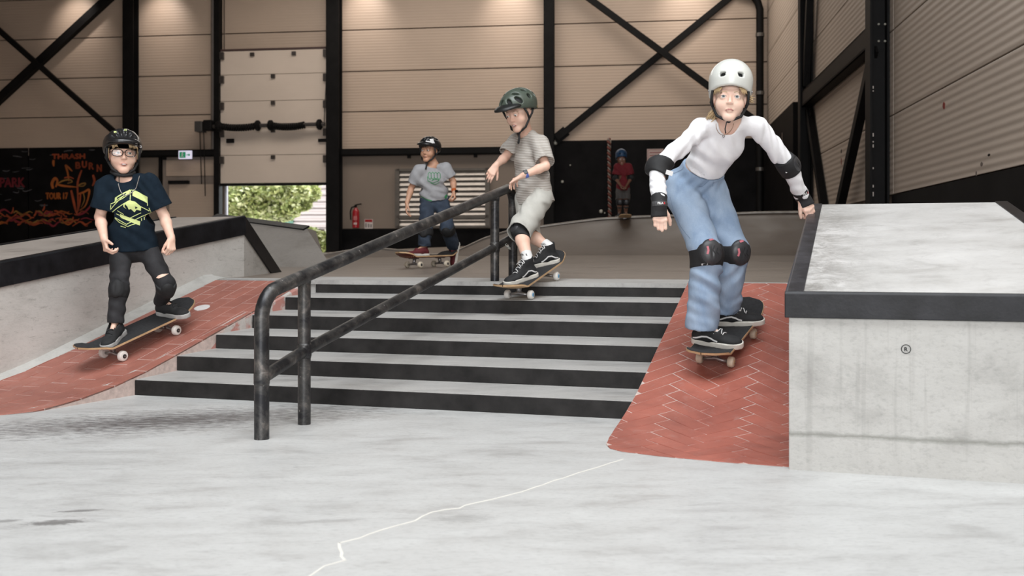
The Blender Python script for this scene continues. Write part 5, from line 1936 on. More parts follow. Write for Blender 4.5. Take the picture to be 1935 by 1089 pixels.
def body_field(J, vox, arm=.030, leg=.045, torso=.9):
    """continuous skin under the clothes; J holds world points"""
    pts = [v for v in J.values() if isinstance(v, Vector)]
    lo, hi = bounds(pts, .16)
    F_ = Field(lo, hi, vox)
    sp = J['hipL'] - J['hipR']; ss = J['shL'] - J['shR']
    pc = (J['hipL'] + J['hipR']) / 2; sc = (J['shL'] + J['shR']) / 2
    W = ss.length / 2; HW = sp.length / 2
    ch = sc.lerp(pc, .28); wa = sc.lerp(pc, .68)
    F_.econe(pc, wa, (HW + .045, .062), (W * .66, .055), sp, .03)
    F_.econe(wa, ch, (W * .66, .055), (W * .82, .066), ss, .03)
    F_.econe(ch, sc.lerp(J['neck'], .2), (W * .80, .064), (W * .60, .040), ss, .025)
    for S in ('L', 'R'):
        F_.cone(sc.lerp(J['neck'], .45), J['sh' + S], .030, .030, .025)
        F_.cone(J['sh' + S], J['el' + S], arm * 1.30, arm * 1.02, .02)
        fm = J['el' + S].lerp(J['wr' + S], .3)
        F_.cone(J['el' + S], fm, arm * 1.02, arm * 1.08, .012)
        F_.cone(fm, J['wr' + S], arm * 1.06, arm * .70, .012)
        F_.cone(J['hip' + S], J['kn' + S], leg * 1.42, leg * 1.02, .03)
        cf = J['kn' + S].lerp(J['an' + S], .3)
        F_.cone(J['kn' + S], cf, leg * 1.0, leg * 1.05, .015)
        F_.cone(cf, J['an' + S], leg * 1.03, leg * .66, .015)
        if 'toe' + S in J:
            F_.cone(J['an' + S], J['toe' + S], leg * .50, leg * .28, .008)
    return F_
def upper_field(J, vox, w=1., depth=.085, hem_t=1.15, sleeve=.6, sl_r=(.062, .066), loose=1., hemw=None, neck_cut=.058, collar_drop=.0, long_sleeve=False, waves=(), sh_r=.050, hem_n=None, fore_r=(.045, .036), hem_depth=.03):
    lo, hi = bounds([J[k] for k in ('hipL', 'hipR', 'shL', 'shR', 'elL', 'elR', 'neck') + (('wrL', 'wrR') if long_sleeve else ())], .17)
    F_ = Field(lo, hi, vox)
    ss = J['shL'] - J['shR']; sp = J['hipL'] - J['hipR']
    pc = (J['hipL'] + J['hipR']) / 2; sc = (J['shL'] + J['shR']) / 2
    W = ss.length / 2 * w
    ch = sc.lerp(pc, .30); wa = sc.lerp(pc, .68); he = sc.lerp(pc, hem_t + .08)
    hw = hemw or (W * .98, depth * 1.05)
    F_.econe(he, wa, hw, (W * .90 * loose, depth * .98), sp * .5 + ss * .5, .03)
    F_.econe(wa, ch, (W * .90 * loose, depth * .98), (W * .98, depth * 1.0), ss, .03)
    top = sc.lerp(J['neck'], .35)
    F_.econe(ch, top, (W * .98, depth), (W * .72, depth * .62), ss, .03)
    for S in ('L', 'R'):
        F_.cone(sc.lerp(J['neck'], .62), J['sh' + S], sh_r * .86, sh_r, .03)
        d = J['el' + S] - J['sh' + S]
        end = J['sh' + S] + d * (sleeve + .1)
        if long_sleeve:
            F_.cone(J['sh' + S], J['el' + S], sl_r[0], sl_r[1], .03)
            F_.cone(J['el' + S], J['wr' + S], fore_r[0], fore_r[1], .02)
        else:
            F_.cone(J['sh' + S], end, sl_r[0], sl_r[1], .03)
    F_.wrinkle(waves)
    ax = (J['neck'] - sc.lerp(pc, .3)).normalized()
    F_.cone(J['neck'] - ax * .02, J['neck'] + ax * .2, neck_cut, neck_cut * 1.25, .006, 'sub')
    if collar_drop:
        fr = Vector(J['front'])
        F_.ell(J['neck'] + fr * .055 - ax * collar_drop * .2, (.05, .05, collar_drop), [list(ss.normalized()), list(fr), list(ss.normalized().cross(fr))], .006, 'sub')
    if not long_sleeve:
        for S in ('L', 'R'):
            d = (J['el' + S] - J['sh' + S])
            F_.hem(J['sh' + S] + d * sleeve, d, .105, .008, hem_depth)
    hn = Vector(hem_n) if hem_n is not None else (pc - sc)
    F_.hem(sc.lerp(pc, hem_t), hn, .26, .010, .035)
    return F_
def lower_field(J, vox, waist_t=.0, thigh=.085, knee=.07, hem=.075, hem_f=.93, waves=(), knee_hem=False, seat=(.045, .085), kfree=.02):
    lo, hi = bounds([J[k] for k in ('hipL', 'hipR', 'knL', 'knR', 'anL', 'anR')], .2)
    F_ = Field(lo, hi, vox)
    sp = J['hipL'] - J['hipR']
    pc = (J['hipL'] + J['hipR']) / 2; sc = (J['shL'] + J['shR']) / 2
    up = (sc - pc).normalized()
    HW = sp.length / 2
    F_.econe(pc - up * .02, pc + up * .17, (HW + seat[0] + .02, seat[1]), (HW + seat[0] * .75, seat[1] * .86), sp, .03)
    for S in ('L', 'R'):
        h, k, a = J['hip' + S], J['kn' + S], J['an' + S]
        F_.cone(h, h.lerp(k, 1.2) if knee_hem else k, thigh, knee, .03 if S == 'L' else kfree)
        if not knee_hem:
            F_.cone(k, a, knee, hem, .02)
    F_.wrinkle(waves)
    F_.plane(pc + up * (.14 - waist_t), up, .22)
    for S in ('L', 'R'):
        h, k, a = J['hip' + S], J['kn' + S], J['an' + S]
        if knee_hem:
            d = k - h
            F_.hem(h + d * hem_f, d, .125, .009, .05)
        else:
            d = a - k
            F_.hem(k + d * hem_f, d, .12, .009, .03)
    return F_

# ================================================================== shoes, helmets, pads
M_SHOE_BLK = mat('suede_black', (.014, .014, .015), .8, 0, .3, 30)
M_SOLE = mat('rubber_offwhite', (.66, .63, .57), .6, 0, .1, 20)
M_SOLE_G = mat('rubber_grey', (.42, .41, .40), .6, 0, .15, 20)
M_LACE = mat('laces_white', (.78, .77, .76), .7)
M_RED_SHOE = mat('suede_dark_red', (.11, .012, .016), .75, 0, .25, 20)
_shoe_cache = {}
def shoe_meshes(high):
    if high in _shoe_cache: return _shoe_cache[high]
    F_ = Field((-.075, -.15, -.01), (.075, .19, .21), .0045)
    F_.cone((0, -.072, .042), (0, -.01, .050), .034, .037, .02)
    F_.econe((0, -.01, .044), (0, .092, .030), (.039, .036), (.040, .024), (1, 0, 0), .02)
    F_.ell((0, .108, .028), (.039, .044, .026), None, .015)
    F_.cone((0, -.052, .06), (0, -.048, .150 if high else .105), .037, .036, .02)
    F_.cone((0, -.042, .098 if not high else .13), (0, .035, .060), .030, .028, .02)
    F_.plane((0, 0, .018), (0, 0, -1))
    F_.hem((0, -.05, .142 if high else .095), (0, .18, 1), .09, .007, .02)
    up_ = F_.mesh()
    G = Field((-.075, -.15, -.012), (.075, .19, .06), .004)
    X, Y, Z = G.ax[0][:, None, None], G.ax[1][None, :, None], G.ax[2][None, None, :]
    d2 = np.full(G.d.shape[:2], 1., f32)
    pts = [(-.004, -.072, .038), (0, -.005, .036), (.002, .085, .047), (0, .118, .040)]
    x2, y2 = G.ax[0][:, None], G.ax[1][None, :]
    for a, b in zip(pts, pts[1:]):
        ax_, ay_ = b[0] - a[0], b[1] - a[1]
        t = np.clip(((x2 - a[0]) * ax_ + (y2 - a[1]) * ay_) / (ax_ ** 2 + ay_ ** 2), 0, 1)
        d2 = np.minimum(d2, np.sqrt((x2 - a[0] - t * ax_) ** 2 + (y2 - a[1] - t * ay_) ** 2) - (a[2] + (b[2] - a[2]) * t))
    G.d = np.maximum(d2[:, :, None] + np.zeros_like(Z), np.abs(Z - .0145) - .0145).astype(f32)
    so = G.mesh()
    _shoe_cache[high] = (up_, so)
    return _shoe_cache[high]
def shoe(person, O, f, u, s, M_up, M_so, high=False, stripe=True, laces=True, label=None):
    r, f, u = frame(f, u)
    (uv, uq), (sv, sq) = shoe_meshes(high)
    T = mtx(Vector(O), r, f, u, s)
    A = np.array(T)
    tr = lambda v: v @ A[:3, :3].T + A[:3, 3]
    sh_ = np_obj('shoe', smooth_mesh(tr(uv), uq), uq, M_up, person)
    if label: sh_['label'] = label
    np_obj('sole', tr(sv), sq, M_so, sh_)
    bv = BVHTree.FromPolygons([tuple(p) for p in tr(uv)], [tuple(int(i) for i in q) for q in uq])
    pt = lambda x, y, z: T @ Vector((x, y, z))
    def surf(y, z, sx):
        h = bv.ray_cast(pt(sx * .09, y, z), -r * sx, .2)
        return h[0] + r * sx * .0012 if h[0] is not None else None
    if stripe:
        for sx in (-1, 1):
            zz = .012 if high else 0
            ctrl = [(-.092, .038), (-.066, .045), (-.040, .055 + zz * .5), (-.014, .057 + zz * .5), (.006, .050), (.022, .040), (.044, .033)]
            pts = []
            for a, b in zip(ctrl, ctrl[1:]):
                for i in range(4):
                    p = surf(lerp(a[0], b[0], i / 4), lerp(a[1], b[1], i / 4), sx)
                    if p is not None: pts.append(p)
            if len(pts) > 2:
                vs_ = []
                for i, p in enumerate(pts):
                    t = (pts[min(i + 1, len(pts) - 1)] - pts[max(i - 1, 0)])
                    s_ = t.cross(r).normalized() * (.0042 * s)
                    vs_ += [p + s_, p - s_]
                build(MB().add(vs_, [(2 * i, 2 * i + 1, 2 * i + 3, 2 * i + 2) for i in range(len(pts) - 1)]), 'side_stripe', M_WHITE, sh_, fix=False)
    def topz(x, y):
        h = bv.ray_cast(pt(x, y, .22), -u, .4)
        return h[0] + u * .002 if h[0] is not None else None
    if laces:
        mb = MB()
        rows_ = [.012 + .013 * i for i in range(5)] if not high else [-.005 + .014 * i for i in range(6)]
        for i, y in enumerate(rows_):
            path = [topz(x * .02, y + x * (.004 if i % 2 else -.004)) for x in (-1, -.5, 0, .5, 1)]
            path = [p for p in path if p is not None]
            if len(path) > 2: mb.tube(path, .0026 * s, 6)
        p0 = topz(0, rows_[0] - .004)
        if p0 is not None:
            for sx in (-1, 1):
                mb.tube([p0, p0 + r * sx * .015 * s + u * .014 * s + f * .004 * s, p0 + r * sx * .032 * s + u * .006 * s + f * .01 * s, p0 + r * sx * .02 * s + f * .014 * s, p0], .0022 * s, 6)
                mb.tube([p0, p0 + r * sx * .02 * s + f * .02 * s + u * .004 * s, p0 + r * sx * .03 * s + f * .035 * s - u * .008 * s], .002 * s, 6)
        if mb.v:
            build(mb, 'laces', M_LACE if stripe else M_SHOE_BLK, sh_, smooth=True)
    return sh_
def on_board(T, zt, lift, y, x=0.):
    return T @ Vector((x, y, zt + lift(y, x) + .001))
def ankle_of(O, f, u, s):
    r, f, u = frame(f, u)
    return Vector(O) - f * (.052 * s) + u * (.098 * s)

def helmet_skate(person, C, r, f, u, s, M_, M_liner):
    T = mtx(C, r, f, u, s)
    F_ = Field((-.13, -.16, -.06), (.13, .16, .21), .0042)
    F_.ell((0, -.010, .082), (.102, .124, .106), None, 0)
    # straight lower walls
    F_.econe((0, -.010, .0), (0, -.010, .082), (.1005, .1225), (.102, .124), (1, 0, 0), .01)
    F_.ell((0, -.010, .070), (.086, .107, .094), None, 0, 'sub')
    F_.econe((0, -.010, -.06), (0, -.010, .070), (.086, .107), (.086, .107), (1, 0, 0), 0, 'sub')
    F_.plane((0, .09, .044), (0, .30, -1))
    for sx in (-1, 1):
        n_ = Vector((sx * .36, .85, .22)).normalized()
        rr_, ff_, uu_ = frame(n_, (sx * .06, 0, 1))
        F_.box((sx * .041, .098, .100), (.0145, .05, .0105), [list(rr_), list(ff_), list(uu_)], .004, 0, 'sub')
        F_.cone((sx * .018, .090, .150), (sx * .042, .078, .144), .0045, .0045, 0, 'sub')
        F_.box((sx * .095, -.02, .075), (.05, .016, .010), None, .004, 0, 'sub')
        F_.cone((sx * .02, -.04, .155), (sx * .04, -.05, .148), .005, .005, 0, 'sub')
    h = field_obj(F_, 'helmet', M_, person, T, 2)
    G = Field((-.12, -.15, -.05), (.12, .15, .19), .006)
    G.ell((0, -.010, .070), (.0885, .1095, .096), None, 0)
    G.ell((0, -.010, .036), (.076, .095, .080), None, 0, 'sub')
    G.plane((0, .09, .048), (0, .28, -1))
    field_obj(G, 'liner', M_liner, h, T, 1)
    return h, T
def helmet_bike(person, C, r, f, u, s, M_, M_liner, visor=0., slots=(-.62, -.3, 0, .3, .62), M_visor=None, M_accent=None, length=.138, rim=.02, vents=()):
    T = mtx(C, r, f, u, s)
    F_ = Field((-.13, -.19, -.06), (.13, .2, .18), .0045)
    F_.ell((0, -.014, .048), (.103, length, .098), None, 0)
    F_.econe((0, -.014, .02), (0, -.014, .045), (.101, length - .004), (.103, length), (1, 0, 0), .01)
    F_.ell((0, -.010, .040), (.080, .104, .082), None, 0, 'sub')
    F_.econe((0, -.010, -.06), (0, -.010, .04), (.080, .104), (.080, .104), (1, 0, 0), 0, 'sub')
    F_.plane((0, .09, rim + .022), (0, .26, -1))
    for ph in slots:
        for t0, t1 in ((.30, .95), (1.25, 1.75), (2.05, 2.7)):
            pts = []
            for i in range(5):
                th = lerp(t0, t1, i / 4)
                y = math.cos(th) * (length + .004); q = math.sin(th)
                pts.append((math.sin(ph * 1.25) * q * .107 + math.sin(ph) * .01, y - .014, .048 + math.cos(ph * 1.25) * q * .102))
            F_.chain(pts, [.008, .0140, .0160, .0140, .007], 0, 'sub')
    for vx, vy, vz, rx, ry, rz in vents:
        for sx in (-1, 1):
            nn_ = Vector((sx * vx / .103 ** 2, (vy + .014) / length ** 2, (vz - .048) / .098 ** 2)).normalized()
            rr_, ff_, uu_ = frame(nn_, (0, .6, 1))
            F_.ell((sx * vx, vy, vz), (rx, .028, rz), [list(rr_), list(ff_), list(uu_)], 0, 'sub')
    h = field_obj(F_, 'helmet', M_, person, T, 1)
    G = Field((-.12, -.17, -.05), (.12, .17, .17), .006)
    G.ell((0, -.012, .045), (.090, length - .012, .086), None, 0)
    G.ell((0, -.010, .036), (.076, .096, .078), None, 0, 'sub')
    G.plane((0, .09, rim + .03), (0, .26, -1))
    field_obj(G, 'liner', M_liner, h, T, 1)
    if visor:
        V = Field((-.12, .02, -.02), (.12, .27, .14), .0045)
        V.ell((0, .085, rim + .034), (.088, .055 + visor, .030), None, 0)
        V.ell((0, .082, rim + .022), (.086, .055 + visor, .028), None, 0, 'sub')
        V.ell((0, -.014, .045), (.099, length - .002, .092), None, 0, 'sub')
        V.plane((0, .06, 0), (0, -1, 0))
        field_obj(V, 'visor', M_visor or M_, h, T, 1)
    return h, T
def straps(h, T, bvh, M_, dangle=0., chin=(0, .058, -.110), s=1., buck=True):
    p = lambda x, y, z: T @ Vector((x, y, z))
    for sx in (-1, 1):
        a = p(sx * .083, .045, .030); b = p(sx * .083, -.045, .010); j = p(sx * .076, .012, -.045)
        j2 = p(sx * .056, .042, -.088); c = p(*chin)
        mb = MB()
        mb.tube([a, a.lerp(j, .5) + (j - p(0, .012, -.045)) * .08, j], .0058 * s, 6)
        mb.tube([b, b.lerp(j, .5) + (j - p(0, .012, -.045)) * .10, j], .0058 * s, 6)
        mb.tube([j, j2, c.lerp(j2, .5) + (c - p(0, .02, -.06)) * .06, c], .0060 * s, 6)
        build(mb, 'chin_strap', M_, h, smooth=True)
    c = p(*chin)
    if buck:
        build(MB().sphere(c, .011 * s, .008 * s, .011 * s, 10, 8), 'buckle', M_, h, smooth=True)
    if dangle:
        build(MB().tube([c, c + Vector((.004, -.012, -dangle * .5)), c + Vector((-.003, -.018, -dangle))], .0062 * s, 6), 'strap_end', M_, h, smooth=True)
def pad(person, name, a, b, c, ra, rb, fwd, M_band, M_cap, cap=(.052, .035, .062), vox=.005, cap_off=.0, band_len=1., straps_=True, label=None):
    """soft sleeve around a joint: a (above), c (joint), b (below) with a hard cap facing fwd"""
    lo, hi = bounds([a, b, c], .15)
    F_ = Field(lo, hi, vox)
    F_.cone(a, c, ra, ra * 1.03, .012).cone(c, b, ra * 1.03, rb, .012)
    ax = (Vector(a) - Vector(b)).normalized()
    fwd = Vector(fwd); fwd = (fwd - ax * fwd.dot(ax)).normalized()
    sd = ax.cross(fwd).normalized()
    F_.ell(Vector(c) + fwd * (ra * .72), (cap[0] * 1.08, cap[1], cap[2] * 1.15), [list(sd), list(fwd), list(ax)], .01)
    F_.plane(a, ax, .11).plane(b, -ax, .11)
    o = field_obj(F_, name, M_band, person, None, 1)
    if label: o['label'] = label
    G = Field(lo, hi, .0045)
    G.ell(Vector(c) + fwd * (ra * .80 + cap_off), cap, [list(sd), list(fwd), list(ax)], 0)
    G.cone(Vector(c) + fwd * (ra * .80 + cap_off + cap[1]) - ax * cap[2] * .5, Vector(c) + fwd * (ra * .80 + cap_off + cap[1] * 1.1) + ax * cap[2] * .45, .004, .006, .005, 'sub')
    G.plane(Vector(c) + fwd * (ra * .62), -fwd)
    field_obj(G, 'hard_cap', M_cap, o, None, 1)
    return o, sd, fwd, ax
# ================================================================== the riders
def bank_hit(px, py):
    u = (px - CX) / F
    lo, hi = 4.0, 6.8
    for _ in range(40):
        n_ = (lo + hi) / 2
        d = n_ * K / (u * TS + TC)
        z = H - (py - HY) * d / F
        if z > K * (zb(n_) + .0035): lo = n_
        else: hi = n_
    return Vector((u * d, d, K * (zb(n_) + .0035)))
def bank_up(n_):
    return (Vector((0, 0, 1)) - en * zslope(n_)).normalized()
def rnd_waves(seed, n_, wl, amp, axis, spread=.5, c=None, reach=.3):
    rn = random.Random(seed)
    return [((axis[0] + rn.uniform(-spread, spread), axis[1] + rn.uniform(-spread, spread), axis[2] + rn.uniform(-spread, spread)), wl * rn.uniform(.75, 1.3), amp * rn.uniform(.6, 1.1), rn.uniform(0, 6), c, reach) for _ in range(n_)]
def capsule_mesh(name, a, b, ra, rb, M_, parent, seg=18):
    return build(MB().tube([a, b], [ra, rb], seg), name, M_, parent, smooth=True, auto=True)
def hair_strands(name, pts_list, r0, M_, parent):
    mb = MB()
    for pts in pts_list:
        n_ = len(pts)
        mb.tube(pts, [r0 * (1 - .8 * i / (n_ - 1)) for i in range(n_)], 5)
    return tag(build(mb, name, M_, parent, smooth=True), kind='stuff')

# ------------------------------------------------------------------ girl in white top and jeans
def girl():
    Cf, Cr = bank_hit(1352, 690), bank_hit(1396, 636)
    Cr = Cf + (Cr - Cf).normalized() * .375
    bt_, T, zt, lift = skateboard('skateboard with plain grip tape under the girl on the right-hand bank', Cf, Cr, bank_up(5.6), .78, .205, M_wheel=M_WHEEL_C, M_core=M_PLY)
    bu = Vector((T[0][2], T[1][2], T[2][2]))
    s_sh = .98
    fR = Vector((.86, -.50, 0)); fL = Vector((.97, -.16, 0))
    fR = (fR - bu * fR.dot(bu)).normalized(); fL = (fL - bu * fL.dot(bu)).normalized()
    OR = on_board(T, zt, lift, .165, .020)
    OL = on_board(T, zt, lift, -.120, .000)
    J = dict(anR=ankle_of(OR, fR, bu, s_sh), anL=ankle_of(OL, fL, bu, s_sh))
    J['toeR'] = OR + fR * .09 + bu * .035; J['toeL'] = OL + fL * .09 + bu * .035
    J['knR'] = at(1336, 478, 4.86); J['knL'] = at(1386, 473, 4.99)
    J['hipR'] = at(1284, 352, 5.06); J['hipL'] = at(1336, 354, 5.08)
    J['shR'] = at(1323, 243, 4.76); J['shL'] = at(1430, 238, 4.80)
    J['neck'] = at(1374, 226, 4.75)
    J['elR'] = at(1243, 316, 4.76); J['wrR'] = at(1246, 388, 4.64)
    J['elL'] = at(1489, 312, 4.92); J['wrL'] = at(1516, 372, 5.06)
    J['front'] = Vector((.1, -.9, -.35)).normalized()
    person = thing('person', 'girl in white top, light blue jeans and white helmet riding down the red bank', 'person', (OR + OL) / 2)
    hs = .985
    f = Vector((-.19, -1, -.02)); up = Vector((.05, -.06, 1))
    r, f, u = frame(f, up)
    C = at(1380, 182, 4.58) - f * (.085 * hs)
    Fb = body_field(J, .0042, .029, .045)
    add_head(Fb, C, r, f, u, hs, J['neck'], .042)
    add_hand(Fb, J['wrR'], (.02, -.10, -1), (0.1, 1, -.1), (1, .15, 0), .95, [(.15, 1.75, 1.3)] * 4, (.55, .8, .3), 0, .25)
    dL = Vector((.38, -.12, -.8))
    add_hand(Fb, J['wrL'], dL, (-.15, .9, -.35), (-1, .0, -.25), .95, [(.3, 1.6, 1.2)] * 4, (.5, .9, .2), 0, .2)
    body = field_obj(Fb, 'body', M_SKIN, person, None, 1)
    bv = bvh_of(body)
    face_parts(body, bv, C, r, f, u, hs, M_IRIS_B, M_BLONDE, 'closed', -.002, brow_w=.003)
    # long-sleeved top
    M_TOPW = mat('white_jersey', (.86, .86, .88), .75, 0, .03, 20)
    ax = (J['neck'] - (J['hipL'] + J['hipR']) / 2).normalized()
    wv = rnd_waves(1, 3, .13, .0022, (.8, 0, .5), .5) + rnd_waves(2, 3, .05, .0026, (.9, 0, -.5), .35, J['elR'].lerp(J['shR'], .4), .2) + rnd_waves(3, 3, .05, .0026, (.9, 0, .3), .35, J['elL'].lerp(J['shL'], .4), .2) + rnd_waves(4, 2, .035, .0018, (.3, 0, 1), .3, J['wrR'].lerp(J['elR'], .5), .16) + rnd_waves(5, 2, .035, .0018, (.3, 0, 1), .3, J['wrL'].lerp(J['elL'], .5), .14) + rnd_waves(6, 3, .06, .0042, (.55, 0, .8), .25, at(1345, 290, 4.8), .22)
    Fu = upper_field(J, .005, .92, .083, .66, long_sleeve=True, sl_r=(.046, .042), fore_r=(.042, .036), loose=.86, hemw=(.116, .080), neck_cut=.062, collar_drop=.055, waves=wv, sh_r=.038)
    for S in ('L', 'R'):
        d = J['wr' + S] - J['el' + S]
        Fu.hem(J['el' + S] + d * .97, d, .07, .007, .02)
    top = field_obj(Fu, 'long_sleeved_top', M_TOPW, person, None, 1)
    bt2 = bvh_of(top)
    # jeans
    M_JEAN = jeans_mat('light_denim', (.36, .46, .60), (.24, .335, .48))
    wv = rnd_waves(11, 3, .16, .003, (.8, .3, .6), .5) + rnd_waves(12, 4, .065, .0034, (.7, 0, .8), .5, J['knR'] - Vector((0, 0, .12)), .2) + rnd_waves(13, 4, .065, .0034, (-.7, 0, .8), .5, J['knL'] - Vector((0, 0, .12)), .18) + rnd_waves(14, 3, .06, .002, (.5, 0, .8), .4, J['anR'] + Vector((0, 0, .08)), .16) + rnd_waves(15, 3, .06, .002, (.5, 0, .8), .4, J['anL'] + Vector((0, 0, .08)), .16) + rnd_waves(16, 3, .05, .004, (1, 0, -.5), .3, (J['hipL'] + J['hipR']) / 2, .18)
    Fl = lower_field(J, .0055, .010, .093, .075, .080, 1.06, wv, seat=(.040, .092))
    jeans = field_obj(Fl, 'jeans', M_JEAN, person, None, 1)
    bj = bvh_of(jeans)
    M_STITCH = mat('denim_stitch', (.20, .27, .38), .8)
    vr = Vector((1, 0, 0)); vu = Vector((0, 0, 1))
    oj = at(1310, 340, 4.95)
    pxm = 4.95 / F
    L2 = lambda pts: [((x - 1310) * pxm, (340 - y) * pxm) for x, y in pts]
    decal_lines(bj, oj, vr, vu, [L2([(1337, 322), (1340, 340), (1328, 352), (1320, 352)]), L2([(1262, 322), (1278, 326), (1290, 320), (1294, 312)]), L2([(1268, 372), (1274, 400), (1284, 428), (1298, 452)]), L2([(1345, 330), (1348, 352)])], .0035, 'stitching', M_STITCH, jeans, off=.001)
    build(MB().lathe(at(1340, 325, 4.93), (0, -1, 0), [(0, .009), (.004, .009), (.006, .005)], 12), 'button', M_TRUCK, jeans)
    # shoes
    shoe(person, OR, fR, bu, s_sh, M_SHOE_BLK, M_SOLE, label='front shoe, black suede with white side stripe')
    shoe(person, OL, fL, bu, s_sh, M_SHOE_BLK, M_SOLE, label='rear shoe, black suede with white side stripe')
    capsule_mesh('sock', J['anR'] - bu * .02, J['anR'] + bu * .05, .038, .038, M_WHITE, person)
    # helmet
    M_HELM = mat('helmet_white', (.66, .67, .63), .3, 0, .03, 8, coat=.3)
    h, HT = helmet_skate(person, C, r, f, u, hs, M_HELM, M_PAD)
    straps(h, HT, bv, M_STRAP, 0, s=1.1)
    c = HT @ Vector((0, .058, -.110))
    build(MB().tube([c, c + Vector((-.012, -.01, -.01)), c + Vector((-.018, -.006, -.04)), c + Vector((-.014, .0, -.06))], .0028, 6), 'strap_end', M_STRAP, h, smooth=True)
    build(MB().lathe(HT @ Vector((.098, .03, .03)), r, [(0, .006), (.004, .006), (.005, .003)], 10), 'strap_rivet', M_TRUCK, h)
    build(MB().lathe(HT @ Vector((-.098, .03, .03)), -r, [(0, .006), (.004, .006), (.005, .003)], 10), 'strap_rivet', M_TRUCK, h)
    # hair: wisps at the temples and a tail behind the neck
    rn = random.Random(5)
    st = []
    for k in range(46):
        a = C + r * (.052 + rn.uniform(-.01, .02)) - f * rn.uniform(.03, .06) - u * (.035 + rn.uniform(0, .03))
        st.append([a, a + r * rn.uniform(.0, .03) - u * .03, a + r * rn.uniform(.02, .06) - u * rn.uniform(.05, .08) - f * .03, a + r * rn.uniform(.03, .085) - u * rn.uniform(.065, .10) - f * .05])
    for k in range(14):
        sx = -1
        a = C - r * (.078 + rn.uniform(0, .012)) - f * rn.uniform(-.01, .03) + u * rn.uniform(-.01, .022)
        st.append([a, a - r * .015 - u * .008, a - r * rn.uniform(.02, .035) - u * rn.uniform(-.006, .018)])
    for sx in (-1, 1):
        for k in range(16):
            a = C + r * sx * (.040 + .026 * k / 16) + f * (.082 - .030 * k / 16) + u * .040
            st.append([a, a + r * sx * .008 - u * .012 + f * .002, a + r * sx * .012 - u * (.02 + rn.uniform(0, .012)) - f * .004])
    hair_strands('hair', st, .0034, M_BLONDE, body)
    # necklace
    nk = []
    for k in range(15):
        a = math.pi * (k / 14)
        x, z = math.cos(a) * .042, -math.sin(a) * .050
        q = at(1374, 236, 4.66)
        hh = bv.ray_cast(q + Vector((x, -.2, z + .012)), Vector((0, 1, 0)), .6)
        h2 = bt2.ray_cast(q + Vector((x, -.2, z + .012)), Vector((0, 1, 0)), .6)
        hp = hh[0] if hh[0] is not None else h2[0]
        if h2[0] is not None and (hp is None or h2[0].y < hp.y): hp = h2[0]
        if hp is not None: nk.append(hp + Vector((0, -.003, 0)))
    if len(nk) > 3:
        o_ = build(MB().tube(nk, .0012, 5), 'necklace', M_BRHAIR, person)
        low = min(nk, key=lambda p: p.z)
        build(MB().sphere(low + Vector((0, -.003, -.006)), .006, .003, .007, 10, 6), 'pendant', M_TRUCK, o_, smooth=True)
    # pads
    def legpad(S, fwd, txt):
        k, h_, a_ = J['kn' + S], J['hip' + S], J['an' + S]
        A_p = k.lerp(h_, .10); B_p = k.lerp(a_, .20)
        o, sd, fw, axx = pad(person, 'knee_pad', A_p, B_p, k - Vector((0, 0, .006)), .080, .079, fwd, M_PAD, M_SHELLCAP, (.056, .030, .066))
        b_ = bvh_of(o)
        vr_ = -fw.cross(axx).normalized()
        c_ = k + fw * .1
        vrr = axx.cross(fw)
        vrr = vrr if vrr.x > 0 else -vrr
        decal_text(b_, 'FILA', .012, k - axx * .066 - vrr * .035, vrr, axx, 'lettering', M_WHITE, o, off=.002, bold=.0008)
        cap = [c for c in o.children if c.name.startswith('hard_cap')][0]
        bc = bvh_of(cap)
        decal_lines(bc, k, vrr, axx, [(.010, [(-.022, .020), (-.020, .0), (-.026, -.018)]), (.012, [(-.008, .050), (.014, .054)])], .01, 'red_inlay', mat('pad_inlay_pink', (.50, .14, .17), .5), o, off=.002)
        decal_lines(bc, k, vrr, axx, [(.006, [(.012, .022), (.002, .0), (.014, -.02)]), (.005, [(.026, .010), (.02, -.01), (.03, -.022)])], .005, 'cap_groove', M_PAD, o, off=.002)
        return o
    legpad('R', Vector((.10, -1, .1)), True)
    legpad('L', Vector((.28, -1, .1)), True)
    for S, sg in (('R', -1), ('L', 1)):
        e, sh_, w_ = J['el' + S], J['sh' + S], J['wr' + S]
        fw = (e - (sh_ + w_) / 2).normalized()
        o, sd, fwd_, axx = pad(person, 'elbow_pad', e.lerp(sh_, .17), e.lerp(w_, .22), e, .052, .050, fw, M_PAD, M_SHELLCAP, (.034, .020, .046))
        # strap end with white underside
        q = e.lerp(w_, .12)
        build(MB().bar(q + Vector((.03 * (1 if S == 'R' else -.4), -.052, -.005)), q + Vector((.062 * (1 if S == 'R' else -.6), -.052, -.015)), .004, .022), 'strap_flap', M_WHITE, o)
    for S, d in (('R', Vector((.02, -.10, -1))), ('L', dL)):
        w_ = J['wr' + S]; e = J['el' + S]
        d = d.normalized()
        a_p = w_.lerp(e, .22); c_p = w_ + d * .012; b_p = w_ + d * .056
        lo, hi = bounds([a_p, b_p], .1)
        G = Field(lo, hi, .0045)
        sd_ = Vector((1, 0, 0)) - d * d.x
        G.cone(a_p, w_, .040, .034, .01)
        G.econe(w_, b_p, (.038, .028), (.043, .024), sd_, .01)
        G.plane(a_p, a_p - w_, .08).plane(b_p, d, .08)
        G.cone(w_ + d * .02 + sd_ * (.045 if S == 'R' else -.045), w_ + d * .07 + sd_ * (.05 if S == 'R' else -.05), .016, .018, .004, 'sub')
        o = field_obj(G, 'wrist_guard', M_PAD, person, None, 1)
        bw_ = bvh_of(o)
        vr_ = sd_.normalized(); up_ = -d
        decal_fill(bw_, w_, vr_, up_, [[(-.034, -.006), (.034, -.006), (.034, .016), (-.034, .016)]], 'strap_band', mat('strap_grey', (.05, .05, .052), .6), o, off=.0015)
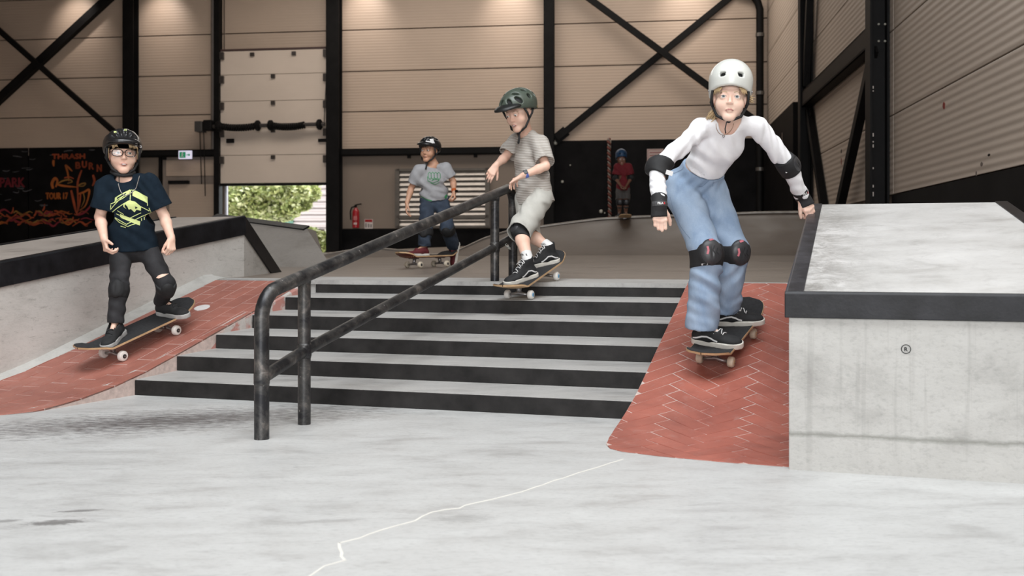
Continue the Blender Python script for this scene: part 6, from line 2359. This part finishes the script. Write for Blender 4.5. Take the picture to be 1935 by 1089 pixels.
        decal_text(bw_, 'FILA', .010, w_ + up_ * .005, vr_, up_, 'lettering', M_WHITE, o, off=.003, bold=.0006)
        decal_fill(bw_, w_ + up_ * .005 + vr_ * .017, vr_, up_, [[(-.002, -.005), (.004, -.005), (.004, .005), (-.002, .005)]], 'red_patch', M_LRED, o, off=.0028)
    return person, J
def jeans_mat(name, c1, c2):
    m, nt, b = _nodes(name)
    v = wpos(nt)
    n1 = noise(nt, mapping(nt, v, (1, 1, .45)), 9, 6, .6, .4)
    r = ramp(nt, [(.34, c4(c2)), (.62, c4(c1)), (.8, c4(tuple(min(1, x * 1.15) for x in c1)))])
    nt.links.new(n1, r.inputs[0])
    n2 = noise(nt, mapping(nt, v, (400, 400, 120)), 1, 2, .6)
    nt.links.new(mixc(nt, .18, r.outputs[0], n2, 'MULTIPLY'), b.inputs['Base Color'])
    b.inputs['Roughness'].default_value = .85
    bump(nt, b, noise(nt, v, 26, 5, .6), .25, .006)
    MATS[name] = m
    return m
girl()

# ------------------------------------------------------------------ boy in navy shirt on the left bank
def left_boy():
    Cf, Cr = bank_hit(216, 679), bank_hit(312, 633)
    Cr = Cf + (Cr - Cf).normalized() * .40
    bt_, T, zt, lift = skateboard('skateboard with black grip tape and white wheels under the boy in the navy shirt', Cf, Cr, bank_up(5.5), .82, .21, .030)
    bu = Vector((T[0][2], T[1][2], T[2][2]))
    bf = Vector((T[0][1], T[1][1], T[2][1]))
    s_sh = .97
    fR = Vector((-.02, -1, 0)); fL = Vector((.82, -.45, 0))
    fR = (fR - bu * fR.dot(bu)).normalized(); fL = (fL - bu * fL.dot(bu)).normalized()
    OR = on_board(T, zt, lift, .165, .0)
    OL = on_board(T, zt, lift, -.235, -.01)
    J = dict(anR=ankle_of(OR, fR, bu, s_sh), anL=ankle_of(OL, fL, bu, s_sh))
    J['toeR'] = OR + fR * .09 + bu * .035; J['toeL'] = OL + fL * .09 + bu * .035
    J['knR'] = at(225, 545, 5.72); J['knL'] = at(314, 538, 5.82)
    J['hipR'] = at(229, 468, 5.86); J['hipL'] = at(275, 466, 5.90)
    J['shR'] = at(203, 352, 5.80); J['shL'] = at(281, 348, 5.84)
    J['neck'] = at(239, 336, 5.84)
    J['elR'] = at(189, 410, 5.80); J['wrR'] = at(197, 452, 5.68)
    J['elL'] = at(310, 408, 5.88); J['wrL'] = at(324, 452, 5.80)
    J['front'] = Vector((.05, -1, 0))
    person = thing('person', 'boy with glasses, black helmet and navy T-shirt riding down the left bank', 'person', (OR + OL) / 2)
    hs = 1.02
    f = Vector((.47, -1, .03)); up = Vector((.0, .0, 1))
    r, f, u = frame(f, up)
    C = at(234, 289, 5.74) - f * (.085 * hs)
    Fb = body_field(J, .0042, .029, .035)
    add_head(Fb, C, r, f, u, hs, J['neck'], .042)
    add_hand(Fb, J['wrR'], (.30, -.25, -.9), (.75, .55, .0), (.55, -.8, .25), .86, LOOSE, (.75, .55, .1), .6, .1)
    add_hand(Fb, J['wrL'], (.05, -.30, -.95), (-.8, .5, -.1), (-.5, -.8, .1), .84, [(.9, 1.4, 1.0)] * 4, (.3, .8, .5), 0, .3)
    body = field_obj(Fb, 'body', M_SKIN_F, person, None, 1)
    bv = bvh_of(body)
    face_parts(body, bv, C, r, f, u, hs, M_IRIS_B, M_BLONDE, 'open', -.001, brow_w=.003, look=(-.10, -.05))
    M_NAVY = mat('navy_jersey', (.010, .018, .028), .9, 0, .2, 20, spec=.1)
    wv = rnd_waves(21, 2, .16, .004, (.9, .2, .3), .3) + rnd_waves(22, 2, .09, .004, (.5, 0, 1), .3, (J['hipL'] + J['hipR']) / 2 + Vector((0, 0, .1)), .22) + rnd_waves(23, 2, .06, .003, (1, 0, .6), .3, J['shL'], .15)
    Fu = upper_field(J, .005, 1.07, .098, 1.04, .76, (.062, .072), loose=1.12, hemw=(.148, .108), neck_cut=.058, collar_drop=.03, waves=wv, sh_r=.050)
    tee = field_obj(Fu, 't_shirt', M_NAVY, person, None, 1)
    bt2 = bvh_of(tee)
    # lime emblem
    M_LIME = mat('print_lime', (.62, .70, .28), .7)
    px = 5.75 / F
    o = at(241, 392, 5.74)
    vr, vu = Vector((1, .02, 0)).normalized(), Vector((0, 0, 1))
    Q = lambda pts: [((x - 241) * px, (392 - y) * px) for x, y in pts]
    lines = [Q([(209, 388), (208, 396), (246, 359), (273, 372), (272, 388)]), Q([(209, 402), (232, 387), (246, 379), (262, 390), (274, 398)]),
             Q([(210, 399), (211, 408), (224, 420), (240, 428), (258, 420)]), Q([(216, 411), (238, 424), (262, 409), (277, 400), (274, 392)]),
             Q([(219, 404), (240, 414), (262, 402)]), Q([(245, 360), (246, 378)]), Q([(222, 398), (233, 405), (226, 410)]), Q([(215, 384), (232, 376), (240, 370)]),
             Q([(208, 386), (216, 383), (219, 378), (218, 374)]), Q([(262, 412), (262, 417)]), Q([(266, 409), (266, 415)]), Q([(226, 427), (236, 430)])]
    decal_lines(bt2, o, vr, vu, lines, .0042, 'shirt_print', M_LIME, tee, off=.002)
    fills = [Q([(217, 374), (244, 358), (244, 366), (228, 375), (217, 382)]), Q([(248, 358), (273, 371), (273, 384), (258, 375), (249, 370)]),
             Q([(226, 404), (260, 418), (259, 426), (228, 412)]), Q([(236, 384), (244, 379), (254, 381), (263, 390), (262, 398), (256, 396), (252, 401), (247, 395), (243, 396), (241, 390)]),
             Q([(234, 385), (239, 383), (236, 390), (239, 395), (234, 391)])]
    decal_fill(bt2, o, vr, vu, fills, 'shirt_print', M_LIME, tee, off=.002)
    decal_fill(bt2, o, vr, vu, [Q([(254, 390), (258, 392), (254, 395)]), Q([(256, 376), (268, 381), (268, 383), (256, 378)]), Q([(222, 374), (238, 365), (238, 367), (222, 377)])], 'shirt_print', M_NAVY, tee, off=.0035)
    # black jeans
    M_BJ = jeans_mat('black_denim', (.030, .029, .032), (.012, .012, .014))
    wv = rnd_waves(31, 3, .06, .0018, (.3, .2, 1), .4) + rnd_waves(32, 2, .045, .002, (.2, 0, 1), .3, J['knR'] + Vector((0, 0, .1)), .14)
    Fl = lower_field(J, .005, .06, .066, .050, .046, 1.05, wv, seat=(.032, .076))
    # torn hole above the left pad
    jeans = field_obj(Fl, 'jeans', M_BJ, person, None, 1)
    bj = bvh_of(jeans)
    oq = J['knL'].lerp(J['hipL'], .22)
    decal_fill(bj, oq + Vector((0, -.1, 0)), Vector((1, 0, 0)), Vector((0, 0, 1)), [[(-.012, -.010), (.008, -.013), (.036, .0), (.048, .014), (.020, .012), (.0, .004)]], 'skin_through_tear', M_SKIN_F, jeans, off=.002)
    shoe(person, OR, fR, bu, s_sh, M_SHOE_BLK, M_SOLE_G, stripe=False, label='front trainer, black with pale sole')
    shoe(person, OL, fL, bu, s_sh, M_SHOE_BLK, M_SOLE_G, stripe=False, label='rear trainer, black with pale sole')
    for S, fw in (('R', Vector((0, -1, .05))), ('L', Vector((.45, -1, 0)))):
        k, h_, a_ = J['kn' + S], J['hip' + S], J['an' + S]
        pad(person, 'knee_pad', k.lerp(h_, .12), k.lerp(a_, .30), k - Vector((0, 0, .01)), .055, .052, fw, M_PAD, M_PAD, (.040, .026, .056))
    M_BH = mat('helmet_black_gloss', (.012, .012, .013), .3, 0, .2, 10, coat=.3)
    h, HT = helmet_bike(person, C, r, f, u, hs * 1.02, M_BH, M_PAD, .012, length=.132, rim=.022)
    straps(h, HT, bv, M_STRAP, 0, (0, .05, -.118), 1.25)
    # wide padded band under the chin
    p = lambda x, y, z: HT @ Vector((x, y, z))
    build(MB().tube([p(.06, .01, -.10), p(.04, .045, -.117), p(0, .058, -.123), p(-.04, .045, -.117), p(-.06, .01, -.10)], .011, 8), 'chin_pad', M_STRAP, h, smooth=True)
    bh = bvh_of(h)
    for a, M_ in (((.045, .120), M_LIME), ((-.01, .135), M_LIME), ((-.066, .05), M_WHITE), ((-.092, .045), M_WHITE)):
        c = p(a[0], 0, a[1])
        decal_fill(bh, p(0, .2, 0) - f * .2 + r * a[0] + u * (a[1]), -r, u, [[(-.006, -.006), (.006, -.006), (.006, .006), (-.006, .006)]], 'sticker', M_, h, off=.002, cast=.4)
    rn = random.Random(7)
    st = []
    for k in range(46):
        x = rn.uniform(-.068, -.02) if k % 3 else rn.uniform(.035, .068)
        a = C + r * x * hs + f * (.088 - 4.2 * x * x) * hs + u * .05
        dd = rn.uniform(.012, .020) * (1 + abs(x) * 8)
        st.append([a, a + f * .004 - u * dd * .5 - r * .004, a + f * .001 - u * dd + r * rn.uniform(-.014, .004)])
    for sx in (-1, 1):
        for k in range(22):
            a = C + r * sx * .076 * hs + f * rn.uniform(.0, .045) + u * .03
            st.append([a, a + r * sx * .003 - u * .02, a + r * sx * .001 - u * rn.uniform(.03, .06)])
    hair_strands('hair', st, .0036, M_BLONDE, body)
    # glasses
    gl = build(MB().tube([C + r * .008 * k / 2 + f * .102 * hs + u * .003 for k in (-2, 0, 2)], .002, 6), 'glasses', M_PUPIL, person, smooth=True)
    for sx in (-1, 1):
        c = C + r * (sx * .0345 * hs) + f * (.098 * hs) - u * .002
        ring = []
        for k in range(24):
            a = 2 * math.pi * k / 24
            ca, sa = math.cos(a), math.sin(a)
            ring.append(c + r * (.0285 * math.copysign(abs(ca) ** .7, ca)) + u * (.0195 * math.copysign(abs(sa) ** .75, sa)) - f * (.006 * (ca * sx > .3)))
        build(MB().tube(ring, .0021, 6, close=True), 'rim', M_PUPIL, gl, smooth=True)
        m = glass_mat()
        build(MB().add([q + f * .0005 for q in ring] + [q - f * .0005 for q in ring], [tuple(range(24)), tuple(reversed(range(24, 48)))]), 'lens', m, gl, fix=False)
        build(MB().tube([c + r * sx * .027 + u * .006, C + r * sx * .074 + f * .03 + u * .008, C + r * sx * .078 - f * .01 + u * .004], .0018, 6), 'temple', M_PUPIL, gl, smooth=True)
    # chain
    nk = []
    for k in range(25):
        a = math.pi * (k / 24)
        x, z = math.cos(a) * .058, -math.sin(a) ** 1.2 * .118
        q = at(237, 331, 5.74) + Vector((x + .004, -.2, z))
        cand = [bb.ray_cast(q, Vector((0, 1, 0)), .9)[0] for bb in (bv, bt2)]
        cand = [c for c in cand if c is not None]
        if cand: nk.append(min(cand, key=lambda c: c.y) + Vector((0, -.004, 0)))
    build(MB().tube(nk, .0028, 6), 'chain_necklace', mat('chain_steel', (.30, .28, .26), .35, .7), person, smooth=True)
    return person, J
def glass_mat():
    if 'spectacle_glass' in MATS: return MATS['spectacle_glass']
    m, nt, b = _nodes('spectacle_glass')
    tr = nt.nodes.new('ShaderNodeBsdfTransparent')
    gls = nt.nodes.new('ShaderNodeBsdfGlossy')
    gls.inputs['Roughness'].default_value = .05
    mx = nt.nodes.new('ShaderNodeMixShader')
    fr = nt.nodes.new('ShaderNodeFresnel')
    nt.links.new(fr.outputs[0], mx.inputs[0])
    nt.links.new(tr.outputs[0], mx.inputs[1]); nt.links.new(gls.outputs[0], mx.inputs[2])
    nt.links.new(mx.outputs[0], nt.nodes['Material Output'].inputs[0])
    MATS['spectacle_glass'] = m
    return m
left_boy()

# ------------------------------------------------------------------ boy in striped shirt on the steps, hand on the rail
def stair_boy():
    Cf = at(982, 565, 6.13); Cr = at(1032, 529, 6.48)
    Cr = Cf + (Cr - Cf).normalized() * .40
    r0, f0, u0 = frame(Cf - Cr, (0, 0, 1))
    bt_, T, zt, lift = skateboard('skateboard with pale wood edge and blue wheel cores rolling off the top step', Cf, Cr, (0, 0, 1), .80, .205, .028, M_core=M_BLUE_CORE)
    bu = Vector((T[0][2], T[1][2], T[2][2]))
    s_sh = .95
    fL = Vector((-.80, -.60, 0)); fR = Vector((-.93, -.36, 0))
    fR = (fR - bu * fR.dot(bu)).normalized(); fL = (fL - bu * fL.dot(bu)).normalized()
    OL = on_board(T, zt, lift, .130, -.01); OR = on_board(T, zt, lift, -.215, .0)
    J = dict(anR=ankle_of(OR, fR, bu, s_sh), anL=ankle_of(OL, fL, bu, s_sh))
    J['toeR'] = OR + fR * .09 + bu * .03; J['toeL'] = OL + fL * .09 + bu * .03
    J['knL'] = at(983, 436, 6.30); J['knR'] = at(998, 440, 6.54)
    J['hipL'] = at(1024, 372, 6.60); J['hipR'] = at(995, 370, 6.72)
    J['shL'] = at(1019, 272, 6.62); J['shR'] = at(975, 268, 6.80)
    J['neck'] = at(992, 248, 6.68)
    J['elL'] = at(1031, 314, 6.50); J['wrL'] = at(988, 332, 6.48)
    J['elR'] = at(956, 296, 6.76); J['wrR'] = at(937, 313, 6.66)
    J['front'] = Vector((-.75, -.62, -.1)).normalized()
    person = thing('person', 'boy in striped T-shirt, pale shorts and green helmet holding the handrail', 'person', (OR + OL) / 2)
    hs = 1.04
    f = Vector((-.58, -.76, -.36)); up = Vector((-.10, -.05, 1))
    r, f, u = frame(f, up)
    C = at(966, 219, 6.52) - f * (.085 * hs)
    Fb = body_field(J, .0045, .028, .042)
    add_head(Fb, C, r, f, u, hs, J['neck'], .042, .6)
    add_hand(Fb, J['wrL'], (-.72, .62, -.40), (-.25, .3, -.9), (-.4, -.7, .1), .84, [(.35, .45, .3), (.4, .5, .3), (.45, .5, .3), (.5, .55, .3)], (.7, .7, .15), .5, .15)
    add_hand(Fb, J['wrR'], (-.45, -.25, -.75), (-.1, .9, -.2), (.75, .1, -.5), .84, [(.35, .6, .4), (.45, .7, .4), (.5, .75, .4), (.6, .8, .4)], (.6, .7, .3), .4, .15)
    body = field_obj(Fb, 'body', M_SKIN_F, person, None, 1)
    bv = bvh_of(body)
    face_parts(body, bv, C, r, f, u, hs, M_IRIS_D, M_BRHAIR, 'open', .0, look=(0, -.35), brow_w=.003, eo=.5)
    # striped shirt
    m, nt, b = _nodes('striped_jersey')
    z = sep(nt, wpos(nt))[2]
    w_ = noise(nt, wpos(nt), 5, 2, .5)
    sn = math_(nt, 'SINE', math_(nt, 'ADD', math_(nt, 'MULTIPLY', z, 560), math_(nt, 'MULTIPLY', w_, 4)))
    rp_ = ramp(nt, [(.18, (.27, .235, .205, 1)), (.45, (.53, .50, .46, 1))])
    nt.links.new(math_(nt, 'ADD', math_(nt, 'MULTIPLY', sn, .5), .5), rp_.inputs[0])
    nt.links.new(rp_.outputs[0], b.inputs['Base Color'])
    b.inputs['Roughness'].default_value = .85
    wv = rnd_waves(41, 3, .12, .0025, (.8, .2, .5), .5) + rnd_waves(42, 3, .07, .003, (.4, .2, 1), .3, (J['hipL'] + J['hipR']) / 2 + Vector((0, 0, .12)), .22)
    Fu = upper_field(J, .005, 1.10, .092, 1.14, .86, (.060, .068), loose=1.16, hemw=(.145, .128), neck_cut=.054, collar_drop=.02, waves=wv, sh_r=.050, hem_n=(.12, -.05, -1))
    field_obj(Fu, 't_shirt', m, person, None, 1)
    M_SHORT = mat('pale_cotton', (.48, .47, .43), .85, 0, .08, 10, .3, bscale=60)
    wv = rnd_waves(51, 3, .11, .003, (.8, .2, .6), .5) + rnd_waves(52, 3, .06, .0025, (.6, 0, .8), .4, J['knL'].lerp(J['hipL'], .5), .2)
    Fl = lower_field(J, .005, .08, .078, .080, .08, 1.08, wv, knee_hem=True, seat=(.030, .078))
    field_obj(Fl, 'shorts', M_SHORT, person, None, 1)
    k, h_, a_ = J['knL'], J['hipL'], J['anL']
    pad(person, 'knee_pad', k.lerp(h_, .18), k.lerp(a_, .26), k - Vector((0, 0, .004)), .056, .052, Vector((-.6, -.8, 0)), M_PAD, M_SHELLCAP, (.040, .022, .046))
    for S, O, fv in (('L', OL, fL), ('R', OR, fR)):
        shoe(person, O, fv, bu, s_sh, M_SHOE_BLK, M_SOLE, high=True, label='black high-top shoe with white side stripe')
        a_, k_ = J['an' + S], J['kn' + S]
        lo_, hi_ = a_ + bu * .01, a_.lerp(k_, .27) + bu * .012
        sk = capsule_mesh('sock', lo_, hi_, .036, .034, M_WHITE, person, 20)
        mid = lo_.lerp(hi_, .80)
        vr = Vector((.85, -.5, 0)).normalized()
        n_ = Vector((-.5, -.85, 0)).normalized() if S == 'L' else Vector((-.2, -.98, 0)).normalized()
        vr = Vector((-n_.y, n_.x, 0)).normalized()
        vr = vr if vr.x > 0 else -vr
        text_on('lettering', 'VANS', .014, mid + n_ * .0355, vr, (hi_ - lo_), MATS['stencil_black'], sk, out=.001, bold=.0007)
    M_GH = mat('helmet_green', (.075, .095, .075), .38, 0, .15, 10, coat=.2)
    h, HT = helmet_bike(person, C, r, f, u, hs * 1.03, M_GH, M_PAD, .045, M_visor=mat('visor_black', (.014, .015, .015), .4), length=.142, rim=.018, slots=(), vents=((.030, .105, .085, .013, 0, .026), (.070, .062, .085, .016, 0, .030), (.048, .050, .125, .012, 0, .024), (.060, -.02, .125, .013, 0, .020), (.088, -.02, .085, .018, 0, .018), (.030, -.05, .140, .012, 0, .022), (.075, -.09, .085, .016, 0, .018)))
    straps(h, HT, bv, M_STRAP, .075, (0, .052, -.114), 1.3)
    p = lambda x, y, z: HT @ Vector((x, y, z))
    M_CAMO = mat('retention_tan', (.32, .25, .11), .6, 0, .5, 40)
    for sx in (-1, 1):
        build(MB().tube([p(sx * .088, .01, .028), p(sx * .090, -.04, .024), p(sx * .080, -.085, .006), p(sx * .05, -.12, -.004)], .010, 8), 'retention_band', M_CAMO, h, smooth=True)
    # wrist band tracker
    w_, e_ = J['wrL'], J['elL']
    dd = (e_ - w_).normalized()
    M_BLU = mat('band_blue', (.10, .17, .55), .5)
    wb2 = build(MB().tube([w_ + dd * .012, w_ + dd * .034], .0262, 18), 'wrist_band', M_BLU, person, smooth=True, auto=True)
    n_ = Vector((-.2, -.8, .5)); n_ = (n_ - dd * n_.dot(dd)).normalized()
    build(MB().boxf(w_ + dd * .023 + n_ * .026, dd * .013, dd.cross(n_) * .016, n_ * .004), 'screen', M_PUPIL, wb2, bevel=.002)
    rn = random.Random(9)
    st = []
    for k in range(24):
        a = C - r * .074 + f * rn.uniform(-.03, .03) + u * .02
        st.append([a, a - u * .015, a - u * rn.uniform(.02, .032) - f * .004])
    hair_strands('hair', st, .003, M_BLONDE, body)
stair_boy()

# ------------------------------------------------------------------ boy in grey shirt pushing on the platform
def far_boy():
    Cf = at(782, 506, 9.05); Cr = at(829, 504, 9.33)
    for q in (Cf, Cr): q.z = zp_at(q) + .001
    Cr = Cf + (Cr - Cf).normalized() * .37
    bt_, T, zt, lift = skateboard('skateboard pushed by the boy in the grey shirt on the platform', Cf, Cr, (0, 0, 1), .76, .2, .029, M_wheel=M_WHEEL_C, M_under=mat('deck_underside_red', (.16, .03, .02), .5))
    bu = Vector((0, 0, 1))
    fR = Vector((-.75, -.65, 0)).normalized()
    OR = on_board(T, zt, lift, .10, 0.)
    s_sh = .92
    J = dict(anR=ankle_of(OR, fR, bu, s_sh))
    J['toeR'] = OR + fR * .09 + bu * .03
    J['anL'] = at(857, 466, 9.50)
    J['toeL'] = J['anL'] + Vector((-.02, .0, -.10))
    J['knR'] = at(804, 438, 9.14); J['knL'] = at(845, 430, 9.24)
    J['hipR'] = at(808, 380, 9.28); J['hipL'] = at(835, 380, 9.32)
    J['shR'] = at(791, 324, 9.18); J['shL'] = at(842, 319, 9.26)
    J['neck'] = at(820, 311, 9.22)
    J['elR'] = at(777, 356, 9.22); J['wrR'] = at(769, 384, 9.16)
    J['elL'] = at(856, 342, 9.28); J['wrL'] = at(858, 363, 9.18)
    J['front'] = Vector((-.3, -.95, 0)).normalized()
    person = thing('person', 'boy in grey T-shirt, jeans and dark red shoes pushing along the platform', 'person', OR)
    hs = .93
    f = Vector((-.42, -.9, -.02)); r, f, u = frame(f, (.04, -.04, 1))
    C = at(803, 284, 9.12) - f * (.085 * hs)
    Fb = body_field(J, .0046, .027, .040)
    add_head(Fb, C, r, f, u, hs, J['neck'], .040, .75)
    add_hand(Fb, J['wrR'], (-.05, -.2, -1), (1, .1, 0), (.1, -1, 0), .84, RELAX, (.4, .8, .3), .3, .15)
    add_hand(Fb, J['wrL'], (.12, -.35, -.9), (-1, .1, 0), (-.1, -1, .1), .84, LOOSE, (.4, .8, .4), 0, .2)
    body = field_obj(Fb, 'body', M_SKIN_T, person, None, 1)
    bv = bvh_of(body)
    face_parts(body, bv, C, r, f, u, hs, M_IRIS_D, M_DKHAIR, 'closed', .0, lipM=mat('lips_tan', (.32, .12, .10), .5))
    M_GREY = mat('grey_marl_jersey', (.36, .36, .375), .85, 0, .07, 30)
    wv = rnd_waves(61, 3, .12, .003, (.6, .2, .9), .4) + rnd_waves(62, 3, .06, .0035, (.3, 0, 1), .3, (J['hipL'] + J['hipR']) / 2 + Vector((0, 0, .1)), .2)
    Fu = upper_field(J, .006, 1.10, .09, 1.02, .72, (.056, .062), loose=1.02, hemw=(.122, .10), neck_cut=.052, collar_drop=.025, waves=wv, sh_r=.048, hem_n=(.12, 0, -1))
    tee = field_obj(Fu, 't_shirt', M_GREY, person, None, 1)
    bt2 = bvh_of(tee)
    M_GP = mat('print_green', (.05, .26, .10), .7)
    px = 9.17 / F
    o = at(822, 335, 9.17); vr, vu = Vector((1, 0, 0)), Vector((0, 0, 1))
    Q = lambda pts: [((x - 822) * px, (335 - y) * px) for x, y in pts]
    lines = []
    for k in range(4):
        x0 = 810 + k * 5.5
        lines.append(Q([(x0, 336), (x0 - .5, 329), (x0 + 2.5, 325.5), (x0 + 5, 329), (x0 + 5.5, 336), (x0 + 3, 340), (x0, 336)]))
    lines += [Q([(808, 334), (809, 342), (818, 346), (828, 342), (832, 336)]), Q([(816, 342), (824, 338), (830, 341)]), Q([(814, 346), (822, 349), (830, 345)])]
    decal_lines(bt2, o, vr, vu, lines, .0055, 'shirt_print', M_GP, tee, off=.003)
    decal_lines(bt2, o, vr, vu, [Q([(794, 370), (806, 377), (822, 381), (844, 382)])], .012, 'hem_band', M_GP, tee, off=.002)
    decal_fill(bt2, o, vr, vu, [Q([(838, 372), (842, 366), (844, 369), (841, 375)])], 'shirt_print', M_GP, tee, off=.003)
    M_DJ = jeans_mat('dark_denim', (.045, .065, .10), (.022, .032, .052))
    Fl = lower_field(J, .006, .06, .072, .062, .058, .97, rnd_waves(71, 4, .08, .0025, (.5, .2, .9), .5), seat=(.036, .08))
    field_obj(Fl, 'jeans', M_DJ, person, None, 1)
    for S in ('R', 'L'):
        k, h_, a_ = J['kn' + S], J['hip' + S], J['an' + S]
        pad(person, 'knee_pad', k.lerp(h_, .10), k.lerp(a_, .28), k - Vector((0, 0, .01)), .068, .064, Vector((-.2, -1, 0)), M_PAD, M_PAD, (.045, .025, .055), .006)
    shoe(person, OR, fR, bu, s_sh, M_RED_SHOE, M_SOLE, stripe=False, laces=False, label='dark red shoe on the board')
    fl2 = Vector((-.18, -.1, -1)); ul2 = Vector((-.85, -.5, .1))
    rr2, ff2, uu2 = frame(fl2, ul2)
    O2 = J['anL'] + ff2 * .052 * s_sh - uu2 * .098 * s_sh * .55
    shoe(person, O2, fl2, ul2, s_sh, M_RED_SHOE, M_SOLE, stripe=False, laces=False, label='dark red shoe of the lifted foot')
    M_BH2 = MATS['helmet_black_gloss']
    h, HT = helmet_bike(person, C, r, f, u, hs * .99, M_BH2, M_PAD, .012, length=.134, rim=.022)
    straps(h, HT, bv, M_STRAP, .07, (0, .052, -.114), 1.3)
    bh = bvh_of(h)
    p = lambda x, y, z: HT @ Vector((x, y, z))
    vrh = -r
    oh = C
    decal_fill(bh, oh, vrh, u, [[(-.005, .128), (.014, .140), (.046, .112), (.026, .092)], [(.040, .100), (.060, .108), (.082, .066), (.055, .062)], [(-.036, .136), (-.020, .142), (-.002, .106), (-.022, .102)], [(.010, .085), (.050, .082), (.052, .070), (.015, .072)]], 'white_panel', M_WHITE, h, off=.003)
    w_, e_ = J['wrL'], J['elL']
    dd = (e_ - w_).normalized()
    wb2 = build(MB().tube([w_ + dd * .0, w_ + dd * .03], .0245, 16), 'wrist_band', mat('band_orange', (.50, .10, .015), .5), person, smooth=True, auto=True)
    build(MB().boxf(w_ + dd * .012 + Vector((.022, -.012, 0)), dd * .016, Vector((.01, .014, 0)), Vector((.006, -.004, 0))), 'watch_case', M_PUPIL, wb2, bevel=.002)
    rn = random.Random(3)
    st = []
    for k in range(30):
        x = rn.uniform(-.06, .06)
        a = C + r * x + f * (.09 - 4 * x * x) + u * .05
        st.append([a, a + f * .003 - u * .012, a - u * rn.uniform(.016, .028) + r * .004])
    hair_strands('hair', st, .004, M_DKHAIR, body)
far_boy()

# ------------------------------------------------------------------ small child in red on the ramp edge
def red_child():
    D = 15.62
    J = dict(shR=at(1166.5, 315, D), shL=at(1188, 315, D), neck=at(1177, 309, D + .02), elR=at(1163, 336, D), wrR=at(1172, 350, D - .12), elL=at(1193, 336, D), wrL=at(1184, 351, D - .12),
             hipR=at(1171.5, 358, D + .03), hipL=at(1183, 358, D + .03), knR=at(1171, 382, D - .06), knL=at(1183, 382, D - .06), anR=at(1170.5, 402, D + .02), anL=at(1182.5, 402, D + .02))
    J['toeR'] = J['anR'] + Vector((-.01, -.08, -.02)); J['toeL'] = J['anL'] + Vector((.01, -.08, -.02))
    J['front'] = Vector((0, -1, 0))
    q = at(1177, 411, D)
    person = thing('person', 'small child in red T-shirt and blue helmet standing at the ramp edge', 'person', q)
    hs = .88
    f = Vector((.05, -1, -.1)); r, f, u = frame(f, (0, 0, 1))
    C = at(1175.5, 301, D - .06) - f * (.085 * hs)
    Fb = body_field(J, .008, .025, .038)
    add_head(Fb, C, r, f, u, hs, J['neck'], .038)
    add_hand(Fb, J['wrR'], (.3, -.3, -.8), (.9, 0, .2), (0, -1, 0), .8, LOOSE)
    add_hand(Fb, J['wrL'], (-.3, -.3, -.8), (-.9, 0, .2), (0, -1, 0), .8, LOOSE)
    body = field_obj(Fb, 'body', M_SKIN_D, person, None, 1)
    face_parts(body, bvh_of(body), C, r, f, u, hs, M_IRIS_D, M_DKHAIR, 'closed')
    Fu = upper_field(J, .008, 1.15, .085, 1.05, .75, (.055, .06), loose=1.05, hemw=(.11, .09), neck_cut=.05, waves=rnd_waves(81, 3, .1, .003, (.6, 0, .8), .4), sh_r=.046)
    field_obj(Fu, 't_shirt', mat('red_jersey_shaded', (.15, .008, .014), .85), person, None, 1)  # red darkened to stand in for the shade at the ramp edge
    Fl = lower_field(J, .008, .06, .066, .064, .06, .88, rnd_waves(82, 2, .1, .002, (.6, 0, .8), .4), knee_hem=True, seat=(.03, .075))
    field_obj(Fl, 'shorts', mat('grey_cotton_shaded', (.075, .068, .064), .85), person, None, 1)  # shade of that corner is put into this grey too
    for S in ('R', 'L'):
        k, h_, a_ = J['kn' + S], J['hip' + S], J['an' + S]
        pad(person, 'knee_pad', k.lerp(h_, .2), k.lerp(a_, .3), k, .055, .05, Vector((0, -1, 0)), M_PAD, M_SHELLCAP, (.038, .022, .045), .008)
        e = J['el' + S]
        pad(person, 'elbow_pad', e.lerp(J['sh' + S], .2), e.lerp(J['wr' + S], .3), e, .038, .036, e - J['neck'], M_PAD, M_SHELLCAP, (.026, .016, .034), .008)
        shoe(person, J['an' + S] - Vector((0, .04, .088)), Vector((-.15 if S == 'R' else .15, -1, 0)), Vector((0, 0, 1)), .85, M_SHOE_BLK, M_SOLE, stripe=False, laces=False)
    h, HT = helmet_skate(person, C, r, f, u, hs, mat('helmet_blue', (.008, .045, .11), .5), M_PAD)
    straps(h, HT, None, M_STRAP, 0)
    # its board hangs over the edge of the ramp
    zc = J['anR'].z - .088 * .85
    Cr_ = Vector((at(1177, 411, D).x, D + .13, zc - .10)); Cf_ = Cr_ + Vector((0, -.36, -.004))
    skateboard('dark skateboard under the small child at the ramp edge', Cf_, Cr_, (0, 0, 1), .74, .19, .027)
red_child()
